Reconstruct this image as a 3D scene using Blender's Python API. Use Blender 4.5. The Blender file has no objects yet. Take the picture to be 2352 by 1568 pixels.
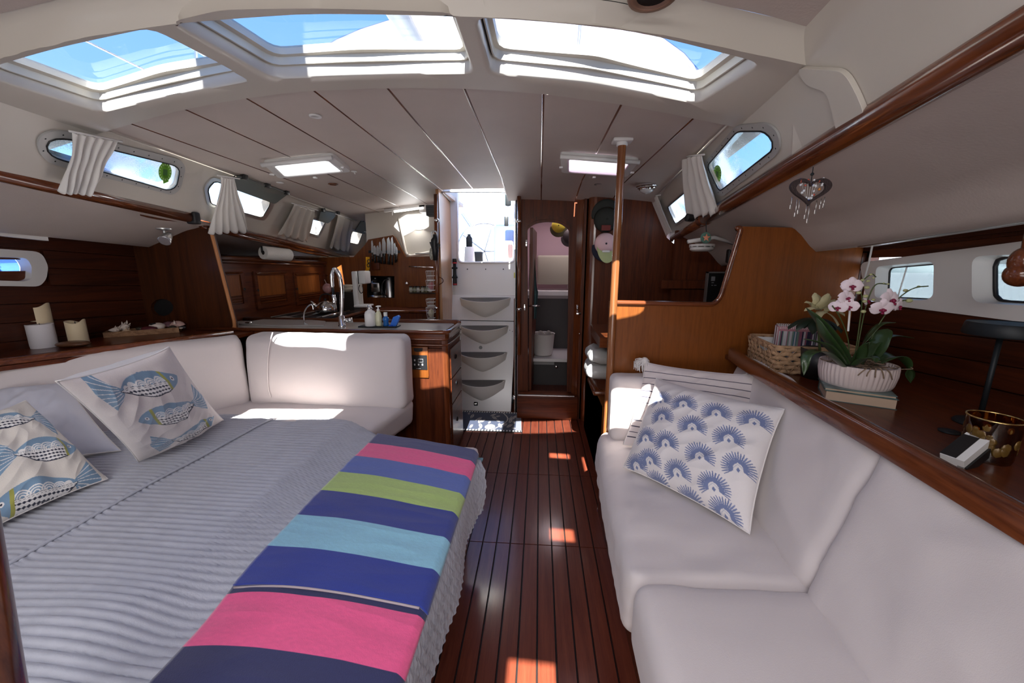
import bpy, math, random
import numpy as np
from mathutils import Vector, Matrix, noise
from mathutils.geometry import tessellate_polygon
SC = bpy.context.scene
COL = SC.collection
R = math.radians
random.seed(7)

# ---------------------------------------------------------------- camera
F, CX, CY, ZC = 880.0, 1176.0, 784.0, 1.35
def _axes(roll=0.9):
    r = R(roll)
    v = np.array([(1240-CX)/F, -(608-CY)/F, 1.0]); v /= np.linalg.norm(v)
    up = np.array([math.sin(r), math.cos(r), 0]); up -= v*np.dot(up, v); up /= np.linalg.norm(up)
    right = np.cross(v, up)
    if right[0] < 0: right = -right
    return np.array([right, v, up])
AX = _axes()
EYE = np.array([0, 0, ZC])
cam_data = bpy.data.cameras.new('camera')
cam_data.sensor_width = 36.0
cam_data.sensor_fit = 'HORIZONTAL'
cam_data.lens = F/2352*36
cam_data.clip_start = 0.02
cam = bpy.data.objects.new('camera', cam_data)
COL.objects.link(cam)
mm = Matrix.Identity(4)
for i in range(3):
    mm[i][0], mm[i][1], mm[i][2], mm[i][3] = AX[i][0], AX[i][1], -AX[i][2], EYE[i]
cam.matrix_world = mm
SC.camera = cam

# ---------------------------------------------------------------- sky, sun, fill lamps, exposure
SC.view_settings.view_transform = 'Standard'
SC.view_settings.look = 'None'
SC.view_settings.exposure = 0.16
SC.view_settings.gamma = 1.0
SC.view_settings.use_curve_mapping = False
SC.cycles.use_denoising = True
SC.cycles.max_bounces = 10
SC.cycles.diffuse_bounces = 6
SC.cycles.glossy_bounces = 4
SC.cycles.transparent_max_bounces = 16
SC.cycles.sample_clamp_indirect = 6.0
SC.cycles.caustics_reflective = False
SC.cycles.caustics_refractive = False
world = bpy.data.worlds.new('sky'); SC.world = world; world.use_nodes = True
wn = world.node_tree.nodes; wl = world.node_tree.links
bg = wn['Background']
tc = wn.new('ShaderNodeTexCoord'); sx = wn.new('ShaderNodeSeparateXYZ'); rp = wn.new('ShaderNodeValToRGB')
wl.new(tc.outputs['Generated'], sx.inputs[0]); wl.new(sx.outputs[2], rp.inputs[0]); wl.new(rp.outputs[0], bg.inputs[0])
e = rp.color_ramp.elements
e[0].position = 0.0; e[0].color = (0.78, 0.87, 0.95, 1)
e[1].position = 0.75; e[1].color = (0.07, 0.24, 0.78, 1)
m_ = e.new(0.28); m_.color = (0.30, 0.56, 0.95, 1)
bg.inputs[1].default_value = 2.6

def lamp(name, kind, loc, direction, energy, color=(1, 1, 1), **kw):
    l = bpy.data.lights.new(name, kind); l.energy = energy; l.color = color
    for k, v in kw.items(): setattr(l, k, v)
    o = bpy.data.objects.new(name, l); COL.objects.link(o); o.location = loc
    o.rotation_euler = Vector(direction).to_track_quat('-Z', 'Y').to_euler()
    return o
lamp('sun', 'SUN', (0, -4, 8), (-0.03, 1.0, -1.05), 42.0, (1.0, 0.95, 0.86), angle=R(0.5))
# added overhead fill to brighten the saloon; no hatch is built here
lamp('overhead_fill', 'AREA', (-0.45, -0.55, 1.955), (0, 0.25, -1), 38.0, (1.0, 0.97, 0.97), shape='RECTANGLE', size=1.5, size_y=0.7)
# added fill lamp behind the camera, before the closed forward bulkhead
lamp('forward_fill', 'AREA', (-0.45, -1.45, 0.85), (0, 1, 0.05), 20.0, (1.0, 0.96, 0.95), shape='RECTANGLE', size=2.6, size_y=1.0)

# ---------------------------------------------------------------- geometry helpers
def ray(px, py):
    return AX @ np.array([(px-CX)/F, -(py-CY)/F, 1.0])
def P(px, py, X=None, Y=None, Z=None):
    """the world point seen at (px, py) of the photograph, lying on the given real plane"""
    d = ray(px, py)
    t = X/d[0] if X is not None else (Y/d[1] if Y is not None else (Z-ZC)/d[2])
    return Vector(EYE+t*d)
def PP(px, py, pl):
    o, n = pl; d = Vector(ray(px, py))
    return Vector(EYE)+d*((o-Vector(EYE)).dot(n)/d.dot(n))
def plane3(a, b, c):
    a, b, c = Vector(a), Vector(b), Vector(c)
    return (a, (b-a).cross(c-a).normalized())
def planeY(y): return (Vector((0, y, 0)), Vector((0, 1, 0)))
def planeX(x): return (Vector((x, 0, 0)), Vector((1, 0, 0)))
def planeZ(z): return (Vector((0, 0, z)), Vector((0, 0, 1)))
def camb(x): return 1.95-0.045*(x+0.45)**2
def PC(px, py, dz=0.0):
    d = ray(px, py); z = 1.9
    for i in range(40):
        x = (z-ZC)/d[2]*d[0]; z = 0.5*z+0.5*(camb(x)+dz)
    return P(px, py, Z=z)
def lerp(a, b, t): return a+(b-a)*t
def V(*a): return Vector(a)

def obj(name, verts, faces, m=None, parent=None, smooth=False, ao=None):
    me = bpy.data.meshes.new(name)
    me.from_pydata([tuple(v) for v in verts], [], faces)
    me.update()
    if smooth:
        me.polygons.foreach_set('use_smooth', [True]*len(me.polygons))
        if ao:
            try: me.set_sharp_from_angle(angle=R(ao))
            except Exception: pass
    if m: me.materials.append(m)
    o = bpy.data.objects.new(name, me); COL.objects.link(o)
    if parent: setp(o, parent)
    return o
def setp(o, parent):
    o.parent = parent
    loc = Vector(parent.get('_w', (0, 0, 0)))
    if parent.type == 'EMPTY': o.matrix_parent_inverse = Matrix.Translation(-loc)
def tag(o, label, cat, group=None, kind=None):
    o['label'] = label; o['category'] = cat
    if group: o['group'] = group
    if kind: o['kind'] = kind
    return o
def T(name, label, cat, loc, group=None):
    o = bpy.data.objects.new(name, None); COL.objects.link(o)
    o.location = loc; o['_w'] = list(loc); o.empty_display_size = .05
    return tag(o, label, cat, group)
def struct(o, label=None):
    o['kind'] = 'structure'
    if label: o['label'] = label
    return o
def SE(name, label, loc=(0, 0, 0)):
    o = bpy.data.objects.new(name, None); COL.objects.link(o)
    o.location = loc; o['_w'] = list(loc)
    return struct(o, label)

class MB:
    """collects shapes into one mesh"""
    def __init__(s): s.v = []; s.f = []
    def add(s, v, f):
        n = len(s.v); s.v += [Vector(a) for a in v]; s.f += [tuple(i+n for i in q) for q in f]; return s
    def box(s, lo, hi):
        x0, y0, z0 = lo; x1, y1, z1 = hi
        return s.hexa([V(x0, y0, z0), V(x1, y0, z0), V(x1, y1, z0), V(x0, y1, z0), V(x0, y0, z1), V(x1, y0, z1), V(x1, y1, z1), V(x0, y1, z1)])
    def hexa(s, c):
        return s.add(c, [(0, 3, 2, 1), (4, 5, 6, 7), (0, 1, 5, 4), (1, 2, 6, 5), (2, 3, 7, 6), (3, 0, 4, 7)])
    def rbox(s, c, h, r, rot=None, n=2):
        v, f = rbox(h, r, n)
        v = [Vector(a) for a in v]
        if rot is not None: v = [rot @ a for a in v]
        return s.add([a+Vector(c) for a in v], f)
    def tube(s, pts, r, k=10, closed=False, caps=True):
        pts = [Vector(p) for p in pts]; n = len(pts)
        rs = r if isinstance(r, (list, tuple)) else [r]*n
        vs = []; fs = []; ref = None
        for i, p in enumerate(pts):
            a = pts[(i-1) % n] if (closed or i > 0) else p
            b = pts[(i+1) % n] if (closed or i < n-1) else p
            t = (b-a)
            t = t.normalized() if t.length > 1e-9 else V(0, 0, 1)
            if ref is None:
                ref = V(0, 0, 1) if abs(t.z) < .9 else V(1, 0, 0)
            u = (ref-t*ref.dot(t))
            if u.length < 1e-6: u = t.orthogonal()
            u.normalize(); ref = u; w = t.cross(u)
            for j in range(k):
                an = 2*math.pi*j/k
                vs.append(p+(u*math.cos(an)+w*math.sin(an))*rs[i])
        m = n if closed else n-1
        for i in range(m):
            i2 = (i+1) % n
            for j in range(k):
                j2 = (j+1) % k
                fs.append((i*k+j, i*k+j2, i2*k+j2, i2*k+j))
        if caps and not closed:
            fs.append(tuple(range(k-1, -1, -1))); fs.append(tuple(range((n-1)*k, n*k)))
        return s.add(vs, fs)
    def lathe(s, prof, c=(0, 0, 0), k=24, axis=None, fl=None):
        vs = []; fs = []; c = Vector(c)
        if axis is None: q = Matrix.Identity(3)
        else: q = V(0, 0, 1).rotation_difference(Vector(axis)).to_matrix()
        for (r, z) in prof:
            for j in range(k):
                an = 2*math.pi*j/k; rr = r*(fl(j, z) if fl else 1)
                vs.append(c+q @ V(rr*math.cos(an), rr*math.sin(an), z))
        for i in range(len(prof)-1):
            for j in range(k):
                j2 = (j+1) % k
                fs.append((i*k+j, i*k+j2, (i+1)*k+j2, (i+1)*k+j))
        if prof[0][0] > 1e-6: fs.append(tuple(range(k-1, -1, -1)))
        if prof[-1][0] > 1e-6: fs.append(tuple(range((len(prof)-1)*k, len(prof)*k)))
        return s.add(vs, fs)
    def sphere(s, c, r, k=10, sc=(1, 1, 1), rot=None):
        vs = []; fs = []; c = Vector(c); h = k//2+1
        for i in range(h+1):
            a = math.pi*i/h
            for j in range(k):
                b = 2*math.pi*j/k
                p = V(math.sin(a)*math.cos(b)*sc[0], math.sin(a)*math.sin(b)*sc[1], math.cos(a)*sc[2])*r
                if rot is not None: p = rot @ p
                vs.append(c+p)
        for i in range(h):
            for j in range(k):
                j2 = (j+1) % k
                fs.append((i*k+j, (i+1)*k+j, (i+1)*k+j2, i*k+j2))
        return s.add(vs, fs)
    def plate(s, outer, holes, d):
        """flat plate: 3-D loops in one plane, thickness vector d"""
        loops = [[Vector(p) for p in outer]]+[[Vector(p) for p in h] for h in holes]
        flat = [p for l in loops for p in l]
        tris = tessellate_polygon(loops)
        n = len(flat); d = Vector(d)
        vs = flat+[p+d for p in flat]
        fs = [tuple(t) for t in tris]+[tuple(i+n for i in reversed(t)) for t in tris]
        k = 0
        for l in loops:
            m = len(l)
            for i in range(m):
                a = k+i; b = k+(i+1) % m
                fs.append((a, b, b+n, a+n))
            k += m
        return s.add(vs, fs)
    def grid(s, fn, nu, nv):
        vs = [fn(i/nu, j/nv) for i in range(nu+1) for j in range(nv+1)]
        w = nv+1
        return s.add(vs, [(i*w+j, (i+1)*w+j, (i+1)*w+j+1, i*w+j+1) for i in range(nu) for j in range(nv)])
    def build(s, name, m=None, parent=None, smooth=False, ao=None):
        o = obj(name, s.v, s.f, m, parent, smooth, ao)
        if True:
            import bmesh
            b = bmesh.new(); b.from_mesh(o.data); bmesh.ops.recalc_face_normals(b, faces=b.faces); b.to_mesh(o.data); b.free()
        return o

def rbox(h, r, n=3, seg=2):
    """rounded box centred on 0, half sizes h, edge radius r; seg: inner divisions"""
    h = Vector(h); rr = [min(r, a*.999) for a in h]
    def lines(hh, q):
        a = [-hh+q*(1-math.cos(math.pi/2*i/n)) for i in range(n)]
        mid = [(-hh+q)+(2*(hh-q))*i/seg for i in range(seg+1)]
        return a+mid+[-x for x in reversed(a)]
    L = [lines(h[i], rr[i]) for i in range(3)]
    idx = {}; vs = []; fs = []
    def vid(p):
        k = tuple(round(a, 6) for a in p)
        if k not in idx:
            idx[k] = len(vs); vs.append(p)
        return idx[k]
    for ax in range(3):
        u, w = (ax+1) % 3, (ax+2) % 3
        for sgn in (-1, 1):
            for i in range(len(L[u])-1):
                for j in range(len(L[w])-1):
                    q = []
                    for (a, b) in ((i, j), (i+1, j), (i+1, j+1), (i, j+1)):
                        p = [0, 0, 0]; p[ax] = sgn*h[ax]; p[u] = L[u][a]; p[w] = L[w][b]
                        q.append(vid(tuple(p)))
                    if sgn < 0: q.reverse()
                    fs.append(tuple(q))
    out = []
    for p in vs:
        inn = [max(-(h[i]-rr[i]), min(h[i]-rr[i], p[i])) for i in range(3)]
        d = [(p[i]-inn[i])/rr[i] for i in range(3)]
        l = math.sqrt(sum(a*a for a in d))
        out.append(tuple(inn[i]+(d[i]/l*rr[i] if l > 1e-9 else 0) for i in range(3)))
    return out, fs

def cushion(name, c8, m, parent=None, r=.035, bulge=(0, 0, 0), wr=0.0, seg=14, wf=9.0, seed=0, wdir=None, nfn=None):
    """a padded box between 8 corners (x0y0z0, x1y0z0, x1y1z0, x0y1z0, then the same at z1)"""
    c8 = [Vector(c) for c in c8]
    dx = ((c8[1]-c8[0]).length+(c8[6]-c8[7]).length)/4
    dy = ((c8[3]-c8[0]).length+(c8[6]-c8[5]).length)/4
    dz = ((c8[4]-c8[0]).length+(c8[6]-c8[2]).length)/4
    vs, fs = rbox((dx, dy, dz), r, 4, seg)
    ctr = sum(c8, V(0, 0, 0))/8
    ex = (c8[1]+c8[2]+c8[5]+c8[6]-c8[0]-c8[3]-c8[4]-c8[7]).normalized()
    ey = (c8[3]+c8[2]+c8[7]+c8[6]-c8[0]-c8[1]-c8[4]-c8[5]).normalized()
    ez = (c8[4]+c8[5]+c8[6]+c8[7]-c8[0]-c8[1]-c8[2]-c8[3]).normalized()
    out = []
    for p in vs:
        u, v, w = p[0]/dx, p[1]/dy, p[2]/dz
        a, b, c = (u+1)/2, (v+1)/2, (w+1)/2
        q = (((c8[0]*(1-a)+c8[1]*a)*(1-b)+(c8[3]*(1-a)+c8[2]*a)*b)*(1-c) +
             ((c8[4]*(1-a)+c8[5]*a)*(1-b)+(c8[7]*(1-a)+c8[6]*a)*b)*c)
        q = q+ex*(bulge[0]*u*(1-v*v)*(1-w*w))+ey*(bulge[1]*v*(1-u*u)*(1-w*w))+ez*(bulge[2]*w*(1-u*u)*(1-v*v))
        if wr:
            s = q*wf+V(seed, seed*1.7, 0)
            if wdir is not None: s = V(s.x*wdir[0], s.y*wdir[1], s.z*wdir[2])
            k = noise.noise(s)+.5*noise.noise(s*2.1)
            k = 1-abs(k)*2 if nfn is None else nfn(k)
            q = q+(ez*(1 if w > 0 else -1)*abs(w)+ex*u*.5+ey*v*.5)*(wr*k)
        out.append(q)
    return obj(name, out, fs, m, parent, True)

def rloop(pts, r, k=5):
    """rounds the corners of a 3-D polygon"""
    out = []; n = len(pts)
    for i in range(n):
        p = Vector(pts[i]); a = Vector(pts[i-1]); b = Vector(pts[(i+1) % n])
        rr = r[i] if isinstance(r, (list, tuple)) else r
        if rr <= 0: out.append(p); continue
        da = (a-p); db = (b-p); l = min(rr, da.length*.49, db.length*.49)
        pa = p+da.normalized()*l; pb = p+db.normalized()*l
        for j in range(k+1):
            t = j/k
            out.append(pa*(1-t)**2+p*2*t*(1-t)+pb*t*t)
    return out
def spline(pts, n=6):
    pts = [Vector(p) for p in pts]; out = []
    q = [pts[0]*2-pts[1]]+pts+[pts[-1]*2-pts[-2]]
    for i in range(1, len(q)-2):
        for j in range(n):
            t = j/n; a, b, c, d = q[i-1], q[i], q[i+1], q[i+2]
            out.append(.5*((2*b)+(c-a)*t+(2*a-5*b+4*c-d)*t*t+(3*b-a-3*c+d)*t**3))
    out.append(pts[-1]); return out
def shrink(loop, d):
    c = sum(loop, V(0, 0, 0))/len(loop)
    out = []
    n = len(loop)
    nrm = V(0, 0, 0)
    for i in range(n): nrm += (loop[i]-c).cross(loop[(i+1) % n]-c)
    nrm.normalize()
    for i in range(n):
        t = (loop[(i+1) % n]-loop[i-1]).normalized()
        out.append(loop[i]+nrm.cross(t)*d)
    return out

# ---------------------------------------------------------------- materials
MATS = {}
def mat(name, col, rough=.5, metal=0, coat=0, bump=0, bscale=60, var=0, vscale=8, sheen=0, spec=.5, trans=0, emit=None, es=0, sub=0, stretch=None, ior=1.45):
    if name in MATS: return MATS[name]
    m = bpy.data.materials.new(name); m.use_nodes = True
    n = m.node_tree.nodes; l = m.node_tree.links; b = n['Principled BSDF']
    b.inputs['Base Color'].default_value = (*col, 1); b.inputs['Roughness'].default_value = rough
    b.inputs['Metallic'].default_value = metal; b.inputs['Coat Weight'].default_value = coat
    b.inputs['Coat Roughness'].default_value = .14
    b.inputs['Sheen Weight'].default_value = sheen; b.inputs['Specular IOR Level'].default_value = spec
    b.inputs['Transmission Weight'].default_value = trans; b.inputs['IOR'].default_value = ior
    if emit: b.inputs['Emission Color'].default_value = (*emit, 1); b.inputs['Emission Strength'].default_value = es
    co = n.new('ShaderNodeTexCoord')
    src = co.outputs['Object']
    if stretch:
        mp = n.new('ShaderNodeMapping'); mp.inputs['Scale'].default_value = stretch; l.new(src, mp.inputs[0]); src = mp.outputs[0]
    if var:
        t = n.new('ShaderNodeTexNoise'); t.inputs['Scale'].default_value = vscale; t.inputs['Detail'].default_value = 5; l.new(src, t.inputs['Vector'])
        r_ = n.new('ShaderNodeValToRGB'); l.new(t.outputs[0], r_.inputs[0])
        r_.color_ramp.elements[0].position = .3; r_.color_ramp.elements[1].position = .7
        r_.color_ramp.elements[0].color = (*[c*(1-var) for c in col], 1); r_.color_ramp.elements[1].color = (*[min(1, c*(1+var)) for c in col], 1)
        l.new(r_.outputs[0], b.inputs['Base Color'])
    if bump:
        t2 = n.new('ShaderNodeTexNoise'); t2.inputs['Scale'].default_value = bscale; t2.inputs['Detail'].default_value = 3; l.new(src, t2.inputs['Vector'])
        bp = n.new('ShaderNodeBump'); bp.inputs['Strength'].default_value = bump; bp.inputs['Distance'].default_value = .004
        l.new(t2.outputs[0], bp.inputs['Height']); l.new(bp.outputs[0], b.inputs['Normal'])
    MATS[name] = m; return m
def wood(name, dark, light, axis='Z', rough=.28, coat=.6, sc=22, grain=1.0):
    if name in MATS: return MATS[name]
    m = mat(name, light, rough, 0, coat, spec=.3)
    n = m.node_tree.nodes; l = m.node_tree.links; b = n['Principled BSDF']
    co = n.new('ShaderNodeTexCoord'); mp = n.new('ShaderNodeMapping')
    s = {'X': (.06, 1, 1), 'Y': (1, .06, 1), 'Z': (1, 1, .06)}[axis]
    mp.inputs['Scale'].default_value = [a*sc for a in s]
    l.new(co.outputs['Object'], mp.inputs[0])
    t = n.new('ShaderNodeTexNoise'); t.inputs['Scale'].default_value = 1.6; t.inputs['Detail'].default_value = 8; t.inputs['Roughness'].default_value = .65
    t.inputs['Distortion'].default_value = .6
    l.new(mp.outputs[0], t.inputs['Vector'])
    t3 = n.new('ShaderNodeTexNoise'); t3.inputs['Scale'].default_value = 9; t3.inputs['Detail'].default_value = 4
    l.new(mp.outputs[0], t3.inputs['Vector'])
    mx = n.new('ShaderNodeMath'); mx.operation = 'MULTIPLY_ADD'; mx.inputs[1].default_value = .35*grain
    l.new(t3.outputs[0], mx.inputs[0]); l.new(t.outputs[0], mx.inputs[2])
    r_ = n.new('ShaderNodeValToRGB'); l.new(mx.outputs[0], r_.inputs[0])
    r_.color_ramp.elements[0].position = .45; r_.color_ramp.elements[1].position = .85
    r_.color_ramp.elements[0].color = (*dark, 1); r_.color_ramp.elements[1].color = (*light, 1)
    l.new(r_.outputs[0], b.inputs['Base Color'])
    return m
def attr_mat(name, rough=.85, bump=.15, bscale=400, sheen=.2):
    m = mat(name, (1, 1, 1), rough, bump=bump, bscale=bscale, sheen=sheen)
    n = m.node_tree.nodes; l = m.node_tree.links
    a = n.new('ShaderNodeAttribute'); a.attribute_name = 'print'
    l.new(a.outputs['Color'], n['Principled BSDF'].inputs['Base Color'])
    return m
def set_attr(o, cols):
    at = o.data.color_attributes.new('print', 'FLOAT_COLOR', 'POINT')
    a = np.ones((len(o.data.vertices), 4), dtype=np.float32); a[:, :3] = cols
    at.data.foreach_set('color', a.ravel())

W_RED = wood('mahogany_vertical', (.045, .009, .003), (.14, .032, .008), 'Z', rough=.48, coat=.05)
W_REDY = wood('mahogany_fore_and_aft', (.040, .008, .003), (.135, .030, .008), 'Y', rough=.33, coat=.3)
W_REDX = wood('mahogany_athwart', (.045, .009, .003), (.14, .032, .008), 'X', rough=.48, coat=.05)
W_ORG = wood('teak_veneer_vertical', (.135, .036, .006), (.215, .062, .010), 'Z', rough=.42, coat=.12, sc=30, grain=1.6)
W_ORGX = wood('teak_veneer_athwart', (.185, .052, .008), (.26, .080, .012), 'X', rough=.42, coat=.12, sc=18)
W_TRIM = wood('varnished_trim', (.06, .013, .005), (.20, .055, .017), 'Y', rough=.18, coat=1.0, sc=14)
W_TRIMX = wood('varnished_trim_athwart', (.06, .013, .005), (.20, .055, .017), 'X', rough=.18, coat=1.0, sc=14)
W_TRIMZ = wood('varnished_trim_upright', (.06, .013, .005), (.20, .055, .017), 'Z', rough=.18, coat=1.0, sc=14)
W_POLE = wood('varnished_pole_wood', (.14, .045, .014), (.30, .11, .035), 'Z', rough=.2, coat=1.0, sc=16)
W_EDGE = wood('pale_edging_wood', (.42, .16, .055), (.55, .24, .09), 'Z', rough=.4, coat=.2, sc=16)
W_FLOOR = wood('cabin_sole_boards', (.085, .017, .009), (.15, .036, .018), 'Y', rough=.38, coat=.35, sc=26)
W_HULL = wood('dark_hull_lining', (.022, .005, .002), (.072, .016, .005), 'Y', rough=.4, coat=.15)
CAULK = mat('black_caulk', (.008, .006, .006), .6)
GEL = mat('cream_moulding', (.60, .56, .50), .38, coat=.15, bump=.03, bscale=25)
HEADL = mat('vinyl_headliner', (.56, .49, .45), .55, bump=.12, bscale=130, var=.03, vscale=5)
GELW = mat('white_gelcoat', (.74, .73, .72), .3, coat=.25)
WHITE = mat('white_plastic', (.80, .80, .79), .35, coat=.2)
ALU = mat('anodised_aluminium', (.55, .55, .54), .35, metal=.8)
ALUD = mat('grey_painted_frame', (.45, .45, .44), .45, metal=.2)
CHROME = mat('polished_chrome', (.80, .80, .80), .09, metal=1)
STEEL = mat('brushed_steel', (.62, .61, .60), .28, metal=1)
BLACK = mat('black_plastic', (.012, .012, .013), .4)
BLACKM = mat('matt_black_metal', (.010, .013, .016), .5, metal=.3)
RUBBER = mat('black_seal', (.02, .02, .02), .7)
FAB = mat('cream_cotton_upholstery', (.66, .605, .60), .9, bump=.12, bscale=500, sheen=.25, var=.02, vscale=2)
CURT = mat('white_curtain_cloth', (.80, .78, .74), .85, bump=.1, bscale=400, sheen=.3)
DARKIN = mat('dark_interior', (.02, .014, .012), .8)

def glass(name, tint=(1, 1, 1), refl=.06, speck=0.0, scale=90, spcol=(.9, .95, 1.0)):
    if name in MATS: return MATS[name]
    m = bpy.data.materials.new(name); m.use_nodes = True; n = m.node_tree.nodes; l = m.node_tree.links
    n.remove(n['Principled BSDF']); out = n['Material Output']
    tr = n.new('ShaderNodeBsdfTransparent'); tr.inputs[0].default_value = (*tint, 1)
    gl = n.new('ShaderNodeBsdfGlossy'); gl.inputs['Roughness'].default_value = .02
    lw = n.new('ShaderNodeLayerWeight'); pw = n.new('ShaderNodeMath'); pw.operation = 'POWER'; pw.inputs[1].default_value = 5.0
    l.new(lw.outputs['Facing'], pw.inputs[0])
    fr = n.new('ShaderNodeMath'); fr.operation = 'MULTIPLY_ADD'; fr.inputs[1].default_value = .9; fr.inputs[2].default_value = refl*.6; l.new(pw.outputs[0], fr.inputs[0])
    mx = n.new('ShaderNodeMixShader'); l.new(fr.outputs[0], mx.inputs[0]); l.new(tr.outputs[0], mx.inputs[1]); l.new(gl.outputs[0], mx.inputs[2])
    last = mx.outputs[0]
    if speck:
        df = n.new('ShaderNodeBsdfTranslucent'); df.inputs[0].default_value = (*spcol, 1)
        co = n.new('ShaderNodeTexCoord'); t = n.new('ShaderNodeTexNoise'); t.inputs['Scale'].default_value = scale; t.inputs['Detail'].default_value = 6
        t.inputs['Roughness'].default_value = .8
        l.new(co.outputs['Object'], t.inputs['Vector'])
        t5 = n.new('ShaderNodeTexNoise'); t5.inputs['Scale'].default_value = 6; l.new(co.outputs['Object'], t5.inputs['Vector'])
        ad = n.new('ShaderNodeMath'); ad.operation = 'MULTIPLY_ADD'; ad.inputs[1].default_value = .9; l.new(t5.outputs[0], ad.inputs[0]); l.new(t.outputs[0], ad.inputs[2])
        r_ = n.new('ShaderNodeValToRGB'); r_.color_ramp.elements[0].position = .93; r_.color_ramp.elements[1].position = 1.02
        l.new(ad.outputs[0], r_.inputs[0])
        ml = n.new('ShaderNodeMath'); ml.operation = 'MULTIPLY'; ml.inputs[1].default_value = speck; l.new(r_.outputs[0], ml.inputs[0])
        m2 = n.new('ShaderNodeMixShader'); l.new(ml.outputs[0], m2.inputs[0]); l.new(last, m2.inputs[1]); l.new(df.outputs[0], m2.inputs[2]); last = m2.outputs[0]
    l.new(last, out.inputs[0]); MATS[name] = m; return m
GL_HATCH = glass('hatch_acrylic', (.46, .50, .56))
GL_PORT = glass('portlight_glass', (.62, .72, .78), speck=.8, scale=300)
GL_CLEAR = glass('clear_glass', (.96, .98, .98))

# ================================================================ SETTING
def onp(pl, y, z):
    o, n = pl
    return V(o.x-(n.y*(y-o.y)+n.z*(z-o.z))/n.x, y, z)
# rails (real 3-D lines)
RR0, RR1 = P(2352, 62, Z=1.72), P(1540, 549, Z=1.555)
RL0, RL1 = P(0, 399, Z=1.665), P(440, 500, Z=1.615)
def rr(y): return RR0+(RR1-RR0)*((y-RR0.y)/(RR1.y-RR0.y))
def rl(y): return RL0+(RL1-RL0)*((y-RL0.y)/(RL1.y-RL0.y))
PLL = plane3(PC(221, 289), PC(735, 473), P(440, 500, Z=1.615))
PLR = plane3(PC(1723, 243), PC(1518, 442), rr(1.9))

# ---- cabin sole
floor = struct(obj('floor', *(lambda b: (b.v, b.f))(MB().box((-3.0, -1.6, -.06), (2.0, 6.0, -.012))), m=CAULK), 'black-caulked bed under the cabin sole boards')
bw = .068
segs = [(-.4, .95), (.954, 1.655), (1.66, 2.30), (2.305, 3.6)]
fr = random.Random(3)
for k in range(-15, 12):
    x0 = 0.012+k*bw
    for (a, b) in segs:
        if a > 2.3 and k < -12: continue
        o = MB().hexa([V(x0+.002, a, -.012), V(x0+bw-.003, a, -.012), V(x0+bw-.003, b, -.012), V(x0+.002, b, -.012),
                       V(x0+.003, a, 0), V(x0+bw-.004, a, 0), V(x0+bw-.004, b, 0), V(x0+.003, b, 0)]).build('floor_board', W_FLOOR, floor)
# ---- ceiling: panels, battens, hatch moulding
ceiling = SE('ceiling', 'cream headliner of long fore-and-aft panels between dark wood battens')
SEAM = [((221, 289), (735, 473)), ((272, 274), (859, 483)), ((396, 238), (920, 476)), ((537, 209), (985, 471)), ((697, 190), (1015, 437)),
        ((874, 184), (1089, 437)), ((1058, 184), (1165, 438)), ((1248, 197), (1243, 455)), ((1436, 223), (1312, 462)), ((1608, 258), (1428, 425)), ((1723, 243), (1518, 442))]
SL = [(PC(*a), PC(*b)) for a, b in SEAM]
def sx_(i, y):
    a, b = SL[i]; return a.x+(b.x-a.x)*(y-a.y)/(b.y-a.y)
def czt(x, y, i=0): return camb(x)-(max(0, y-2.9)*.14 if i >= 6 else 0)
YE = [(-2.2, 1.60), (-1.61, 1.49), (-1.32, 1.43), (-1.06, 1.395), (-.8, 1.375), (-.54, 1.382), (-.27, 1.40), (0, 1.44), (.29, 1.51), (.58, 1.60), (1.3, 1.80)]
YF = [(-2.2, 1.16), (-1.43, 1.045), (-1.13, 1.012), (-.89, .998), (-.56, .998), (-.05, 1.04), (.27, 1.09), (.5, 1.147), (.76, 1.206), (.86, 1.25), (1.3, 1.45)]
def itp(t, x):
    for (a, b), (c, d) in zip(t, t[1:]):
        if x <= c: return b+(d-b)*(x-a)/(c-a)
    return t[-1][1]
yb = [5.2, 5.2, 5.2, 4.2, 3.24, 3.24, 3.40, 3.40, 3.30, 3.30]
for i in range(10):
    off0 = -.14 if i == 0 else .004; off1 = .14 if i == 9 else -.004
    def fn(u, v, i=i, off0=off0, off1=off1):
        ys_ = itp(YE, lerp(sx_(i, 1.4), sx_(i+1, 1.4), u))-.006; y = ys_+(yb[i]-ys_)*v
        x = lerp(sx_(i, y)+off0, sx_(i+1, y)+off1, u); return V(x, y, czt(x, y, i))
    b = MB().grid(fn, 6, 10); n = len(b.v)
    b2 = MB(); b2.add(b.v, b.f); b2.add([p+V(0, 0, .03) for p in b.v], b.f)
    b2.grid(lambda u, v: (lambda q: V(q.x, q.y, q.z+.03*u))(fn(0, v)), 1, 10); b2.grid(lambda u, v: (lambda q: V(q.x, q.y, q.z+.03*u))(fn(1, v)), 1, 10)
    b2.grid(lambda u, v: (lambda q: V(q.x, q.y, q.z+.03*u))(fn(v, 1)), 1, 6)
    b2.build('ceiling_panel', HEADL, ceiling, True, 40)
for i in range(1, 10):
    ye = {1: 4.9, 2: 4.3, 4: 3.24, 5: 3.24, 6: 3.24, 7: 3.5, 8: 3.22, 9: 3.22}.get(i, 4.2 if i < 3 else 3.9)
    pts = []
    b = MB(); 
    def bt(u, v, i=i, ye=ye):
        ys_ = itp(YE, sx_(i, 1.4))+.004; y = ys_+(ye-ys_)*v; x = sx_(i, y)+(u-.5)*.014
        return V(x, y, czt(x, y, i)-.004*math.sin(math.pi*u)+.002)
    b.grid(bt, 4, 10); b.build('batten', W_TRIM if i != 6 else W_REDY, ceiling, True)
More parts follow.
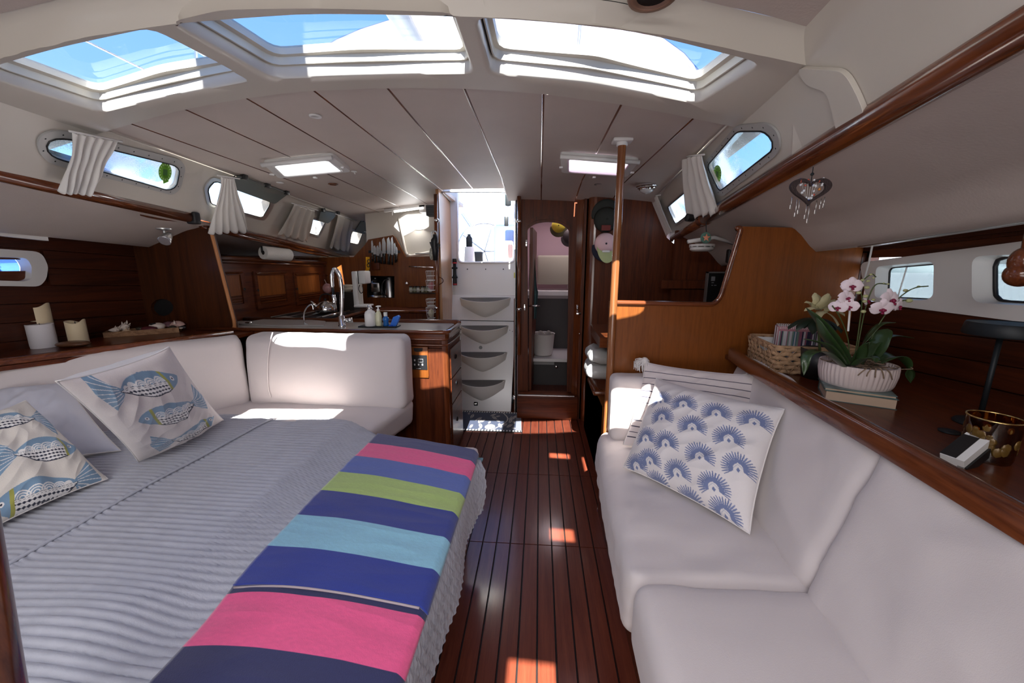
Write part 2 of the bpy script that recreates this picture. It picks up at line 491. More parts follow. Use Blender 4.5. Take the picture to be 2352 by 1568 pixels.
# moulded beam with the three hatch openings
MD = -.022
cells = [(-2.15, -.925), (-.925, -.197), (-.197, 1.25)]
HP = [[(345, 66), (577, 185), (232, 259), (-22, 180), (-5, 152)],
      [(395, 52), (515, 25), (1018, 30), (1040, 36), (1087, 169), (860, 173), (628, 181)],
      [(1094, 41), (1400, 64), (1722, 139), (1740, 152), (1602, 239), (1350, 191), (1130, 171)]]
def camz(p, dz): return V(p.x, p.y, camb(p.x)+dz)
def resamp(loop, n):
    L = [0]
    for i in range(len(loop)): L.append(L[-1]+(loop[(i+1) % len(loop)]-loop[i]).length)
    out = []
    for k in range(n):
        s = L[-1]*k/n; i = 0
        while L[i+1] < s: i += 1
        out.append(loop[i].lerp(loop[(i+1) % len(loop)], (s-L[i])/max(1e-9, L[i+1]-L[i])))
    return out
mould = MB(); hidx = 0
for (x0, x1), hp in zip(cells, HP):
    hidx += 1
    lp = [PC(*q, dz=MD) for q in hp]
    lp = [V(p.x, p.y, 0) for p in lp]
    lp = resamp(rloop(lp, .035, 6), 96)
    c = sum(lp, V(0, 0, 0))/96
    # outer cell ray-cast from centre
    outer = []
    for p in lp:
        d = (p-c).normalized(); t = .01
        while True:
            q = c+d*t
            if q.x < x0 or q.x > x1 or q.y > itp(YE, q.x)+.004 or q.y < itp(YF, q.x): break
            t += .004
        outer.append(q)
    # corner points of the cell must be kept: snap nearest
    for cx_ in (x0, x1):
        for f_ in (lambda x: itp(YE, x)+.004, lambda x: itp(YF, x)):
            cp = V(cx_, f_(cx_), 0); k = min(range(96), key=lambda i: (outer[i]-cp).length); outer[k] = cp
    def cz2(p, dz, c=c, h3=(hidx == 3)):
        k = max(0, min(1, .5+(c.y-p.y)/.25)); s_ = (dz-MD)*(.20+.48*k) if h3 else 0
        return V(p.x, p.y-s_, camb(p.x)+dz)
    rings = [[camz(o_, MD) for o_ in outer], [camz(o_.lerp(p_, .6), MD) for o_, p_ in zip(outer, lp)], [camz(p_+(p_-c).normalized()*.006, MD) for p_ in lp],
             [cz2(p_, MD+.005) for p_ in lp], [cz2(p_, .018) for p_ in lp]]
    vs = [p for r_ in rings for p in r_]; fs = []
    for a in range(len(rings)-1):
        for j in range(96):
            j2 = (j+1) % 96; fs.append((a*96+j, a*96+j2, (a+1)*96+j2, (a+1)*96+j))
    mould.add(vs, fs)
    # hatch: frame + dark gasket + acrylic pane
    w = SE('window_%d' % hidx, ['port side forward-facing coachroof hatch', 'middle coachroof hatch', 'starboard coachroof hatch'][hidx-1], c+V(0, 0, 1.98))
    def ringm(a, b_, za, zb):
        A = [cz2(q, za) for q in a]; B = [cz2(q, zb) for q in b_]
        return A+B, [(j, (j+1) % 96, 96+(j+1) % 96, 96+j) for j in range(96)]
    inn = lambda d: [p_-(p_-c).normalized()*d for p_ in lp]
    g = MB(); g.add(*ringm(inn(-.003), inn(.008), .018, .018)); g.build('gasket', RUBBER, w, True)
    f_ = MB(); f_.add(*ringm(inn(.006), inn(.006), .020, .012)); f_.add(*ringm(inn(.006), inn(.010), .012, .013)); f_.add(*ringm(inn(.010), inn(.011), .013, .034)); f_.add(*ringm(inn(.011), inn(.024), .034, .038)); f_.add(*ringm(inn(.024), inn(.025), .038, .060))
    f_.build('window_frame', mat('hatch_frame_beige', (.62, .58, .50), .4, metal=.15), w, True, 35)
    pn = inn(.0245)
    b = MB(); vs = [cz2(c, .055)]+[cz2(q, .055) for q in pn]
    b.add(vs, [(0, 1+j, 1+(j+1) % 96) for j in range(96)]); b.build('pane', GL_HATCH, w, True)
mould.build('hatch_moulding', GEL, ceiling, True, 50)
# lip down to the panels and cove up to the forward ceiling
b = MB()
b.grid(lambda u, v: (lambda x: V(x, itp(YE, x)+.004+.012*v*v, camb(x)+MD+.024*v))(lerp(-2.15, 1.25, u)), 50, 4)
b.grid(lambda u, v: (lambda x: V(x, itp(YF, x)-.045*v, camb(x)+MD+.062*(1-(1-v)**2)))(lerp(-2.15, 1.25, u)), 50, 6)
b.build('moulding_edge', GEL, ceiling, True)
# unseen forward ceiling, with openings added to throw sun patches further aft
xs = [-3.0, -1.69, -1.4, -1.02, -.7, -.45, -.25, -.03, .13, .15, .25, .29, .38, .56, .9, 1.4, 2.0]
ys = [-1.55, -.95, -.80, -.22, -.10, .2, .46, .48, .62, .66, .69, .72, 1.0]
def fhole(x, y):
    return (.38 < x < .56 and .46 < y < .69) or (.15 < x < .29 and .62 < y < .72) or (-1.69 < x < -1.02 and .48 < y < .66) or (.13 < x < .25 and -.22 < y < -.10) or (-.03 < x < .13 and -.95 < y < -.80)
b = MB()
for i in range(len(xs)-1):
    for j in range(len(ys)-1):
        if fhole((xs[i]+xs[i+1])/2, (ys[j]+ys[j+1])/2): continue
        last = j == len(ys)-2
        for dz, fl in ((.04, 1), (.08, 0)):
            yt = lambda x: (itp(YF, x)-.045) if last else ys[j+1]
            b.add([V(xs[i], ys[j], camb(xs[i])+dz), V(xs[i+1], ys[j], camb(xs[i+1])+dz), V(xs[i+1], yt(xs[i+1]), camb(xs[i+1])+dz), V(xs[i], yt(xs[i]), camb(xs[i])+dz)], [(0, 1, 2, 3)])
b.build('forward_headliner', HEADL, ceiling, True)

# ---- coachroof sides with the long windows
def px_loop(pl, pts, r=.02): return rloop([PP(*q, pl) for q in pts], r)
WL = [[(82, 336), (84, 316), (98, 303), (120, 297), (150, 298), (412, 364), (424, 382), (412, 432), (394, 446), (112, 373), (92, 356)],
      [(466, 428), (486, 404), (628, 452), (626, 474), (606, 506), (474, 470)],
      [(700, 494), (750, 507), (732, 545), (690, 533)],
      [(806, 524), (836, 532), (824, 565), (793, 559)]]
GLW = [[(102, 338), (103, 326), (110, 319), (124, 315), (150, 315), (398, 377), (410, 388), (402, 426), (384, 435), (128, 361), (110, 351)],
       [(474, 432), (490, 413), (618, 458), (617, 470), (600, 498), (482, 466)],
       [(706, 499), (745, 509), (729, 540), (697, 530)],
       [(809, 530), (831, 535), (821, 560), (798, 555)]]
WR = [[(1621, 372), (1695, 285), (1764, 279), (1790, 297), (1798, 333), (1787, 355), (1664, 449), (1648, 447)],
      [(1528, 476), (1600, 414), (1622, 474), (1552, 520)]]
GRW = [[(1628, 379), (1698, 299), (1760, 298), (1781, 318), (1781, 341), (1656, 438)],
       [(1536, 474), (1596, 424), (1612, 470), (1554, 513)]]
wall_left = SE('wall_left', 'port coachroof side, side deck underside and planked hull side')
wall_right = SE('wall_right', 'starboard coachroof side, side deck underside and planked hull side')
def side(pl, ya, yb_, railf, glz, par, sgn):
    outer = [onp(pl, y, z) for y, z in ((ya, railf(ya).z), (yb_, railf(yb_).z), (yb_, 1.90), (1.0, 1.94), (.95, 1.90), (ya, 1.90))]
    holes = [px_loop(pl, g, .03) for g in glz]
    n = pl[1].normalized()
    if n.x*sgn < 0: n = -n
    MB().plate(outer, holes, n*.05).build('coachroof_side', GEL, par)
    return n
nL = side(PLL, -1.5, 5.2, rl, GLW, wall_left, -1)
nR = side(PLR, -1.5, 4.6, rr, GRW, wall_right, 1)
def win(num, pl, n, outp, glp, label, r_=.03, glm=GL_PORT, fm=ALUD, screws=True):
    c = sum([PP(*q, pl) for q in glp], V(0, 0, 0))/len(glp)
    w = SE('window_%d' % num, label, c)
    o_ = [p-n*.001 for p in px_loop(pl, outp, r_*1.3)]; g_ = [p-n*.001 for p in px_loop(pl, glp, r_)]
    MB().plate(o_, [g_], -n*.007).build('window_frame', fm, w, False)
    k = resamp(g_, 60)
    MB().tube([p-n*.008 for p in k], .003, 6, closed=True).build('seal', BLACK, w, True)
    MB().plate([p+n*.012 for p in g_], [], n*.004).build('pane', glm, w)
    if screws:
        mid = resamp([p-n*.009 for p in px_loop(pl, [((a[0]+0), a[1]) for a in outp], r_*1.3)], 22)
        gi = resamp(g_, 240)
        b = MB()
        for p in mid:
            q = min(gi, key=lambda t: (t-p).length)
            b.sphere(p.lerp(q, .5)-n*.0005, .0042, 6)
        b.build('screws', BLACKM, w, True)
    return w
win(4, PLL, nL, WL[0], GLW[0], 'long port coachroof window with a green round sticker')
win(5, PLL, nL, WL[1], GLW[1], 'port coachroof window with its hinged pane swung up, behind the tied curtain', .02, GL_CLEAR, ALU, False)
win(6, PLL, nL, WL[2], GLW[2], 'small port window with a raised tinted pane, over the galley', .012, GL_CLEAR, ALU, False)
win(7, PLL, nL, WL[3], GLW[3], 'aftmost small port window over the galley', .010, GL_CLEAR, ALU, False)
win(8, PLR, nR, WR[0], GRW[0], 'large starboard coachroof window with pointed ends')
win(9, PLR, nR, WR[1], GRW[1], 'second starboard coachroof window behind the curtain', .02, GL_PORT, ALU, False)
# swung-up tinted panes
TINT = mat('smoked_acrylic', (.17, .20, .19), .2, coat=.5)
def flap(hinge, free, n, nclip):
    h = [PP(*q, PLL)-nL*.02 for q in hinge]
    f_ = [P(*q, X=(h[0].x+.10)) if False else None for q in free]
    up = []
    for q, hh in zip(free, h):
        x = hh.x+.085; up.append(P(*q, X=x))
    loop = rloop([h[0], h[1], up[1], up[0]], .02)
    o = MB().plate(loop, [], V(0, 0, .006)).build('window_sash', TINT, bpy.data.objects['window_%d' % n])
    o['label'] = 'smoked hinged pane swung up'
    k = MB().tube(spline([h[0], h[0].lerp(up[0], .5)+V(0, 0, .005), up[0], up[0].lerp(up[1], .5), up[1]], 4), .003, 6)
    k.build('sash_seal', BLACK, o, True)
    for i in range(nclip):
        p = up[0].lerp(up[1], .1+.85*i/max(1, nclip-1))
        MB().rbox(p+V(0, 0, .004), (.013, .019, .015), .004).tube([p+V(-.0, 0, .01), p+V(.012, .012, .022)], .004, 6).build('clip', BLACK, o, True)
flap([(517, 424), (626, 464)], [(547, 403), (663, 445)], 5, 3)
flap([(727, 502), (750, 510)], [(738, 483), (778, 490)], 6, 2)
flap([(812, 527), (834, 535)], [(832, 505), (856, 514)], 7, 2)
# green stickers on the panes
GREEN = mat('green_sticker', (.16, .42, .03), .5); GREENW = mat('pale_sticker_print', (.60, .80, .45), .5); DKG = mat('sticker_centre', (.05, .16, .03), .5)
def sticker(pl, n, c, rx, ry, parent, tab=True, ax=(1, 0)):
    def e(cx, cy, rx, ry, k=28, off=.003): return [PP(cx+rx*math.cos(2*math.pi*i/k), cy+ry*math.sin(2*math.pi*i/k), pl)+n*(.012-off) for i in range(k)]
    o = MB().plate(e(c[0], c[1], rx, ry), [], n*.001)
    if tab:
        q = [PP(c[0]+a, c[1]+b_, pl)+n*.009 for a, b_ in ((-7, -20), (4, -22), (8, 22), (-4, 27))]
        o.plate(q, [], n*.001)
    o = o.build('sticker', GREEN, parent)
    b = MB(); 
    for k in range(16):
        a = k*math.pi/8; b.plate([PP(c[0]+rx*r_*math.cos(a+s), c[1]+ry*r_*math.sin(a+s), pl)+n*.0085 for r_, s in ((.72, -.06), (.92, -.05), (.92, .05), (.72, .06))], [], n*.0005)
    b.build('sticker_print', GREENW, o)
    q = [PP(c[0]+a, c[1]+b_, pl)+n*.0085 for a, b_ in ((-rx*.3, -ry*.35), (rx*.35, -ry*.25), (rx*.3, ry*.4), (-rx*.35, ry*.3))]
    MB().plate(q, [], n*.0005).build('sticker_centre', DKG, o)
sticker(PLL, nL, (383, 398), 15, 21, bpy.data.objects['window_4'])
sticker(PLR, nR, (1643, 402), 9, 20, bpy.data.objects['window_8'], False)
# wooden grab rails
def rail(name, label, pts, r, knobs):
    o = MB()
    for sgn in (0,):
        o.tube(pts, r, 14)
    o = struct(o.build(name, W_TRIM, None, True), label)
    for p, n in knobs: MB().sphere(p, .006, 8).build('screw', CHROME, o, True)
    return o
rail('trim_1', 'thick varnished grab rail along the starboard side', [rr(-.4)+V(0, 0, .02), rr(.4), rr(1.2), rr(2.0), rr(2.38)], .036,
     [(P(2275, 104, Z=1.715), 0), (P(1803, 408, Z=1.66)-V(.008, 0, 0), 0)])
rail('trim_2', 'varnished grab rail along the port side', [rl(-.4), rl(.6), rl(1.5), rl(RL1.y-.03)], .030, [(rl(2.18)+V(.028, 0, .004), 0)])
struct(MB().tube([rr(2.40)+V(0, 0, -.008), rr(3.18)+V(0, 0, -.008)], .026, 12).build('trim_4', W_TRIM, None, True), 'thinner varnished rail aft of the joint, starboard')
# moulding strip that frames the opening on the coachroof sides
for pl, pts, par, n in ((PLR, [(1952, 160), (1968, 210), (1990, 262), (2010, 300)], wall_right, nR),):
    am = rloop([PP(*q, pl)-n*.001 for q in [(1840, 150), (1950, 155), (1982, 212), (2003, 268), (1934, 306), (1922, 250), (1910, 205), (1860, 190)]], .03)
    o = MB().plate(am, [], -n*.012).build('arch_moulding', GEL, par, True, 50)
    md = o.modifiers.new('bev', 'BEVEL'); md.width = .008; md.segments = 4; md.limit_method = 'ANGLE'
for q in ([(1800, 285), (1822, 330), (1832, 372), (1812, 392)], ):
    b = MB(); a = [PP(x, y, PLR) for x, y in [(1822, 285), (1826, 380), (1855, 368)]]
    b.add(a+[a[1]-nR*.012], [(0, 1, 3), (1, 2, 3), (2, 0, 3)]); b.build('wall_fold', GEL, wall_right)

# ---- side-deck undersides (soffits), both sides
HXR, HXL = 1.52, -2.66
S3a, S2a = P(1875, 575, Y=1.95), P(1835, 523, Y=1.95)
S3b = P(2350, 501, X=1.27); S2b = S3b+(S2a-S3a)
def ln(a, b, y): return a+(b-a)*((y-a.y)/(b.y-a.y))
def soffit(par, rf, s2, s3, hx, y0, y1, thick):
    def row(y):
        a = rf(y)+V(0, 0, -.005); b_ = s2(y); c = s3(y)
        m1 = a.lerp(b_, .5)+V(0, 0, .004)
        b1 = b_+(a-b_).normalized()*.05; b2 = b_+(c-b_).normalized()*.04
        c1 = c+(b_-c).normalized()*.03
        return [a, m1, b1, (b1+b2)/2*.5+b_*.5, b2, c1, c+(V(hx, y, c.z)-c).normalized()*.012+V(0, 0, -.004), V(hx, y, c.z+.03)]
    b = MB(); N = 24
    rows = [row(y0+(y1-y0)*i/N) for i in range(N+1)]; w = len(rows[0])
    b.add([p for r_ in rows for p in r_], [(i*w+j, i*w+j+1, (i+1)*w+j+1, (i+1)*w+j) for i in range(N) for j in range(w-1)])
    return b.build('side_deck_underside', HEADL, par, True, 60)
soffit(wall_right, rr, lambda y: ln(S2a, S2b, y), lambda y: ln(S3a, S3b, y), HXR+.1, -1.5, 3.2, 0)
T3a = P(345, 566, Y=2.4); T2a = P(430, 528, Y=2.4); T3b = P(0, 531, X=-2.42); T2b = T3b+(T2a-T3a)
soffit(wall_left, rl, lambda y: ln(T2a, T2b, y), lambda y: ln(T3a, T3b, y), HXL-.1, -1.5, 5.0, 0)
# soft beam crossing the starboard soffit

# ---- hull sides: planked linings
def planks(par, hx, y0, y1, z0, z1, hgt, skip=None, slope=-.055, sgn=1):
    z = z0
    while z < z1-.01:
        zt = z+hgt-.005
        ra = [(y0, y1)]
        if skip: ra = skip(z, zt, y0, y1)
        for (a, b_) in ra:
            MB().hexa([V(hx, a, z+slope*(a-1.95)), V(hx, b_, z+slope*(b_-1.95)), V(hx+.02*sgn, b_, z+slope*(b_-1.95)), V(hx+.02*sgn, a, z+slope*(a-1.95)),
                       V(hx, a, zt+slope*(a-1.95)), V(hx, b_, zt+slope*(b_-1.95)), V(hx+.02*sgn, b_, zt+slope*(b_-1.95)), V(hx+.02*sgn, a, zt+slope*(a-1.95))]).build('lining_plank', W_HULL, par)
        z += hgt
FRp = [P(1968, 604, X=HXR-.012), P(2352, 561, X=HXR-.012), P(2352, 719, X=HXR-.012), P(1968, 700, X=HXR-.012)]
zb, zt_ = min(p.z for p in FRp), max(p.z for p in FRp)
yfr = FRp[0].y
planks(wall_right, HXR, .2, 1.97, zb-.5, zb-.002, .083)
planks(wall_right, HXR, yfr-.01, 1.97, zb, zt_, .083)
planks(wall_right, HXR, .2, 1.97, zt_+.0, zt_+.1, .05)
MB().box((HXR+.02, -1.5, 0), (HXR+.06, 1.19, 1.6)).box((HXR+.02, 1.19, 0), (HXR+.06, 3.6, zb+.02)).box((HXR+.02, 1.19, zt_-.03), (HXR+.06, 3.6, 1.6)).box((HXR+.02, yfr-.03, zb-.05), (HXR+.06, 3.6, zt_+.05)).build('hull_side', W_REDY, wall_right)
# white framed hull ports, starboard
FX = HXR-.012
frame_o = rloop([P(1974, 603, X=FX), V(FX, .62, 1.50), V(FX, .62, 1.17), P(2070, 704, X=FX), P(1990, 690, X=FX)], [.04, .03, .03, .03, .05])
port1 = rloop([P(2012, 612, X=FX), P(2145, 600, X=FX), P(2143, 682, X=FX), P(2120, 690, X=FX), P(2008, 684, X=FX)], .025)
port2 = rloop([P(2232, 588, X=FX), V(FX, .80, P(2352, 577, X=FX).z), V(FX, .80, P(2352, 692, X=FX).z), P(2232, 694, X=FX)], .035)
w10 = SE('window_10', 'starboard hull port beside the orchid', V(FX, 1.7, 1.3)); w11 = SE('window_11', 'starboard hull port at the right edge, with black seal', V(FX, 1.2, 1.3))
MB().plate(frame_o, [port1, port2], V(.03, 0, 0)).build('port_surround', GELW, wall_right)
def port(w, lp, d, glm, seal):
    inn = [p+V(d, 0, 0) for p in shrink(lp, -.0)]
    b = MB(); n = len(lp)
    c = sum(lp, V(0, 0, 0))/n
    back = [c+(p-c)*.93+V(d, 0, 0) for p in lp]
    b.add(lp+back, [(i, (i+1) % n, n+(i+1) % n, n+i) for i in range(n)]); b.build('window_frame', GELW, w, True)
    MB().tube(resamp(back, 60), seal, 6, closed=True).build('seal', BLACK, w, True)
    MB().plate([p+V(.002, 0, 0) for p in back], [], V(.004, 0, 0)).build('pane', glm, w)
GL_HULL = glass('hull_port_glass', (.36, .38, .38))
port(w10, port1, .05, GL_HULL, .004); port(w11, port2, .05, GL_HULL, .007)
MB().tube([P(2085, 606, X=FX+.05)+V(0, .0, 0), P(2060, 690, X=FX+.05)], .003, 6).build('stay', WHITE, w11, True)
# blind cassette and cord above the ports
t = T('roller_blind', 'white slim roller blind cassette under the starboard side deck', 'blind', P(2150, 545, X=1.42))
a, b_ = P(1974, 568, X=1.38), P(2440, 498, X=1.38)
MB().hexa([a, b_, b_+V(.03, 0, 0), a+V(.03, 0, 0), a+V(0, 0, .028), b_+V(0, 0, .028), b_+V(.03, 0, .028), a+V(.03, 0, .028)]).build('cassette', GELW, t)
MB().tube([a+V(-.004, 0, .006), b_+V(-.004, 0, .006)], .006, 8).build('bottom_bar', ALU, t, True)
MB().tube([P(2004, 562, X=1.39), P(1996, 600, X=1.42), P(1976, 672, X=1.44)], .004, 6).build('cord', WHITE, t, True)
b = MB().hexa([V(HXR-.015, .5, 1.50), V(HXR-.015, 1.93, 1.43), V(HXR, 1.93, 1.43), V(HXR, .5, 1.50), V(HXR-.015, .5, 1.54), V(HXR-.015, 1.93, 1.47), V(HXR, 1.93, 1.47), V(HXR, .5, 1.54)])
b.build('lining_cap', W_HULL, wall_right)

# port hull side
LXf = HXL+.012
def skipL(z, zt, y0, y1):
    return [(pyL+.004, y1)] if (zt > pz0 and z < pz1) else [(y0, y1)]
pl_o = rloop([P(-160, 560, X=LXf), P(96, 578, X=LXf), P(111, 612, X=LXf), P(107, 640, X=LXf), P(92, 658, X=LXf), P(-160, 654, X=LXf)], [.05, .05, .02, .02, .04, .05])
pl_i = rloop([P(-140, 586, X=LXf), P(62, 592, X=LXf), P(73, 612, X=LXf), P(72, 640, X=LXf), P(60, 646, X=LXf), P(-140, 640, X=LXf)], [.02, .03, .01, .01, .03, .02])
pyL = max(p.y for p in pl_o); pz0 = min(p.z for p in pl_o)+.02; pz1 = max(p.z for p in pl_o)-.02
planks(wall_left, HXL, .9, 2.6, .86, 1.62, .094, skipL, sgn=-1)
MB().box((HXL-.06, pyL, 0), (HXL-.02, 5.2, 1.7)).box((HXL-.06, -1.5, 0), (HXL-.02, pyL, pz0+.06)).box((HXL-.06, -1.5, pz1-.04), (HXL-.02, pyL, 1.75)).build('hull_side', W_REDY, wall_left)
w12 = SE('window_12', 'port hull port with a pale rounded surround', V(LXf, 1.6, 1.3))
MB().plate(pl_o, [pl_i], V(-.03, 0, 0)).build('window_frame', GELW, w12)
cc = sum(pl_i, V(0, 0, 0))/len(pl_i); back = [cc+(p-cc)*.96+V(-.06, 0, 0) for p in pl_i]; n = len(pl_i)
MB().add(pl_i+back, [(i, (i+1) % n, n+(i+1) % n, n+i) for i in range(n)]).build('window_reveal', GELW, w12, True)
MB().plate([p+V(-.002, 0, 0) for p in back], [], V(-.004, 0, 0)).build('pane', glass('tinted_port_glass', (.25, .38, .62)), w12)
MB().tube([P(-140, 626, X=LXf-.05), P(72, 628, X=LXf-.05)], .006, 6).build('glazing_bar', GELW, w12, True)
t = T('roller_blind', 'slim white roller blind cassette under the port side deck', 'blind', P(50, 545, X=-2.45))
a, b_ = P(-120, 528, X=-2.46), P(112, 553, X=-2.46)
MB().hexa([a, b_, b_+V(-.03, 0, 0), a+V(-.03, 0, 0), a+V(0, 0, .024), b_+V(0, 0, .024), b_+V(-.03, 0, .024), a+V(-.03, 0, .024)]).build('cassette', GELW, t)

# forward bulkhead behind the photographer
fb = struct(MB().box((-3, -1.62, 0), (2, -1.56, 2.2)).build('wall_forward', GEL), 'forward bulkhead behind the photographer')

# ---- starboard half bulkhead by the navigation corner
YB = 1.97
cut = [P(1400, 692, Y=YB), P(1636, 697, Y=YB), P(1654, 682, Y=YB), P(1702, 517, Y=YB)]
outer = rloop(cut, [0, .02, .03, .01], 5)+[P(1835, 523, Y=YB), P(1862, 552, Y=YB), P(1876, 574, Y=YB), V(HXR, YB, 1.44), V(HXR, YB, 0), V(.372, YB, 0)]
wn_ = SE('wall_nav', 'teak veneered half bulkhead with a cut-out, starboard', V(.9, YB, 0))
MB().plate(outer, [], V(0, .022, 0)).build('bulkhead_panel', W_ORG, wn_)
MB().tube(rloop([P(1404, 694, Y=YB-.004), P(1640, 699, Y=YB-.004), P(1655, 682, Y=YB-.004), P(1704, 518, Y=YB-.004)], .03, 6), .012, 10).build('edge_trim', W_TRIMX, wn_, True)
# pillar
pil = T('cabin_pillar', 'slim round varnished wooden pillar from floor to ceiling', 'pillar', (.372, 1.955, 0))
MB().lathe([(.019, 0), (.019, 1.90)], (.372, 1.955, 0), 20).build('shaft', W_POLE, pil, True, 60)
zc_ = camb(.37)
MB().rbox((.372, 1.955, zc_-.006), (.045, .034, .008), .006).lathe([(.026, -.02), (.024, 0)], (.372, 1.955, zc_-.008), 16).build('ceiling_plate', GELW, pil, True)
MB().lathe([(.03, 0), (.03, .01), (.021, .016)], (.372, 1.955, 0), 20).build('foot', CHROME, pil, True, 40)

# ---- port half bulkhead between saloon and galley
YL = 2.4
q = [P(347, 566, Y=YL), P(362, 538, Y=YL), P(430, 524, Y=YL), P(438, 510, Y=YL), P(484, 522, Y=YL), P(540, 742, Y=YL), V(P(541, 757, Y=YL).x, YL, .6), V(HXL, YL, .6), V(HXL, YL, 1.52)]
w2 = SE('wall_galley', 'varnished half bulkhead between port settee and galley', V(-2.3, YL, 0))
hole = [P(372+26*math.cos(a*math.pi/9), 706+20*math.sin(a*math.pi/9), Y=YL) for a in range(18)]
MB().plate(q, [hole], V(0, .022, 0)).build('bulkhead_panel', wood('bulkhead_veneer', (.030, .008, .0025), (.075, .020, .005), 'Z', rough=.42, coat=.12, sc=16), w2)
MB().plate([p+V(0, .022, 0) for p in hole], [], V(0, .01, 0)).build('vent_grille', BLACK, w2)
MB().tube(rloop([P(482, 520, Y=YL), P(538, 738, Y=YL), P(539, 756, Y=YL)], .02), .0105, 8).build('edge_trim', W_EDGE, w2, True)

# ================================================================ AFT END
def lin(c): return tuple(((v/255)/12.92 if v/255 <= .04045 else ((v/255+.055)/1.055)**2.4) for v in c)
YD = 3.35
# door bulkhead with arched doorway
wa = SE('wall_aft', 'dark varnished bulkhead with the arched aft cabin doorway', (0, YD, 0))
dl = [P(1212, 903, Y=YD), P(1210, 520, Y=YD), P(1228, 507, Y=YD), P(1258, 502, Y=YD), P(1290, 507, Y=YD), P(1309, 522, Y=YD), P(1303, 906, Y=YD)]
dl = rloop(dl, [0, .02, .05, .1, .05, .02, 0])
xl, xr = P(1190, 700, Y=YD).x, .50
MB().plate([V(xl, YD, 0), V(xr, YD, 0), V(xr, YD, 1.96), V(xl, YD, 1.96)], [dl], V(0, .03, 0)).build('bulkhead_panel', W_RED, wa)
door = SE('door_1', 'arched doorway to the aft cabin with raised sill and hinges', P(1258, 905, Y=YD))
def off(l, d): return [p+(V(p.x, 0, p.z)-V(sum(q.x for q in l)/len(l), 0, 1.0)).normalized()*d for p in l]
ins = off(dl, -.022); ou = off(dl, .03)
MB().plate([p+V(0, -.018, 0) for p in ou], [[p+V(0, -.018, 0) for p in off(dl, -.0)]], V(0, .018, 0)).build('door_frame', W_RED, door)
MB().plate([p+V(0, -.008, 0) for p in off(dl, .002)], [[p+V(0, -.008, 0) for p in ins]], V(0, .03, 0)).build('rebate', W_RED, door)
for q in ((1193, 550), (1337, 562), (1190, 725)):
    pass
MB().rbox(P(1334, 566, Y=YD-.02), (.012, .006, .032), .003).tube([P(1334, 552, Y=YD-.03), P(1334, 580, Y=YD-.03)], .007, 8).build('hinge', CHROME, door, True)
MB().rbox(P(1209, 558, Y=YD-.022), (.008, .004, .028), .003).build('strike_plate', CHROME, door, True)
MB().rbox(P(1205, 706, Y=YD-.022), (.008, .004, .028), .003).build('strike_plate', CHROME, door, True)
h = MB().tube([P(1216, 703, Y=YD-.02), P(1228, 702, Y=YD-.05), P(1240, 703, Y=YD-.05)], .006, 8); h.build('door_handle', CHROME, door, True)
# open door leaf edge inside, left
MB().hexa([V(dl[0].x+.004, YD+.03, .2), V(dl[0].x+.03, YD+.03, .2), V(dl[0].x+.06, YD+.55, .2), V(dl[0].x+.03, YD+.55, .2),
           V(dl[0].x+.004, YD+.03, 1.66), V(dl[0].x+.03, YD+.03, 1.66), V(dl[0].x+.06, YD+.55, 1.66), V(dl[0].x+.03, YD+.55, 1.66)]).build('door_leaf', W_RED, door)
# sill step
st = P(1190, 908, Y=3.22).z
MB().rbox(((xl+.355)/2, 3.29, st/2), ((.355-xl)/2, .07, st/2), .012).build('sill_step', W_REDX, door, True, 40)
MB().rbox(((xl+.33)/2, 3.232, st+.002), ((.31-xl)/2, .012, .003), .002).build('sill_plate', ALU, door)
# aft cabin seen through the door
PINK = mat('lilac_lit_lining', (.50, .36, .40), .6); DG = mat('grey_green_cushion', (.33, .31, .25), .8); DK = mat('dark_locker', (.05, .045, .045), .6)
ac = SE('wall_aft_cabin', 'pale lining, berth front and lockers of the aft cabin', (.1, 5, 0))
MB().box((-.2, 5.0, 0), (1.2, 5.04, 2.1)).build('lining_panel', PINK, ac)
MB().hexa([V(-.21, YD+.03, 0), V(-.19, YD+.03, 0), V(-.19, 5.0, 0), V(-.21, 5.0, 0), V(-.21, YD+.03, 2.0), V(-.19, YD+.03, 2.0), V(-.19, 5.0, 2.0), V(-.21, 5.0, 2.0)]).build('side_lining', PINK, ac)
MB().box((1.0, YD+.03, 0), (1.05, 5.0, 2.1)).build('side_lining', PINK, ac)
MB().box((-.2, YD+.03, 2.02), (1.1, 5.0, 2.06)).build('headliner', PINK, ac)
MB().rbox((P(1272, 620, Y=4.6).x+.12, 4.7, P(1272, 620, Y=4.6).z-.0), (.32, .08, .17), .03).build('backrest', DG, ac, True)
MB().box((-.19, 4.1, .2), (1.0, 4.6, 1.0)).build('berth_front', DK, ac)
MB().box((-.19, YD+.03, .12), (1.05, 5, .17)).build('cabin_sole', W_FLOOR, ac)
shz = P(1250, 818, Y=3.72).z
MB().box((-.19, 3.62, shz-.03), (.9, 4.1, shz)).build('shelf', GELW, ac)
MB().box((-.19, 3.70, .17), (.9, 4.1, shz-.035)).build('locker_front', DK, ac)
MB().rbox(P(1245, 832, Y=3.69)+V(0, 0, 0), (.12, .004, .022), .003).build('label_plate', mat('pale_grey_plate', (.3, .3, .3), .6), ac)
MB().lathe([(.016, 0), (.016, .008), (.008, .01)], P(1278, 842, Y=3.69), 14, axis=(0, -1, 0)).build('knob', CHROME, ac, True)
lamp('aft_cabin_hatch', 'AREA', (.25, 4.3, 1.98), (-.1, -.1, -1), 5.0, (1.0, .86, .92), shape='RECTANGLE', size=.4, size_y=.3)
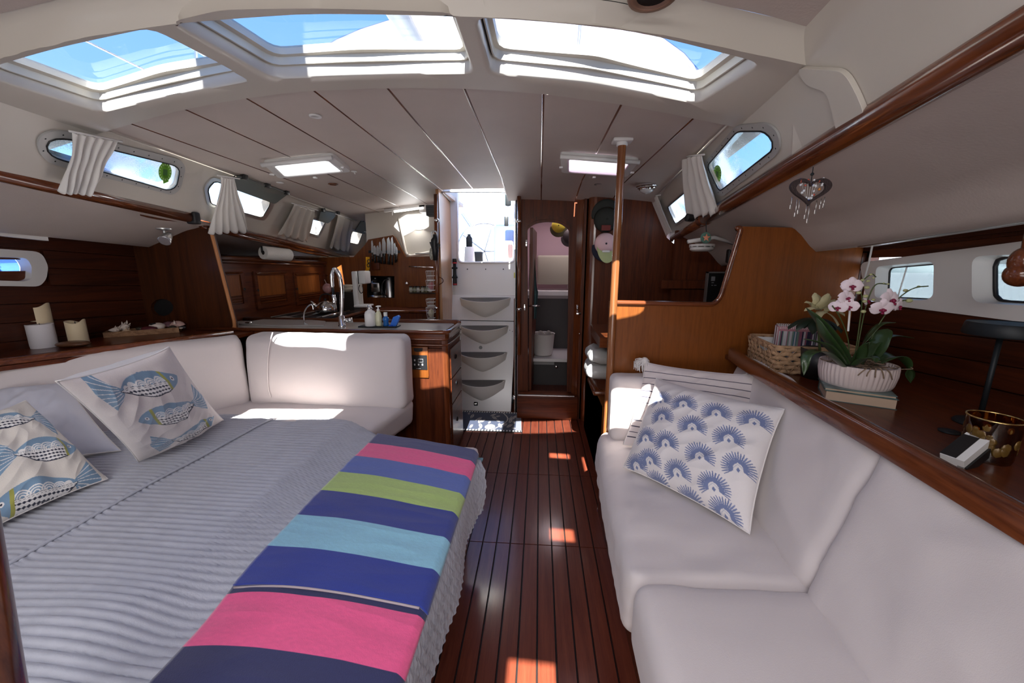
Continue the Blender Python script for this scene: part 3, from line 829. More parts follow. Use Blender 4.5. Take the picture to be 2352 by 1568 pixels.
# white canvas basket on the shelf
p0 = P(1247, 813, Y=3.78)
t = T('canvas_basket', 'white round canvas basket on the aft cabin shelf', 'basket', p0)
MB().lathe([(.02, 0), (.085, 0), (.097, .02), (.112, .21), (.118, .215), (.108, .21), (.095, .03), (.02, .02)], p0, 28).build('basket_body', mat('canvas_weave', (.62, .60, .58), .85, bump=.5, bscale=160), t, True, 50)
MB().tube(spline([p0+V(-.07, -.05, .2), p0+V(-.03, -.06, .245), p0+V(.02, -.05, .215), p0+V(.05, -.07, .25), p0+V(.09, -.03, .2)], 5), .007, 6).build('rope_handle', mat('canvas_rope', (.42, .38, .35), .9), t, True)
# caps hanging in the aft cabin
def cap(name, label, p, r, cols, brim, grp=None, axis=V(0, -1, 0), tilt=0):
    t = T(name, label, 'cap', p)
    q = V(0, 0, 1).rotation_difference(axis).to_matrix()
    q = Matrix.Rotation(tilt, 3, axis) @ q
    b = MB(); b.lathe([(r*math.cos(a), r*.62*math.sin(a)) for a in [i*math.pi/12 for i in range(7)]], p, 22, axis=axis); b.build('crown', cols[0], t, True)
    u = q @ V(1, 0, 0); w = q @ V(0, 1, 0)
    def f(a, b_):
        ang = (a-.5)*math.pi*.95; rr_ = r*(1.0+b_*.62*math.cos(ang*.9))
        return p+(u*math.cos(ang+brim)+w*math.sin(ang+brim))*rr_+axis*(.012-.03*abs(a-.5)*b_)
    o = MB().grid(f, 14, 4).build('brim', cols[1], t, True)
    md = o.modifiers.new('thick', 'SOLIDIFY'); md.thickness = .004
    MB().sphere(p+axis*r*.63, r*.09, 8).build('button', cols[1], t, True)
    return t
YEL = mat('yellow_print_cloth', lin((200, 180, 60)), .8); OLV = mat('olive_cloth', lin((70, 65, 40)), .8); GRY = mat('grey_cap_cloth', lin((70, 62, 62)), .8)
cap('sun_cap', 'yellow cap with dark brim hanging in the aft cabin doorway', P(1283, 518, Y=4.3), .075, (YEL, OLV), -math.pi/2)
cap('grey_cap', 'dark grey cap hanging at the right jamb in the aft cabin', P(1307, 542, Y=4.3), .07, (GRY, GRY), -math.pi/2)
t = T('hanging_clothes', 'teal garment hanging inside the aft cabin doorway', 'clothing', P(1224, 600, Y=3.62))
pts = [(1216, 560, 1226, 560), (1216, 600, 1229, 605), (1215, 640, 1233, 660), (1216, 700, 1236, 670), (1218, 740, 1232, 730)]
def hc(u, v):
    k = v*(len(pts)-1); i = min(int(k), len(pts)-2); f = k-i
    a = [lerp(pts[i][j], pts[i+1][j], f) for j in range(4)]
    return P(lerp(a[0], a[2], u), lerp(a[1], a[3], u), Y=3.62)+V(0, .03*math.sin(u*9+v*2), 0)
MB().grid(hc, 12, 16).build('cloth', mat('teal_cloth', lin((95, 125, 130)), .9, bump=.3, bscale=120), t, True)

# ---- companionway
YC = 3.80
cw = SE('wall_companionway', 'white moulded companionway surround above the steps', (-.5, YC, 1.2))
xa, xb = P(1040, 676, Y=YC).x, P(1189, 676, Y=YC).x
op = [V(P(1052, 470, Y=YC).x, YC, 2.2), P(1052, 603, Y=YC), P(1183, 603, Y=YC), V(P(1183, 470, Y=YC).x, YC, 2.2)]
zt = P(1110, 678, Y=YC).z
body = [V(xa, YC, zt), V(xb, YC, zt), V(xb, YC, 2.2)]+list(reversed([op[0]]+rloop(op[1:3], .04, 6)[0:0]+[]))
lo = rloop([op[3], op[2], op[1], op[0]], [0, .06, .06, 0], 6)
MB().plate([V(xa, YC, zt), V(xb, YC, zt), V(xb, YC, 2.2)]+lo+[V(xa, YC, 2.2)], [], V(0, .05, 0)).build('washboard_panel', GELW, cw)
MB().tube(lo, .011, 10).build('opening_rim', GELW, cw, True)
for x in (1073.6, 1115.6, 1156): MB().sphere(P(x, 618, Y=YC), .006, 8, sc=(1, .4, 1)).build('screw_hole', BLACK, cw, True)
# coaming through the deck: rounded hood rim
co = rloop([V(-.86, YC+.1, 0), P(1013, 441, Z=1.94).xy.to_3d(), P(1166, 441, Z=1.94).xy.to_3d(), V(-.215, YC+.1, 0)], [0, .06, .10, 0], 6)
co = [V(p.x, p.y, 1.945) for p in co]
b = MB(); n = len(co); up = [p+V(0, 0, .14) for p in co]
b.add(co+up, [(i, i+1, n+i+1, n+i) for i in range(n-1)]); b.build('deck_coaming', GELW, cw, True)
MB().tube(co, .009, 8).build('coaming_rim', ALUD, cw, True)
# side walls of the companionway
MB().box((xb, YD+.03, 0), (xb+.02, YC+.05, 2.0)).build('side_panel', GELW, cw)
MB().hexa([V(xb+.02, 3.24, 1.97), V(.6, 3.24, 1.97), V(.6, YC+.1, 1.97), V(xb+.02, YC+.1, 1.97), V(xb+.02, 3.24, 2.05), V(.6, 3.24, 2.05), V(.6, YC+.1, 2.05), V(xb+.02, YC+.1, 2.05)]).build('deck_underside', GELW, cw)
MB().box((-1.2, 3.9, 1.86), (-.86, YC+.3, 2.05)).build('deck_underside', GELW, cw)

MB().box((xa, YC, 0), (xb+.02, YC+.05, zt)).box((xb-.012, 3.42, 0), (xb+.02, YC, zt)).build('backing_panel', W_RED, cw)
# ---- steps: white moulded ladder
lad = T('companionway_ladder', 'white moulded companionway steps with scooped treads', 'ladder', (-.49, 3.38, 0))
A0, A1 = P(1050, 945, Z=0), P(1174, 944, Z=0); A0.y = A1.y = 3.375
B0, B1 = P(1038, 677, Y=YC-.02), P(1187, 679, Y=YC-.02)
A0.x = B0.x+.04; A0.z = A1.z = 0
def ladp(u, v): return A0.lerp(A1, u).lerp(B0.lerp(B1, u), v)
nl = (A1-A0).cross(B0-A0).normalized()
if nl.y > 0: nl = -nl
LPL = (A0, nl)
def vfor(py):
    p = PP(1110, py, LPL); return (p.z-A0.z)/(B0.z-A0.z)
vs_ = vfor(736)
for (a, b_, nm) in ((.0, vs_-.003, 'lower_panel'), (vs_+.003, 1.0, 'upper_panel')):
    c = [ladp(0, a), ladp(1, a), ladp(1, b_), ladp(0, b_)]
    o = MB().hexa([c[0], c[1], c[1]-nl*.03, c[0]-nl*.03, c[3], c[2], c[2]-nl*.03, c[3]-nl*.03]).build(nm, GELW, lad)
    md = o.modifiers.new('bev', 'BEVEL'); md.width = .004; md.segments = 2
STEPM = mat('step_moulding_cream', (.64, .62, .58), .45, coat=.1)
for (xa_, xb_, yt, ys_, yb_) in ((1056, 1173, 683, 690, 726), (1057, 1168, 747, 752, 788), (1052, 1165, 808, 815, 851), (1052, 1161, 872, 880, 917)):
    l_, r_ = PP(xa_, yt, LPL), PP(xb_, yt, LPL); bt = PP((xa_+xb_)/2, yb_, LPL)
    dn = (bt-(l_+r_)/2)
    def sf(u, v, l_=l_, r_=r_, bt=bt, dn=dn):
        # u across, v from rim (0) down to the tip line (1)
        s = 2*u-1; base = l_.lerp(r_, u)
        prof = (1-abs(s)**2.2)
        depth = .125*prof**.55
        vv = v
        lowlim = dn*(.36+.70*(1-abs(s)**1.4))*min(1, (1-abs(s))*14+.15)
        out = V(0, -1, 0)*depth*(1-vv)**.75
        sag = -V(0, 0, 1)*.034*prof*(1-vv)
        return base+lowlim*vv+out+sag
    b = MB().grid(sf, 28, 10)
    # rim thickness and recessed well
    def rim(u, v, sf=sf, l_=l_, r_=r_): 
        return sf(u, 0)+V(0, 1, 0)*.010*v+V(0, 0, .0+.002*math.sin(v*math.pi))
    b.grid(rim, 28, 3)
    o = b.build('step', STEPM, lad, True)
    def well(u, v, sf=sf, l_=l_, r_=r_):
        a = sf(u, 0)+V(0, .010, 0); base = l_.lerp(r_, u)+V(0, -.003, 0)
        return a.lerp(base, v)+V(0, 0, -.030)*math.sin(v*math.pi)**.5*min(1, 6*u*(1-u))
    MB().grid(well, 28, 6).build('tread', mat('dark_grey_well', (.13, .125, .12), .8, bump=.4, bscale=200), o, True)  # well surface coloured dark grey
p = PP(1104, 798, LPL); MB().lathe([(.0, .003), (.017, .003), (.017, 0)], p, 18, axis=nl).build('round_plug', mat('grey_plug', (.25, .26, .26), .5), lad, True, 30)
p = PP(1093, 927, LPL); MB().rbox(p+nl*.003, (.019, .006, .019), .006).build('latch_plate', BLACK, lad, True)
MB().lathe([(.012, 0), (.012, .004), (.006, .002), (0, .002)], p+nl*.009, 16, axis=nl).build('latch_ring', CHROME, lad, True)
for q in ((1171, 758), (1177, 761)): MB().sphere(PP(*q, LPL), .004, 6).build('screw', BLACK, lad)
# torch clipped beside the steps
p0, p1 = P(1045, 655, Y=YC-.03), P(1044, 594, Y=YC-.03)
t = T('torch', 'black torch with red bands clipped upright beside the companionway steps', 'torch', p0)
RED = mat('red_plastic', (.45, .02, .03), .4)
MB().tube([p0, p0.lerp(p1, .35), p0.lerp(p1, .42), p0.lerp(p1, .8), p0.lerp(p1, .84), p1], [.021, .019, .015, .015, .021, .021], 14).build('torch_body', BLACK, t, True, 40)
for a in (.02, .82): MB().tube([p0.lerp(p1, a), p0.lerp(p1, a+.05)], .0216, 14).build('band', RED, t, True, 40)
for a in (.3, .65): MB().rbox(p0.lerp(p1, a), (.025, .02, .008), .003).build('clip', BLACKM, t, True)
# yellow tag at the right of the opening
t = tag(MB().rbox(P(1183, 632, Y=YC-.02), (.010, .006, .026), .003).build('yellow_tag', mat('yellow_plastic', (.55, .50, .04), .5), None, True), 'small yellow tag on the right edge of the companionway', 'tag')

# ---- locker divider, port side of the steps, with its rail
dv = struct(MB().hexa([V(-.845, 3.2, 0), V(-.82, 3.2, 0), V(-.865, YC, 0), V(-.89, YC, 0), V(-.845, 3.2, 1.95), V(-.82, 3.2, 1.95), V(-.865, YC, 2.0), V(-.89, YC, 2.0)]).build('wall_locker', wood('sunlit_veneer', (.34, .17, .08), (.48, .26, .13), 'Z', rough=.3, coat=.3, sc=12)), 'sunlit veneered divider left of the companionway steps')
def railpost(px, py0, py1, Y, label, name='grab_post'):
    a, b_ = P(px, py0, Y=Y), P(px, py1, Y=Y)
    t = T(name, label, 'handrail', b_)
    MB().tube([b_+V(0, 0, -.4), a+V(0, 0, .2)], .017, 12).build('post', W_TRIMZ, t, True)
    for p in (a, b_):
        MB().lathe([(.0, -.02), (.014, -.016), (.021, -.006), (.021, .006), (.014, .016), (0, .02)], p, 14).build('rail_bracket', CHROME, t, True)
        MB().tube([p, p+V(.0, .05, 0)], .008, 8).build('bracket_stem', CHROME, t, True)
railpost(1003, 506, 707, 3.18, 'upright wooden grab rail with chrome brackets left of the steps')
railpost(1192, 508, 710, 3.28, 'upright wooden grab rail with chrome brackets between steps and doorway')
MB().rbox(P(1181, 911, Y=3.2), (.012, .01, .012), .004).lathe([(.0, -.012), (.014, -.006), (.014, .006), (.0, .012)], P(1181, 914, Y=3.19), 12).build('sill_catch', CHROME, door, True)
MB().tube(spline([P(1009, 636, Y=3.2), P(1017, 641, Y=3.17), P(1017, 648, Y=3.17), P(1009, 653, Y=3.2)], 4), .004, 6).build('finger_pull', W_TRIMZ, dv, True)

# ---- curved cabinet, starboard aft
YK = 3.2
cab = T('aft_cabinet', 'tall varnished cabinet with rounded corner beside the aft cabin door', 'cabinet', (.6, YK, 0))
tp = [(1358, 437), (1425, 446), (1494, 457)]
front = [V(.44, YK, 0), V(.44, YK, 1.95), V(.86, YK, 1.95), P(1494, 457, Y=YK), P(1531, 545, Y=YK), P(1560, 570, Y=YK), V(1.45, YK, 1.5), V(1.45, YK, 0)]
MB().plate(front, [], V(0, .03, 0)).build('front_panel', W_RED, cab)
def cc_(u, v):
    a = u*math.pi/2; return V(.44-.06*math.sin(a), YK+.06-.06*math.cos(a), 1.95*v)
MB().grid(cc_, 8, 4).build('rounded_corner', W_TRIMZ, cab, True)
MB().box((.35, YK+.06, 0), (.38, YD+.02, 1.95)).build('side_panel', W_RED, cab)
MB().hexa([V(.30, YD-.03, 0), V(.345, YD-.04, 0), V(.38, YK+.06, 0), V(.37, YK+.06, 0), V(.30, YD-.03, 1.93), V(.345, YD-.04, 1.93), V(.38, YK+.06, 1.93), V(.37, YK+.06, 1.93)]).build('door_jamb', W_TRIMZ, cab)
MB().tube([V(.355, YD-.06, .1), V(.355, YD-.06, 1.9)], .014, 10).build('edge_bead', W_TRIMZ, cab, True)
MB().tube([P(1326, 700, Y=YK-.01), P(1326, 716, Y=YK-.01)], .008, 8).rbox(P(1329, 720, Y=YK-.01), (.02, .01, .008), .003).build('latch', CHROME, cab, True)
MB().sphere(P(1331, 766, Y=YK), .007, 8).build('door_button', CHROME, cab, True)
# navigation corner: side, desk edge and seat
nv = T('navigation_seat', 'curved wooden navigation seat base against the aisle', 'seat', (.55, 2.6, 0))
def ns(u, v):
    x = .40+.03*math.sin(v*3.1); 
    return V(lerp(.395, .395, v), lerp(2.25, 3.1, u), lerp(0, .50, v))
b = MB().grid(ns, 6, 6); b.box((.395, 2.25, .0), (.9, 3.1, .50)); b.build('seat_base', W_ORG, nv)
MB().rbox((.60, 2.62, .515), (.235, .17, .02), .018).build('seat_board', W_TRIM, nv, True)
for (cx_, cy_, w_, h_, z_, nm) in ((1366, 843, .18, .042, 0, 'lower'), (1371, 811, .16, .04, 0, 'upper')):
    c = P(cx_, cy_, Y=2.5)
    t2 = T('seat_cushion', 'grey padded cushion, %s of the two on the navigation seat' % nm, 'cushion', c, 'cushions stacked on the navigation seat')
    cushion('cushion_body', [c+V(-.07, -.14, -h_), c+V(.33, -.14, -h_), c+V(.33, .14, -h_), c+V(-.07, .14, -h_), c+V(-.055, -.12, h_), c+V(.33, -.12, h_), c+V(.33, .12, h_), c+V(-.055, .12, h_)], mat('grey_vinyl', (.42, .41, .39), .45, coat=.2), t2, .045, wr=.012, seed=cx_, seg=8)
dp = P(1382, 775, Y=2.2)
t = T('chart_table', 'varnished chart table edge behind the half bulkhead', 'table', dp)
MB().hexa([dp+V(-.01, 0, -.06), V(1.45, 2.2, dp.z-.06), V(1.45, 2.9, dp.z-.06), dp+V(-.0, .5, -.06), dp+V(-.01, 0, .0), V(1.45, 2.2, dp.z), V(1.45, 2.9, dp.z), dp+V(-.0, .5, 0)]).build('table_top', W_TRIMX, t)
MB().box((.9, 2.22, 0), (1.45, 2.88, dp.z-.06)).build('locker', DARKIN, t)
# instrument panel and fan beyond the cut-out
t = T('instrument_panel', 'black instrument panel with small labels beyond the cut-out', 'panel', P(1645, 660, Y=2.9))
a = P(1628, 627, Y=2.9); b_ = P(1700, 700, Y=2.9)
MB().box((a.x, 2.9, b_.z), (b_.x, 2.93, a.z)).build('panel_body', BLACK, t)
MB().box((a.x-.008, 2.895, b_.z), (a.x, 2.93, a.z+.01)).box((a.x-.008, 2.895, a.z), (b_.x, 2.93, a.z+.01)).build('bezel', ALU, t)
for i, (x, y, w_, h_) in enumerate(((1638, 640, 5, 6), (1637, 649, 3, 1.2), (1636, 655, 2, 1), (1643, 655, 3, 1))):
    q = P(x, y, Y=2.897); s = 2.9/880
    MB().box((q.x-w_*s*.8, 2.896, q.z-h_*s*.8), (q.x+w_*s*.8, 2.8995, q.z+h_*s*.8)).build('label', mat('grey_label', (.3, .3, .32), .5), t)
nb = struct(MB().box((1.0, 3.0, .0), (1.5, 3.04, 1.6)).box((.9, 2.94, 1.18), (1.5, 3.0, 1.24)).build('wall_nav_aft', W_RED), 'dark panelling at the back of the navigation corner')
c = P(1612, 566, Y=2.6)
t = T('cabin_fan', 'round white fan fitting under the side deck of the navigation corner', 'fan', c)
MB().lathe([(.0, -.03), (.055, -.03), (.07, -.02), (.07, -.005)], c, 26).lathe([(.062, 0), (.075, .0), (.075, .014), (.062, .014)], c+V(0, 0, .0), 26).build('fan_housing', GELW, t, True, 40)
for k in range(22):
    a = k*2*math.pi/22; MB().rbox(c+V(.071*math.cos(a), .071*math.sin(a), -.002), (.003, .006, .004), .001, Matrix.Rotation(a, 3, 'Z')).build('fin', ALUD, t) if k % 2 == 0 else None
MB().tube([P(1580, 555, Y=2.5), P(1640, 545, Y=2.55), P(1690, 560, Y=2.6)], .012, 8).build('mount', GELW, t, True)
MB().rbox(P(1680, 588, Y=2.7), (.03, .02, .045), .01).build('dark_bracket', BLACK, t, True)

# ================================================================ GALLEY
GX = -2.28
wg = SE('wall_galley_aft', 'varnished aft wall of the galley with its moulded white window pocket', (-1.5, 4, 0))
cub = [P(843, 633, Y=4.0), P(906, 634, Y=4.0), P(906, 684, Y=4.0), P(843, 683, Y=4.0)]
oc = [V(-2.6, 4.0, 1.42)]+[P(x, y, Y=4.0) for x, y in ((812, 590), (838, 562), (846, 550), (902, 540), (908, 546), (932, 590), (1006, 588))]+[V(-.86, 4.0, 0), V(-2.6, 4.0, 0)]
MB().plate(oc, [cub], V(0, .02, 0)).build('wall_panel', wood('galley_veneer', (.10, .026, .006), (.22, .065, .013), 'Z', rough=.4, coat=.2, sc=14), wg)
bk = [p+V(0, .3, 0) for p in cub]
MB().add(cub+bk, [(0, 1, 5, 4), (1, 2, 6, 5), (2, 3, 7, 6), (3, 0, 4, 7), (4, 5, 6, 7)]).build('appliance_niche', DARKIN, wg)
wp = [P(x, y, Y=4.05) for x, y in ((905, 520), (918, 500), (925, 494), (984, 490), (985, 520), (975, 526), (960, 528), (955, 526), (950, 530), (928, 541), (922, 536))]
xq = P(846, 540, Y=4.05).x
outw = [V(xq, 4.05, 1.36), V(-.86, 4.05, 1.36), V(-.86, 4.05, 2.05), V(xq, 4.05, 2.05)]
MB().box((xq-.02, 4.05, 1.3), (xq, 5.2, 2.05)).box((-2.7, 5.2, .9), (-1.6, 5.24, 2.05)).build('corner_moulding', GEL, wg)
MB().plate(outw, [], V(0, .02, 0)).build('upper_moulding', GEL, wg)
def pocket(u, v):
    a = P(lerp(908, 1006, u), lerp(488, 588, v), Y=4.0); return a+V(0, .045*min(1, 8*u*(1-u))*min(1, 8*v*(1-v)), 0)+V(0, -.05*(1-v)*0, 0)
pk = [P(x, y, Y=4.0) for x, y in ((912, 500), (930, 488), (1000, 482), (1006, 500), (1006, 575), (940, 588), (930, 582))]
MB().tube(rloop([p+V(0, .03, 0) for p in pk], .03), .016, 10, closed=True).build('pocket_rim', GEL, wg, True)
w13 = SE('window_13', 'sunlit window in the white galley pocket', P(950, 515, Y=4.04))
MB().plate(rloop([p+V(0, -.005, 0) for p in wp], .012), [], V(0, .003, 0)).build('pane', mat('sunlit_window', (.9, .9, .9), .4, emit=(1, 1, 1), es=1.6), w13)
MB().rbox(P(985, 582, Y=3.97), (.14, .02, .006), .004).build('pocket_lip', ALUD, wg, True)
lamp('galley_window_daylight', 'AREA', P(950, 512, Y=4.02), (-.35, -1, -1.0), 2.6, (1, .98, .95), shape='RECTANGLE', size=.22, size_y=.12)
# aft opening light strip & corner fittings
t = T('strip_light', 'slim bright strip light across the top of the galley aft wall', 'light', P(920, 480, Y=3.9))
a, b_ = P(882, 487, Y=3.9), P(975, 474, Y=3.9)
MB().hexa([a, b_, b_+V(0, .03, 0), a+V(0, .03, 0), a+V(0, 0, .025), b_+V(0, 0, .025), b_+V(0, .03, .025), a+V(0, .03, .025)]).build('housing', GELW, t)
MB().tube([P(905, 486, Y=3.89), P(972, 477, Y=3.89)], .011, 8).build('tube', mat('lit_tube', (.9, .9, .9), .4, emit=(1, .99, .95), es=1.5), t, True)
MB().tube([P(901, 485, Y=3.89), P(901, 494, Y=3.88)], .004, 6).build('switch', WHITE, t, True)
t = T('speaker_box', 'dark grey louvred vent box at the top right of the galley', 'vent', P(990, 482, Y=3.3))
a, b_ = P(978, 471, Y=3.3), P(1002, 495, Y=3.3)
MB().box((a.x, 3.3, b_.z), (b_.x, 3.4, a.z)).build('box', mat('dark_grey_plastic', (.07, .07, .075), .5), t)
for k in range(6): MB().box((a.x+.005, 3.293, lerp(b_.z, a.z, (k+.3)/6)), (b_.x-.005, 3.3, lerp(b_.z, a.z, (k+.6)/6))).build('louvre', BLACK, t)

# hull-side cabinets with four louvred doors
hc_ = T('galley_cabinet', 'long varnished galley wall cabinet with louvred doors', 'cabinet', (GX, 3.2, .93))
MB().box((GX-.28, 2.43, .90), (GX, 3.99, 1.385)).build('cabinet_body', W_REDY, hc_)
MB().tube([P(505, 592, X=GX+.01), P(640, 598, X=GX+.01), P(810, 606, X=GX+.01)], .017, 10).build('fiddle_rail', W_TRIM, hc_, True)
MB().tube([P(505, 600, X=GX+.006), P(810, 613, X=GX+.006)], .010, 8).build('lower_bead', W_TRIM, hc_, True)
PANEL = wood('door_panel_veneer', (.17, .048, .010), (.30, .090, .018), 'Z', rough=.35, coat=.4, sc=16)
for di, (x0, x1, yt, yb0) in enumerate(((500, 556, 620, 708), (579, 656, 622, 712), (672, 736, 625, 702), (743, 790, 628, 694))):
    a, b_ = P(x0, yt, X=GX), P(x1, yt, X=GX); z1 = a.z-.002; z0 = P(x0+ (0 if di else 40), yb0, X=GX).z if di else P(555, 708, X=GX).z
    if di == 0: a.y = 2.46
    z0 = max(z0, .955)
    y0, y1 = a.y, b_.y
    fr_ = MB().plate([V(GX+.012, y0, z0), V(GX+.012, y1, z0), V(GX+.012, y1, z1), V(GX+.012, y0, z1)], [[V(GX+.012, y0+.035, z0+.035), V(GX+.012, y1-.035, z0+.035), V(GX+.012, y1-.035, z1-.035), V(GX+.012, y0+.035, z1-.035)]], V(-.016, 0, 0))
    d = fr_.build('door', W_REDY, hc_)
    MB().box((GX-.002, y0+.035, z0+.10), (GX+.003, y1-.035, z1-.035)).build('door_panel', PANEL, d)
    MB().hexa([V(GX+.012, y0+.03, z1-.028), V(GX+.024, y0+.02, z1-.02), V(GX+.024, y1-.02, z1-.02), V(GX+.012, y1-.03, z1-.028), V(GX+.012, y0+.03, z1-.01), V(GX+.016, y0+.02, z1-.012), V(GX+.016, y1-.02, z1-.012), V(GX+.012, y1-.03, z1-.01)]).build('top_bead', W_TRIM, d)
    for k in range(3):
        zz = z0+.045+k*.020
        MB().hexa([V(GX-.004, y0+.045, zz+.010), V(GX+.010, y0+.045, zz), V(GX+.010, y1-.045, zz), V(GX-.004, y1-.045, zz+.010), V(GX-.004, y0+.045, zz+.014), V(GX+.010, y0+.045, zz+.004), V(GX+.010, y1-.045, zz+.004), V(GX-.004, y1-.045, zz+.014)]).build('louvre', W_TRIM, d)
    MB().lathe([(.0, .001), (.008, .001), (.011, .004), (.008, .004), (.007, 0)], V(GX+.013, (y1-.02 if di == 0 else y0+.02), (z0+z1)/2), 14, axis=(1, 0, 0)).build('finger_latch', BLACK, d, True)
# shelf rail below the coachroof, galley side
b = MB().tube([P(462, 506, X=-2.12), P(560, 532, X=-2.14), P(700, 568, X=-2.19), P(835, 596, X=-2.26)], .026, 10).tube([P(462, 518, X=-2.14), P(560, 543, X=-2.16), P(700, 577, X=-2.21), P(835, 601, X=-2.28)], .018, 8)
struct(b.build('trim_3', W_TRIM, None, True), 'varnished rail over the galley, port side')
b = MB().rbox(P(444, 501, Z=1.612), (.03, .022, .034), .01).build('rail_joint', BLACK, bpy.data.objects['trim_2'], True)

# paper towel
c0, c1 = P(604, 580, X=-2.18), P(664, 586, X=-2.12)
t = T('paper_towel_roll', 'white paper towel roll hanging under the galley rail', 'paper towel', c0)
ax_ = (c1-c0); L_ = ax_.length; q = V(0, 0, 1).rotation_difference(ax_).to_matrix()
MB().lathe([(0, .03), (.017, .03), (.017, 0), (.050, 0), (.052, .004), (.052, L_-.004), (.050, L_), (.017, L_)], c0, 26, axis=ax_).build('roll', mat('tissue_paper', (.72, .70, .66), .9, bump=.3, bscale=120), t, True, 40)
MB().lathe([(0, .028), (.0165, .028), (.0165, .002)], c0, 16, axis=ax_).build('tube_core', DARKIN, t, True, 40)
MB().tube([c0+V(0, -.01, .05), c0+V(0, -.01, 0)], .007, 6).build('holder', BLACK, t, True)
MB().tube([c1+V(0, .01, .05), c1+V(0, .01, 0)], .007, 6).build('holder', BLACK, t, True)

# peninsula with the sink
YP0, YP1, XP = 2.38, 2.80, -.588
pen = T('galley_peninsula', 'varnished galley counter with drawers and fiddle rails', 'counter', (XP-.4, 2.6, 0))
ZP = .925
MB().box((GX, YP0+.02, 0), (XP-.02, YP1, ZP-.05)).build('body', W_RED, pen)
MB().box((GX, YP0, 0), (XP-.03, YP0+.02, ZP-.11)).build('front_panel', W_RED, pen)
def corner(u, v):
    a = u*math.pi/2; return V(XP-.035+.035*math.sin(a), YP0+.035-.035*math.cos(a), lerp(0, ZP-.05, v))
MB().grid(corner, 8, 2).build('corner_post', W_TRIMZ, pen, True)
MB().box((XP-.02, YP0+.035, 0), (XP, YP1, ZP-.04)).build('side_panel', W_RED, pen)
for z in (ZP-.048, ZP-.085): MB().tube([V(GX, YP0-.002, z), V(XP-.03, YP0-.002, z), V(XP-.006, YP0+.012, z), V(XP+.002, YP0+.035, z), V(XP+.002, YP1, z)], .007, 6).build('bead', W_TRIMX, pen, True)
# top
def ptop(z0, z1, ins, m, nm, sm=False):
    l = [V(GX, YP0-.012+ins, z0), V(XP+.012-ins, YP0-.012+ins, z0), V(XP+.012-ins, YP1-ins, z0), V(GX, YP1-ins, z0)]
    l = rloop(l, [0, .05, .05, 0]); return MB().plate(l, [], V(0, 0, z1-z0)).build(nm, m, pen, sm)
ptop(ZP-.045, ZP-.004, .006, W_TRIMX, 'top_slab')
ptop(ZP-.004, ZP+.001, .04, mat('pale_worktop', (.42, .40, .37), .3, coat=.4), 'worktop')
l = rloop([V(GX, YP0-.006, ZP), V(XP+.005, YP0-.006, ZP), V(XP+.005, YP1-.01, ZP), V(GX, YP1-.01, ZP)], [0, .05, .05, 0])
b = MB(); n = len(l)
w_, h_ = .026, .020
c = V((GX+XP)/2, (YP0+YP1)/2, ZP)
inn_ = rloop([V(GX, YP0-.006+w_, ZP), V(XP+.005-w_, YP0-.006+w_, ZP), V(XP+.005-w_, YP1-.01-w_, ZP), V(GX, YP1-.01-w_, ZP)], [0, .04, .04, 0])
b.tube(l, .014, 10); b.build('fiddle_rail', W_TRIMX, pen, True)
MB().tube([p+V(0, -.0, .010) for p in l[2+len(l)//2-2:]], .014, 8).build('fiddle_rail', W_TRIMX, pen, True)
# drawers on the aisle side
for (zt2, zb2) in ((.80, .60), (.59, .42), (.41, .06)):
    d = MB().hexa([V(XP+.001, YP0+.06, zb2), V(XP+.008, YP0+.06, zb2), V(XP+.008, YP1-.03, zb2), V(XP+.001, YP1-.03, zb2), V(XP+.001, YP0+.06, zt2), V(XP+.008, YP0+.06, zt2), V(XP+.008, YP1-.03, zt2), V(XP+.001, YP1-.03, zt2)]).build('drawer', W_REDY, pen)
    MB().lathe([(.0, .001), (.010, .001), (.014, .006), (.017, .002), (.017, 0)], V(XP+.008, YP0+.20, (zt2+zb2)/2+.02), 16, axis=(1, 0, 0)).build('finger_latch', BLACK, d, True)
MB().box((XP+.001, YP1-.028, .05), (XP+.004, YP1-.006, .86)).build('edge_strip', ALU, pen)
# inner worktops (hull side and aft)
wt = T('galley_worktop', 'dark worktop along the hull side of the galley', 'counter', (-2, 3.3, .9))
MB().box((GX, YP1, 0), (-1.66, 3.99, .885)).build('base_unit', W_RED, wt)
MB().box((GX, YP1-.02, .885), (-1.64, 3.99, .905)).build('top', mat('dark_worktop', (.07, .045, .04), .25, coat=.5), wt)
MB().tube([V(-1.64, YP1, .915), V(-1.64, 3.5, .915), V(-.9, 3.5, .915)], .014, 8).build('fiddle_rail', W_TRIM, wt, True)
MB().box((-1.64, 3.5, 0), (-.86, 3.99, .885)).box((-1.64, 3.5, .885), (-.86, 3.99, .905)).build('aft_unit', W_RED, wt)
sb = P(640, 735, Z=ZP+.01)
t = T('sink_board', 'pale grey sink cover board on the galley counter', 'board', sb)
bl = rloop([P(x, y, Z=ZP+.012) for x, y in ((545, 742), (655, 725), (690, 732), (748, 737), (745, 746), (640, 747))], .02)
MB().plate(bl, [], V(0, 0, -.010)).build('board', mat('grey_laminate', (.38, .36, .34), .35, coat=.3), t)
MB().rbox(P(571, 741, Z=ZP+.022), (.02, .012, .006), .004).build('catch', CHROME, t, True)

# ================================================================ SETTEES AND BED
ZB = .50
# port settee base
pb = T('port_settee', 'cream upholstered L-shaped settee to port, under the made-up bed', 'sofa', (-1.5, 1.6, 0))
MB().box((-2.5, .3, 0), (-1.25, 2.36, .34)).box((-2.5, 1.75, 0), (-.95, 2.36, .34)).build('base', W_RED, pb)
c = [P(925, 770, Y=2.12), P(548, 768, Y=2.12)]
xr_, xl_ = c[0].x, c[1].x
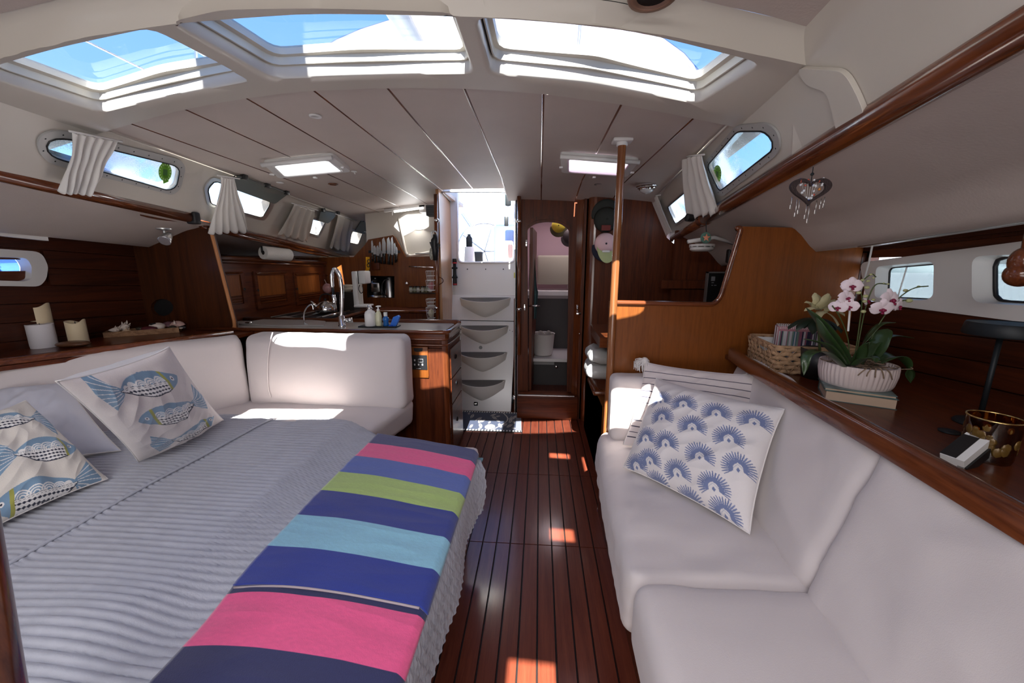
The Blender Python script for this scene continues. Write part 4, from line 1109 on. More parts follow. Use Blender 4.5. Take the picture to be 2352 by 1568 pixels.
# seat of the L
cushion('seat_cushion', [V(-2.35, 1.55, .34), V(-.93, 1.66, .34), V(-.80, 2.28, .34), V(-2.35, 2.28, .34), V(-2.35, 1.55, .505), V(-.90, 1.66, .50), V(-.775, 2.28, .515), V(-2.35, 2.28, .515)], FAB, pb, .04, (0, 0, .008), wr=.006, wf=6, seg=16)
def pcush(nm, a, b_, z0, z1, t0, t1, lean, par, **k):
    """upright back cushion whose face runs a->b (a left, b right seen from the seat)"""
    a, b_ = Vector(a), Vector(b_); d = (b_-a).normalized(); nn = V(-d.y, d.x, 0)
    if k.pop('flip', False): nn = -nn
    A, B = V(a.x, a.y, z0), V(b_.x, b_.y, z0); A2, B2 = V(a.x, a.y, z1)+nn*lean, V(b_.x, b_.y, z1)+nn*lean
    return cushion(nm, [A, B, B+nn*t0, A+nn*t0, A2, B2, B2+nn*t1, A2+nn*t1], FAB, par, **k)
o = pcush('back_cushion', (xl_+.008, 2.10, 0), (xr_-.006, 2.10, 0), .49, .930, .20, .17, .03, pb, r=.045, bulge=(0, .010, 0), wr=.006, wf=5, seg=18)
a = P(2, 846, Z=.90); b_ = P(541, 772, Z=.93)
_e = (b_-a).normalized()*.30
o = pcush('back_cushion', (a.x+.08-_e.x, a.y-_e.y, 0), (b_.x+.05, b_.y-.0, 0), .47, .925, .16, .12, .05, pb, r=.045, bulge=(0, .012, 0), wr=.008, wf=5, seg=18)
o = pcush('back_cushion', (a.x-.05, .3, 0), (a.x-.05, a.y-.3, 0), .47, .915, .16, .12, .05, pb, r=.045, bulge=(0, .012, 0), wr=.008, wf=5, seg=14)
# thin welt on the galley-side back cushion
sm_ = [P(x, y, Y=2.095) for x, y in ((623, 764), (617, 800), (614, 850), (616, 890), (622, 912))]
MB().tube(spline([p+V(0, .012*(1 if i == 0 else 0), 0) for i, p in enumerate(sm_)], 5), .0035, 6).build('seam', FAB, pb, True)

# port shelf
sh = T('port_shelf', 'varnished shelf behind the port settee', 'shelf', (-2.3, 1.9, .9))
f0, f1 = P(0, 826, Z=.945), P(538, 760, Z=.945)
f0b = V(f0.x-.10, .5, .945)
MB().plate([V(p.x, p.y, .915) for p in (f0b, f0, f1, V(f1.x, YL, 0), V(HXL, YL, 0), V(HXL, .5, 0))], [], V(0, 0, -.02)).build('shelf_board', W_REDY, sh)
MB().tube([V(p.x-.012, p.y, .932) for p in (f0b, f0, f0.lerp(f1, .5)+V(.0, 0, 0), f1)], .018, 8).build('fiddle_rail', W_TRIM, sh, True)

# starboard sofa
so = T('starboard_sofa', 'long cream upholstered sofa to starboard', 'sofa', (.6, 1.2, 0))
MB().hexa([V(.34, .2, 0), V(1.0, .2, 0), V(1.1, 1.96, 0), V(.345, 1.96, 0), V(.32, .2, .27), V(1.0, .2, .27), V(1.1, 1.96, .27), V(.345, 1.96, .27)]).build('base', W_RED, so)
fx = lambda y: {1.96: .325, .95: .268}.get(y, .25)
cushion('seat_cushion', [V(.315, 1.95, .27), V(1.0, 1.95, .27), V(.90, .955, .27), V(.262, .955, .27), V(.325, 1.95, .475), V(1.0, 1.95, .475), V(.90, .955, .475), V(.262, .955, .475)][0:0] or
        [V(.262, .955, .27), V(.90, .955, .27), V(1.0, 1.95, .27), V(.315, 1.95, .27), V(.268, .955, .472), V(.90, .955, .472), V(1.0, 1.95, .478), V(.325, 1.95, .478)], FAB, so, .05, (.012, 0, .012), wr=.011, wf=7, seg=26, seed=3, wdir=(.4, 1.6, 1))
cushion('seat_cushion', [V(.282, .18, .27), V(.85, .18, .27), V(.90, .962, .27), V(.275, .962, .27), V(.27, .18, .478), V(.85, .18, .478), V(.90, .962, .482), V(.278, .962, .482)], FAB, so, .05, (.012, 0, .012), wr=.004, wf=5, seg=18, seed=9)
def sback(y): return .70+.085*(y-.7), .835+.125*(y-.7)
def bk_(y0, y1, zt, seed, z1b=0):
    (a0, a1), (b0, b1) = sback(y0), sback(y1)
    return cushion('back_cushion', [V(a0, y0, .45), V(a0+.16, y0, .45), V(b0+.16, y1, .45), V(b0, y1, .45), V(a1, y0, zt), V(a1+.055, y0, zt), V(b1+.055, y1, zt-z1b), V(b1, y1, zt-z1b)], FAB, so, .05, (.0, 0, .0), wr=.013, wf=5, seg=26, seed=seed)
bk_(.955, 1.90, .915, 5, .0); bk_(.15, .962, .925, 12)
# bolster at the far end
ar = T('arm_bolster', 'cream square bolster cushion standing at the far end of the starboard sofa', 'cushion', P(1440, 990, Y=1.86))
p = [P(1404, 990, Y=1.82), P(1488, 992, Y=1.82), P(1490, 868, Y=1.84), P(1408, 868, Y=1.84)]
p[0].z = p[1].z = .475
cushion('cushion_body', [p[0], V(p[1].x+.25, 1.82, .475), V(p[1].x+.25, 1.955, .475), V(p[0].x, 1.955, .475), p[3], V(p[2].x+.25, 1.84, p[2].z), V(p[2].x+.25, 1.955, p[2].z), V(p[3].x, 1.955, p[3].z)], FAB, ar, .035, (0, .006, 0), wr=.003, seg=12)
# starboard shelf and its trim
s2 = T('starboard_shelf', 'varnished shelf behind the starboard sofa', 'shelf', (1.3, 1.4, .9))
ZS = .905
tr = [P(1700, 822, Z=.94), P(1850, 908, Z=.94), P(2040, 1012, Z=.94), P(2352, 1188, Z=.94)]
tr = [V(p.x+.02, p.y, .937) for p in tr]; tr.append(tr[-1]+(tr[-1]-tr[-2]).normalized()*.35)
MB().plate([V(p.x, p.y, ZS) for p in tr]+[V(HXR+.02, tr[-1].y, ZS), V(HXR+.02, 1.965, ZS), V(tr[0].x+.02, 1.965, ZS)], [], V(0, 0, -.02)).build('shelf_board', W_REDY, s2)
k = tr
b = MB()
prof = [(-.022, -.04), (-.024, .004), (-.016, .014), (0, .017), (.014, .010), (.018, -.002), (.018, -.036)]
rows = []
kk = [tr[0]+V(.03, .16, 0)]+tr
for i, p in enumerate(kk):
    d = (kk[min(i+1, len(kk)-1)]-kk[max(i-1, 0)]).normalized(); nn = V(-d.y, d.x, 0)
    if nn.x < 0: nn = -nn
    rows.append([p+nn*a_+V(0, 0, c_) for a_, c_ in prof])
w = len(prof)
b.add([q for r_ in rows for q in r_], [(i*w+j, i*w+j+1, (i+1)*w+j+1, (i+1)*w+j) for i in range(len(rows)-1) for j in range(w-1)])
b.build('fiddle_rail', W_TRIM, s2, True, 60)

# ---- quilt over the bed
YFQ = [(-2.6, 1.98), (-1.3, 1.985), (-1.0, 1.90), (-.8, 1.755), (-.6, 1.68), (-.25, 1.565), (.2, 1.5)]
hem = [P(x, y, Z=.30) for x, y in ((1126, 1152), (1090, 1188), (1070, 1240), (1057, 1320), (1043, 1400), (1015, 1480), (980, 1568))]
hemt = sorted([(p.y, p.x) for p in hem])
def hemx(y): return itp(hemt, max(hemt[0][0], min(hemt[-1][0], y)))
def bump(x, y, cx_, cy_, rx, ry): return math.exp(-((x-cx_)/rx)**2-((y-cy_)/ry)**2)
def qbase(x, y):
    z = .512+.010*noise.noise(V(x*2.2, y*2.2, 1))
    z -= .028*bump(x, y, -.84, .72, .10, .12)
    z += .018*bump(x, y, -1.05, .70, .18, .12)
    z += .014*max(0, min(1, (-1.45-x)/.03))
    z -= .035*max(0, min(1, (y-1.80)/.2))**2 if x < -1.3 else 0
    return z
XE = -.262
def qsurf(s, v):
    """s: 0..1 over the top, 1..2 down the side"""
    if s <= 1:
        x = lerp(-2.32, XE, s); yf = itp(YFQ, x); y = lerp(.28, yf, v)
        z = qbase(x, y)
        e_ = max(0, (x-(XE-.05))/.05); z -= .012*e_**2
        ef = max(0, (y-(yf-.05))/.05); z -= .018*ef**2
        n_ = V(0, 0, 1)
    else:
        k = s-1; yf = itp(YFQ, XE)-.0; y = lerp(.28, yf+.0-.09*k, v)
        hx_ = hemx(y); z0 = qbase(XE, y)-.012
        x = XE+(hx_-XE)*math.sin(k*math.pi/2)**.8+.004*math.sin(y*19)*k; z = lerp(z0, .30, k)
        n_ = V(1, 0, .2)
        if k < .15: n_ = V(k/.15, 0, 1-k/.3)
    return x, y, z, n_.normalized()
NV = 620; top_n, side_n = 92, 16
vs = []
for i in range(top_n+side_n+1):
    s = i/top_n if i <= top_n else 1+(i-top_n)/side_n
    for j in range(NV+1):
        v = j/NV
        x, y, z, n_ = qsurf(s, v)
        yy = y+.008*noise.noise(V(x*3, y*3, 4))+.02*max(0, x+.85)*(1 if x > -.85 else 0)
        ph = (yy/.0245) % 1
        rib = math.sin(math.pi*ph)**.55
        if x < -1.452 : rib = math.sin(math.pi*((y+.01*noise.noise(V(x*5, y*5, 9)))/.0215 % 1))**.6*.8
        small = 0
        if x > -.90:
            w_ = min(1, (x+.90)/.1); cr = abs(math.sin(math.pi*(x+yy*.35)/.026))**.5
            rib = rib*(1-w_*.55)+w_*.55*rib*cr
            if s > 1: rib = abs(math.sin(math.pi*(y+z)/.03))**.5*abs(math.sin(math.pi*(y-z)/.03))**.5
        h_ = .0115*rib+.0016*noise.noise(V(x*60, y*60, 2))
        vs.append(V(x, y, z)+n_*h_)
W_ = NV+1
fs = [(i*W_+j, (i+1)*W_+j, (i+1)*W_+j+1, i*W_+j+1) for i in range(top_n+side_n) for j in range(NV)]
QM = mat('grey_blue_quilt', lin((178, 181, 192)), .88, bump=.25, bscale=260, sheen=.35, var=.05, vscale=20)
q_ = obj('quilt', vs, fs, QM, None, True)
tag(q_, 'grey-blue channel-quilted bedspread over the port berth, hanging into the aisle', 'bedspread')
fold = [V(-1.450-.02*math.sin(y*2), y, qbase(-1.47, y)+.010) for y in [.3+.05*i for i in range(34)]]
MB().tube(fold, .006, 6).build('piping', QM, q_, True)
# mattress filler under the quilt
MB().rbox((-1.28, 1.02, .40), (1.00, .70, .085), .03).build('mattress', FAB, pb, True)
MB().box((-2.2, .34, 0), (-.34, 1.66, .31)).build('berth_base', W_RED, pb)

# ---- striped beach towel folded over the bed edge
TC = {'slate': lin((66, 72, 118)), 'pink': lin((238, 92, 146)), 'peri': lin((84, 106, 178)), 'green': lin((172, 198, 116)), 'navy': lin((46, 60, 138)), 'sky': lin((142, 196, 218)), 'royal': lin((40, 58, 146)), 'dark': lin((44, 48, 92))}
def towy(px, py): return P(px, py, Z=.525).y
bands = [(towy(868, 999), 'slate'), (towy(848, 1021), 'pink'), (towy(816, 1053), 'peri'), (towy(780, 1090), 'green'), (towy(738, 1134), 'navy'), (towy(687, 1190), 'sky'), (towy(627, 1262), 'royal'), (towy(550, 1345), 'end')]
bands2 = [(towy(550, 1338), 'dark'), (towy(543, 1358), 'pink'), (towy(440, 1478), 'dark'), (.20, 'end')]
def towel(nm, bd, zoff, par, xl0, xl1, drop):
    y1, y0 = bd[0][0], bd[-1][0]; NX, NY = 60, 440
    vs = []; cols = []
    for i in range(NX+1):
        for j in range(NY+1):
            u = i/NX; y = lerp(y1, y0, j/NY)
            xl = lerp(xl0, xl1, j/NY); s = u*(XE-xl+drop)
            x = xl+s; z = qbase(min(x, XE), y)+.0085+zoff
            n_ = noise.noise(V(x*6, y*6, 3))*.004+(1-2*abs(noise.noise(V(x*5, y*17, 8))))*.0020
            if x > XE-.03:
                k = (x-(XE-.03)); z -= min(k*k*9, .9*k); x = XE-.03+k*.55+.008
            yy = y-(x-xl)/.53*lerp(.035, .150, (y-.8)/.9 if y > .8 else 0)+.012*math.sin(u*3.14)
            vs.append(V(x, yy, z+n_))
            c = bd[0][1]
            jy = y
            for (yb2, nm2) in bd:
                if jy <= yb2 and nm2 != 'end': c = nm2
            g = 1+.10*noise.noise(V(x*160, y*160, 0))
            cols.append([a*g for a in TC[c]])
    W2 = NY+1
    fs = [(i*W2+j, (i+1)*W2+j, (i+1)*W2+j+1, i*W2+j+1) for i in range(NX) for j in range(NY)]
    o = obj(nm, vs, fs, attr_mat('towel_print', .9, .2, 350, .3), par, True); set_attr(o, np.array(cols))
    md = o.modifiers.new('thick', 'SOLIDIFY'); md.thickness = .007; md.offset = 1
    return o
tw = T('beach_towel', 'folded beach towel with wide pink, green and blue stripes on the bed edge', 'towel', (-.5, 1.2, .53))
towel('top_fold', bands, .014, tw, -.785, -.790, .018)
towel('under_fold', bands2, .006, tw, -.795, -.74, .012)
e0 = bands[-1][0]
MB().tube(spline([V(x, e0-.002-.035*(x+.79)/.53+.012*math.sin((x+.79)/.53*3.14), qbase(min(x, XE), e0)+.0185) for x in (-.785, -.65, -.5, -.35, -.28)], 5), .0030, 8).build('folded_hem', mat('towel_hem', lin((170, 160, 165)), .9), tw, True)
cpt = P(1100, 1052, Z=.47)
def crn(u, v): return cpt+V(-.03+.05*u-.02*v, .035*u-.03+.01*v, .02-.075*v-.02*u)
o = MB().grid(crn, 6, 6).build('turned_corner', attr_mat('towel_print'), tw, True)
set_attr(o, np.array([TC['sky'] if j < 2 else (TC['pink'] if j == 4 else (.01, .01, .02)) for i in range(7) for j in range(7)]))

# ================================================================ PILLOWS
def homog(src, dst):
    A = []
    for (x, y), (u, v) in zip(src, dst):
        A.append([x, y, 1, 0, 0, 0, -u*x, -u*y, -u]); A.append([0, 0, 0, x, y, 1, -v*x, -v*y, -v])
    _, _, vt = np.linalg.svd(np.array(A, float)); return vt[-1].reshape(3, 3)
def happ(H, x, y):
    q = H @ np.array([x, y, 1.0]); return q[0]/q[2], q[1]/q[2]
def pillow(name, label, tl, tr, br, bl, zb, lean, th, m, N=60, colf=None, grp=None, seed=0, wrk=.016, pinch=.06, mname=None):
    B0, B1 = P(*bl, Z=zb), P(*br, Z=zb)
    d = (B1-B0).normalized(); pe = V(-d.y, d.x, 0)
    if pe.y < 0: pe = -pe
    up = pe*math.cos(R(lean))+V(0, 0, 1)*math.sin(R(lean)); nn = d.cross(up).normalized()
    if nn.dot(V(*EYE)-B0) < 0: nn = -nn
    pl = (B0, nn); T0, T1 = PP(*tl, pl), PP(*tr, pl)
    t = T(name, label, 'pillow', (B0+B1)/2, grp)
    us = np.linspace(-1, 1, N+1)
    U, Vv = np.meshgrid(us, us, indexing='ij')
    def surf(sign):
        vs = []
        for i in range(N+1):
            for j in range(N+1):
                u, v = us[i], us[j]
                uu = u*(1-pinch*(1-abs(v)**2.5)*abs(u)**2); vv = v*(1-pinch*(1-abs(u)**2.5)*abs(v)**2)
                a, b_ = (uu+1)/2, (vv+1)/2
                p = (T0*(1-a)+T1*a)*(1-b_)+(B0*(1-a)+B1*a)*b_
                e_ = max(0, (1-u**2))*max(0, (1-v**2))
                h_ = th*(e_**.45)
                k = noise.noise(V(u*1.6+seed, v*1.6, 3))*.9+noise.noise(V(u*3.5+seed, v*3.5, 7))*.5+(1-2*abs(noise.noise(V((u+v)*3.2+seed, (u-v)*1.1, 5))))*.45
                edge = min(1, e_*3)
                h_ += wrk*k*edge
                r_ = (abs(u)**6+abs(v)**6)
                h_ += wrk*.5*math.sin(9*math.atan2(v, u)+seed)*min(1, r_)*edge
                vs.append(p+nn*sign*max(h_, .0015))
        return vs
    fs = [(i*(N+1)+j, (i+1)*(N+1)+j, (i+1)*(N+1)+j+1, i*(N+1)+j+1) for i in range(N) for j in range(N)]
    f_ = obj('pillow_cover', surf(1), fs, m, t, True)
    if colf is not None: set_attr(f_, colf(U.ravel(), Vv.ravel()))
    o = MB().add(surf(-1) if N <= 80 else [], fs if N <= 80 else [])
    if N > 80:
        st_ = N//40
        bs = surf(-1); idx = list(range(0, N+1, st_))
        vs2 = [bs[i*(N+1)+j] for i in idx for j in idx]; w = len(idx)
        o = MB().add(vs2, [(i*w+j, (i+1)*w+j, (i+1)*w+j+1, i*w+j+1) for i in range(w-1) for j in range(w-1)])
    o.build('pillow_back', mname or FAB, t, True)
    ed = [((-1, s), ) for s in (0,)]
    bd = []
    Fv = [v.co.copy() for v in f_.data.vertices]; st_ = max(1, N//30)
    ring = [i*(N+1) for i in range(0, N+1, st_)]+[N*(N+1)+j for j in range(st_, N+1, st_)]+[i*(N+1)+N for i in range(N-st_, -1, -st_)]+[j for j in range(N-st_, 0, -st_)]
    MB().tube([Fv[i] for i in ring], .0028, 6, closed=True).build('piping', mname or FAB, t, True)
    return t, (B0, B1, T0, T1, nn)
LINEN = mat('white_linen', lin((222, 218, 216)), .9, bump=.2, bscale=420, sheen=.3)
ATTR = attr_mat('printed_cotton', .9, .18, 420, .25)

def fish_cols(H, fishes, base):
    def f(U, W):
        col = np.tile(np.array(base, float), (len(U), 1))
        col *= (1+.02*np.random.RandomState(1).randn(len(U)))[:, None]
        blue, green, dark, white, grey = lin((122, 152, 178)), lin((160, 160, 78)), lin((30, 36, 58)), lin((232, 230, 228)), lin((96, 128, 160))
        for (hd, tail, wid, flip) in fishes:
            h = np.array(happ(H, *hd)); t_ = np.array(happ(H, *tail)); L = np.linalg.norm(t_-h)
            ex = (t_-h)/L; ey = np.array([-ex[1], ex[0]])*flip
            X = ((U-h[0])*ex[0]+(W-h[1])*ex[1])/L; Y = ((U-h[0])*ey[0]+(W-h[1])*ey[1])/L
            # body from 0 to .74, tail .72 to 1.0 (fan)
            half = wid*np.sin(np.pi*np.clip(X/.76, 0, 1))**.75
            body = (X > 0) & (X < .76) & (np.abs(Y) < half)
            col[body] = blue
            tl_ = (X > .70) & (X < 1.0) & (np.abs(Y) < .018+(X-.72)*.85)
            tl_ &= X < 1.0-.05*np.abs(Y)/.17
            col[tl_] = blue
            ang = np.arctan2(Y, X-.66)
            ray_ = tl_ & (X > .76) & (np.abs(((ang/.17+.5) % 1)-.5) < .06/np.maximum(.2, (X-.66)/.34)*.9)
            col[ray_] = white
            top = Y < 0; bot = Y > -.005
            dk = body & (X > .20) & bot
            col[dk] = dark
            rows = ((Y/ .038) % 1)
            sc_ = (np.abs(rows-.5) < .33+.12*np.sin(X*150))
            lines = dk & sc_ & (Y > .012) & (Y < half-.012)
            col[lines] = white
            ln_ = body & (np.abs(Y-.004) < .006) & (X > .2); col[ln_] = white
            for cx_ in (.27, .38, .49, .59, .67):
                r0 = wid*.50*np.sin(np.pi*cx_/.76)**.8
                rr_ = np.sqrt((X-cx_)**2+(Y+.002)**2)
                for q in (1.0, .68, .36):
                    a_ = body & (Y < -.005) & (np.abs(rr_-r0*q) < .0062); col[a_] = white
            gb = body & (np.abs(X-.185-.02*np.abs(Y)/wid) < .018); col[gb] = green
            hdm = body & (X < .16) ; col[hdm] = blue
            ed_ = body & (X > .2) & (Y > half-.010); col[ed_] = dark
            ee = (X-.105)**2+((Y+.012))**2
            col[ee < .024**2] = white; col[ee < .010**2] = dark
        return col
    return f
UV4 = [(-1, -1), (1, -1), (1, 1), (-1, 1)]
c1 = [(128, 874), (386, 796), (512, 964), (318, 1060)]
H1 = homog(c1, UV4)
pillow('fish_pillow', 'white square pillow printed with three whole blue fish, leaning on the port backrest', *c1, .545, 52, .075, ATTR, N=300, seed=2, mname=LINEN,
       colf=fish_cols(H1, [((372, 834), (183, 882), .125, -1), ((263, 930), (440, 880), .155, 1), ((472, 936), (308, 1000), .14, -1)], lin((222, 214, 211))))
c2 = [(-150, 985), (58, 920), (247, 1100), (-55, 1232)]
H2 = homog(c2, UV4)
pillow('fish_pillow', 'white pillow with large blue fish, cut by the left edge of the view', *c2, .545, 50, .08, ATTR, N=300, seed=6, mname=LINEN,
       colf=fish_cols(H2, [((-110, 985), (98, 965), .13, 1), ((148, 1020), (-60, 1060), .16, -1), ((-50, 1180), (228, 1100), .15, 1)], lin((218, 212, 204))))
pillow('bed_pillow', 'plain white bed pillow lying between the two fish pillows', (-70, 905), (150, 878), (278, 1035), (-60, 1090), .545, 40, .085, mat('pillowcase_white', lin((205, 207, 220)), .9, bump=.1, bscale=300, sheen=.3), N=60, seed=11, wrk=.016, mname=LINEN)
# shell pillow
c3 = [(1508, 868), (1802, 940), (1722, 1226), (1432, 1072)]
H3 = homog(c3, UV4)
SH = [(1528, 925), (1584, 938), (1657, 957), (1743, 972), (1535, 968), (1605, 992), (1687, 1017), (1494, 1010), (1545, 1027), (1622, 1057), (1710, 1082), (1466, 1068), (1502, 1062), (1567, 1092), (1651, 1125), (1508, 1112), (1582, 1152), (1668, 1180)]
def shell_cols(U, W):
    col = np.tile(np.array(lin((222, 217, 217)), float), (len(U), 1))
    blue = np.array(lin((112, 124, 162))); pale = np.array(lin((219, 215, 216)))
    for (px, py) in SH:
        c = np.array(happ(H3, px, py+10)); up = np.array(happ(H3, px-3, py-25))-c; L = .222
        ex = up/np.linalg.norm(up); ey = np.array([-ex[1], ex[0]])
        X = ((U-c[0])*ex[0]+(W-c[1])*ex[1])/L; Y = ((U-c[0])*ey[0]+(W-c[1])*ey[1])/L
        rr_ = np.hypot(X, Y); an = np.arctan2(Y, X)
        fan = (rr_ > .30) & (rr_ < 1.02+.04*np.sin(an*18)) & (np.abs(an) < 2.15)
        spoke = np.abs(((an/.185) % 1)-.5) < np.clip(.66-.50*(rr_-.30)/.7, .14, .7)
        m_ = fan & spoke; col[m_] = blue*(1+.15*np.sin(an[m_]*40))[:, None]
        tri = (np.abs(Y) < .30) & (X > -.40) & (X < .36-np.abs(Y)*.9); col[tri] = pale
        ol = tri & (np.abs(X-(.25-np.abs(Y)*.9)) < .03); col[ol] = np.array(lin((180, 184, 198)))
        dia = (np.abs(X+.12)*.7+np.abs(Y)) < .12; col[dia] = blue
    return col
pillow('shell_pillow', 'white square pillow embroidered with blue shell fans, in front on the starboard sofa', *c3, .50, 50, .085, ATTR, N=300, seed=4, mname=LINEN, colf=shell_cols, wrk=.013)
c4 = [(1482, 832), (1744, 862), (1722, 1085), (1432, 1020)]
H4 = homog(c4, UV4)
def stripe_cols(U, W):
    col = np.tile(np.array(lin((224, 214, 212)), float), (len(U), 1))
    n_ = np.array(lin((52, 50, 72)))
    for s in (-.78, -.62, -.47, -.30, -.16, -.02, .40, .54, .68, .80):
        col[np.abs(W-s) < .011] = n_
    return col
tp_, (B0, B1, T0, T1, nn) = pillow('striped_pillow', 'white tasselled pillow with thin dark stripes behind the shell pillow', *c4, .50, 66, .07, ATTR, N=240, seed=8, mname=LINEN, colf=stripe_cols)
for c in (T0, T1):
    d = (c-(B0+B1)/2); d.normalize()
    side_ = (T1-T0).normalized()*(1 if c is T1 else -1)
    b = MB(); b.sphere(c+d*.008, .019, 10)
    rnd = random.Random(5)
    for k in range(60):
        q = c+d*.012+V(rnd.uniform(-1, 1), rnd.uniform(-1, 1), rnd.uniform(-1, 1))*.009
        e1 = q+side_*(-.02 if c is T1 else .012)+V(rnd.uniform(-1, 1), rnd.uniform(-1, 1), rnd.uniform(-.3, .3))*.034+V(0, 0, -.014)
        e2 = e1+V(rnd.uniform(-1, 1)*.008, rnd.uniform(-1, 1)*.008, -.03)-side_*.006
        b.tube([q, q.lerp(e1, .6)+V(0, 0, .004), e1, e2], [.0022, .0024, .002, .0012], 5)
    o = b.build('tassel', LINEN, tp_, True); o['kind'] = 'stuff'

# ================================================================ CURTAINS
def curtain(name, label, tl, tr, br, bl, pl, n, offs=.03, waist=None, pleats=7, amp=.010, grp='white curtains on the small windows', rod=True, m=CURT, X=None):
    t = T(name, label, 'curtain', PP(*tl, pl), grp)
    def fn(u, v):
        l = (lerp(tl[0], bl[0], v), lerp(tl[1], bl[1], v)); r_ = (lerp(tr[0], br[0], v), lerp(tr[1], br[1], v))
        if waist:
            k = math.exp(-((v-waist[0])/.28)**2)*waist[1]
            mx, my = (l[0]+r_[0])/2, (l[1]+r_[1])/2
            l = (lerp(l[0], mx, k), lerp(l[1], my, k)); r_ = (lerp(r_[0], mx, k), lerp(r_[1], my, k))
        px, py = lerp(l[0], r_[0], u), lerp(l[1], r_[1], u)
        py += 3*math.sin(u*pleats*6.28+1)*v
        return PP(px, py, pl)-n*(offs+amp*math.sin(u*pleats*2*math.pi+.8*math.sin(v*4))*(.6+.5*v)+amp*.6*noise.noise(V(u*3, v*3, pleats)))
    o = MB().grid(fn, 84, 24).build('cloth', m, t, True)
    md = o.modifiers.new('thick', 'SOLIDIFY'); md.thickness = .002
    if rod:
        a, b_ = PP(tl[0]-6, tl[1]-2, pl)-n*offs, PP(tr[0]+8, tr[1]-2+(tr[1]-tl[1])*.1, pl)-n*offs
        MB().tube([a, b_], .004, 6).build('curtain_track', GELW, t, True)
    return t
curtain('curtain', 'white curtain gathered across the left part of the long port window', (138, 282), (250, 306), (190, 428), (112, 420), PLL, nL, .045, (.35, .15), 5, .012)
curtain('curtain', 'white tied curtain flaring out above the port grab rail joint', (484, 388), (524, 396), (556, 518), (462, 520), PLL, nL, .055, (.15, .25), 5, .012)
curtain('curtain', 'cream curtain drawn flat between the second and third port windows', (668, 462), (716, 478), (700, 550), (632, 530), PLL, nL, .03, None, 4, .009, m=GEL)
curtain('curtain', 'cream curtain between the third and fourth port windows', (770, 488), (806, 503), (796, 575), (752, 562), PLL, nL, .03, None, 3, .008, m=GEL)
curtain('curtain', 'white curtain lit by the aftmost port window', (838, 530), (852, 534), (850, 590), (832, 588), PLL, nL, .03, None, 2, .006)
curtain('curtain', 'white curtain hanging between the two starboard coachroof windows', (1584, 352), (1630, 346), (1668, 482), (1590, 496), PLR, nR, .04, None, 4, .010)
curtain('curtain', 'white curtain on the far side of the second starboard window', (1496, 450), (1520, 444), (1552, 528), (1532, 546), PLR, nR, .035, None, 3, .008)
# light pelmet at the curtain heads
MB().tube([PC(221, 289)+V(.02, 0, -.012), PC(735, 473)+V(.02, 0, -.012)], .004, 6).build('curtain_track', GEL, wall_left, True)
MB().tube([PC(1700, 262)+V(-.02, 0, -.012), PC(1518, 442)+V(-.02, 0, -.012)], .004, 6).build('curtain_track', GEL, wall_right, True)

# ================================================================ CEILING FITTINGS
def deck_hatch(label, quad, glow, tint):
    p = [PC(*q, dz=-.012) for q in quad]; c = sum(p, V(0, 0, 0))/4
    t = T('deck_hatch', label, 'hatch', c, None)
    lo = rloop([V(a.x, a.y, camb(a.x)-.002) for a in p], .03)
    lo2 = [V(a.x, a.y, a.z-.022) for a in lo]; cc = sum(lo2, V(0, 0, 0))/len(lo2)
    inn = [cc+(a-cc)*.80 for a in lo2]; inn_up = [a+V(0, 0, .016) for a in inn]; n = len(lo)
    b = MB(); b.add(lo+[cc+(a-cc)*1.0+V(0, 0, 0) for a in lo2], [(i, (i+1) % n, n+(i+1) % n, n+i) for i in range(n)])
    b.add(lo2+inn, [(i, (i+1) % n, n+(i+1) % n, n+i) for i in range(n)])
    b.add(inn+inn_up, [(i, (i+1) % n, n+(i+1) % n, n+i) for i in range(n)])
    b.build('frame', WHITE, t, True, 40)
    MB().tube(resamp(inn, 50), .006, 6, closed=True).build('inner_bead', tint, t, True)
    MB().plate([a+V(0, 0, .014) for a in inn], [], V(0, 0, .003)).build('lit_pane', glow, t)
    a, b2 = p[0]+V(0, -.012, -.018), p[1]+V(0, -.012, -.018)
    MB().tube([a, b2], .012, 8).build('blind_cassette', WHITE, t, True)
    for q in (p[1].lerp(p[2], .5), p[0].lerp(p[3], .5), p[2].lerp(p[3], .5)): MB().rbox(q+V(0, 0, -.026), (.010, .010, .005), .003).build('catch', WHITE, t, True)
    return t
deck_hatch('white framed deck hatch, port side of the ceiling', [(604, 372), (765, 355), (806, 390), (640, 405)], mat('daylit_hatch_pane', (.9, .9, .9), .4, emit=(1, 1, 1), es=1.3), WHITE)
deck_hatch('white framed deck hatch behind the pillar head', [(1287, 352), (1468, 366), (1440, 402), (1290, 392)], mat('daylit_hatch_pane_lilac', (.9, .85, .9), .4, emit=(.98, .88, 1), es=1.3), mat('lilac_plastic', (.75, .62, .72), .4))
def downlight(label, px, py, r, ring, cen, name='downlight', cat='downlight'):
    p = PC(px, py); t = T(name, label, cat, p)
    MB().lathe([(r*.62, .0), (r*.66, -.006), (r*.95, -.005), (r, .0)], p+V(0, 0, -.001), 24).build('rim', ring, t, True)
    MB().lathe([(.0, -.001), (r*.64, -.001), (r*.64, .006)], p+V(0, 0, -.001), 20).build('lens', cen, t, True)
    return t
downlight('small white recessed downlight in the port ceiling panel', 724, 265, .024, WHITE, ALUD)
downlight('small white recessed light near the port window flap', 643, 418, .022, WHITE, WHITE)
downlight('large round recessed fitting cut by the top edge of the view', 1500, -12, .055, mat('brass_tinted_ring', (.35, .22, .16), .4, metal=.6), DARKIN)
downlight('dark round ceiling vent ahead of the port deck hatch', 765, 422, .034, W_TRIM, BLACK, 'ceiling_vent', 'vent')
downlight('dark round ceiling vent beside the pillar', 1376, 422, .036, mat('grey_ring', (.16, .14, .13), .5), BLACK, 'ceiling_vent', 'vent')
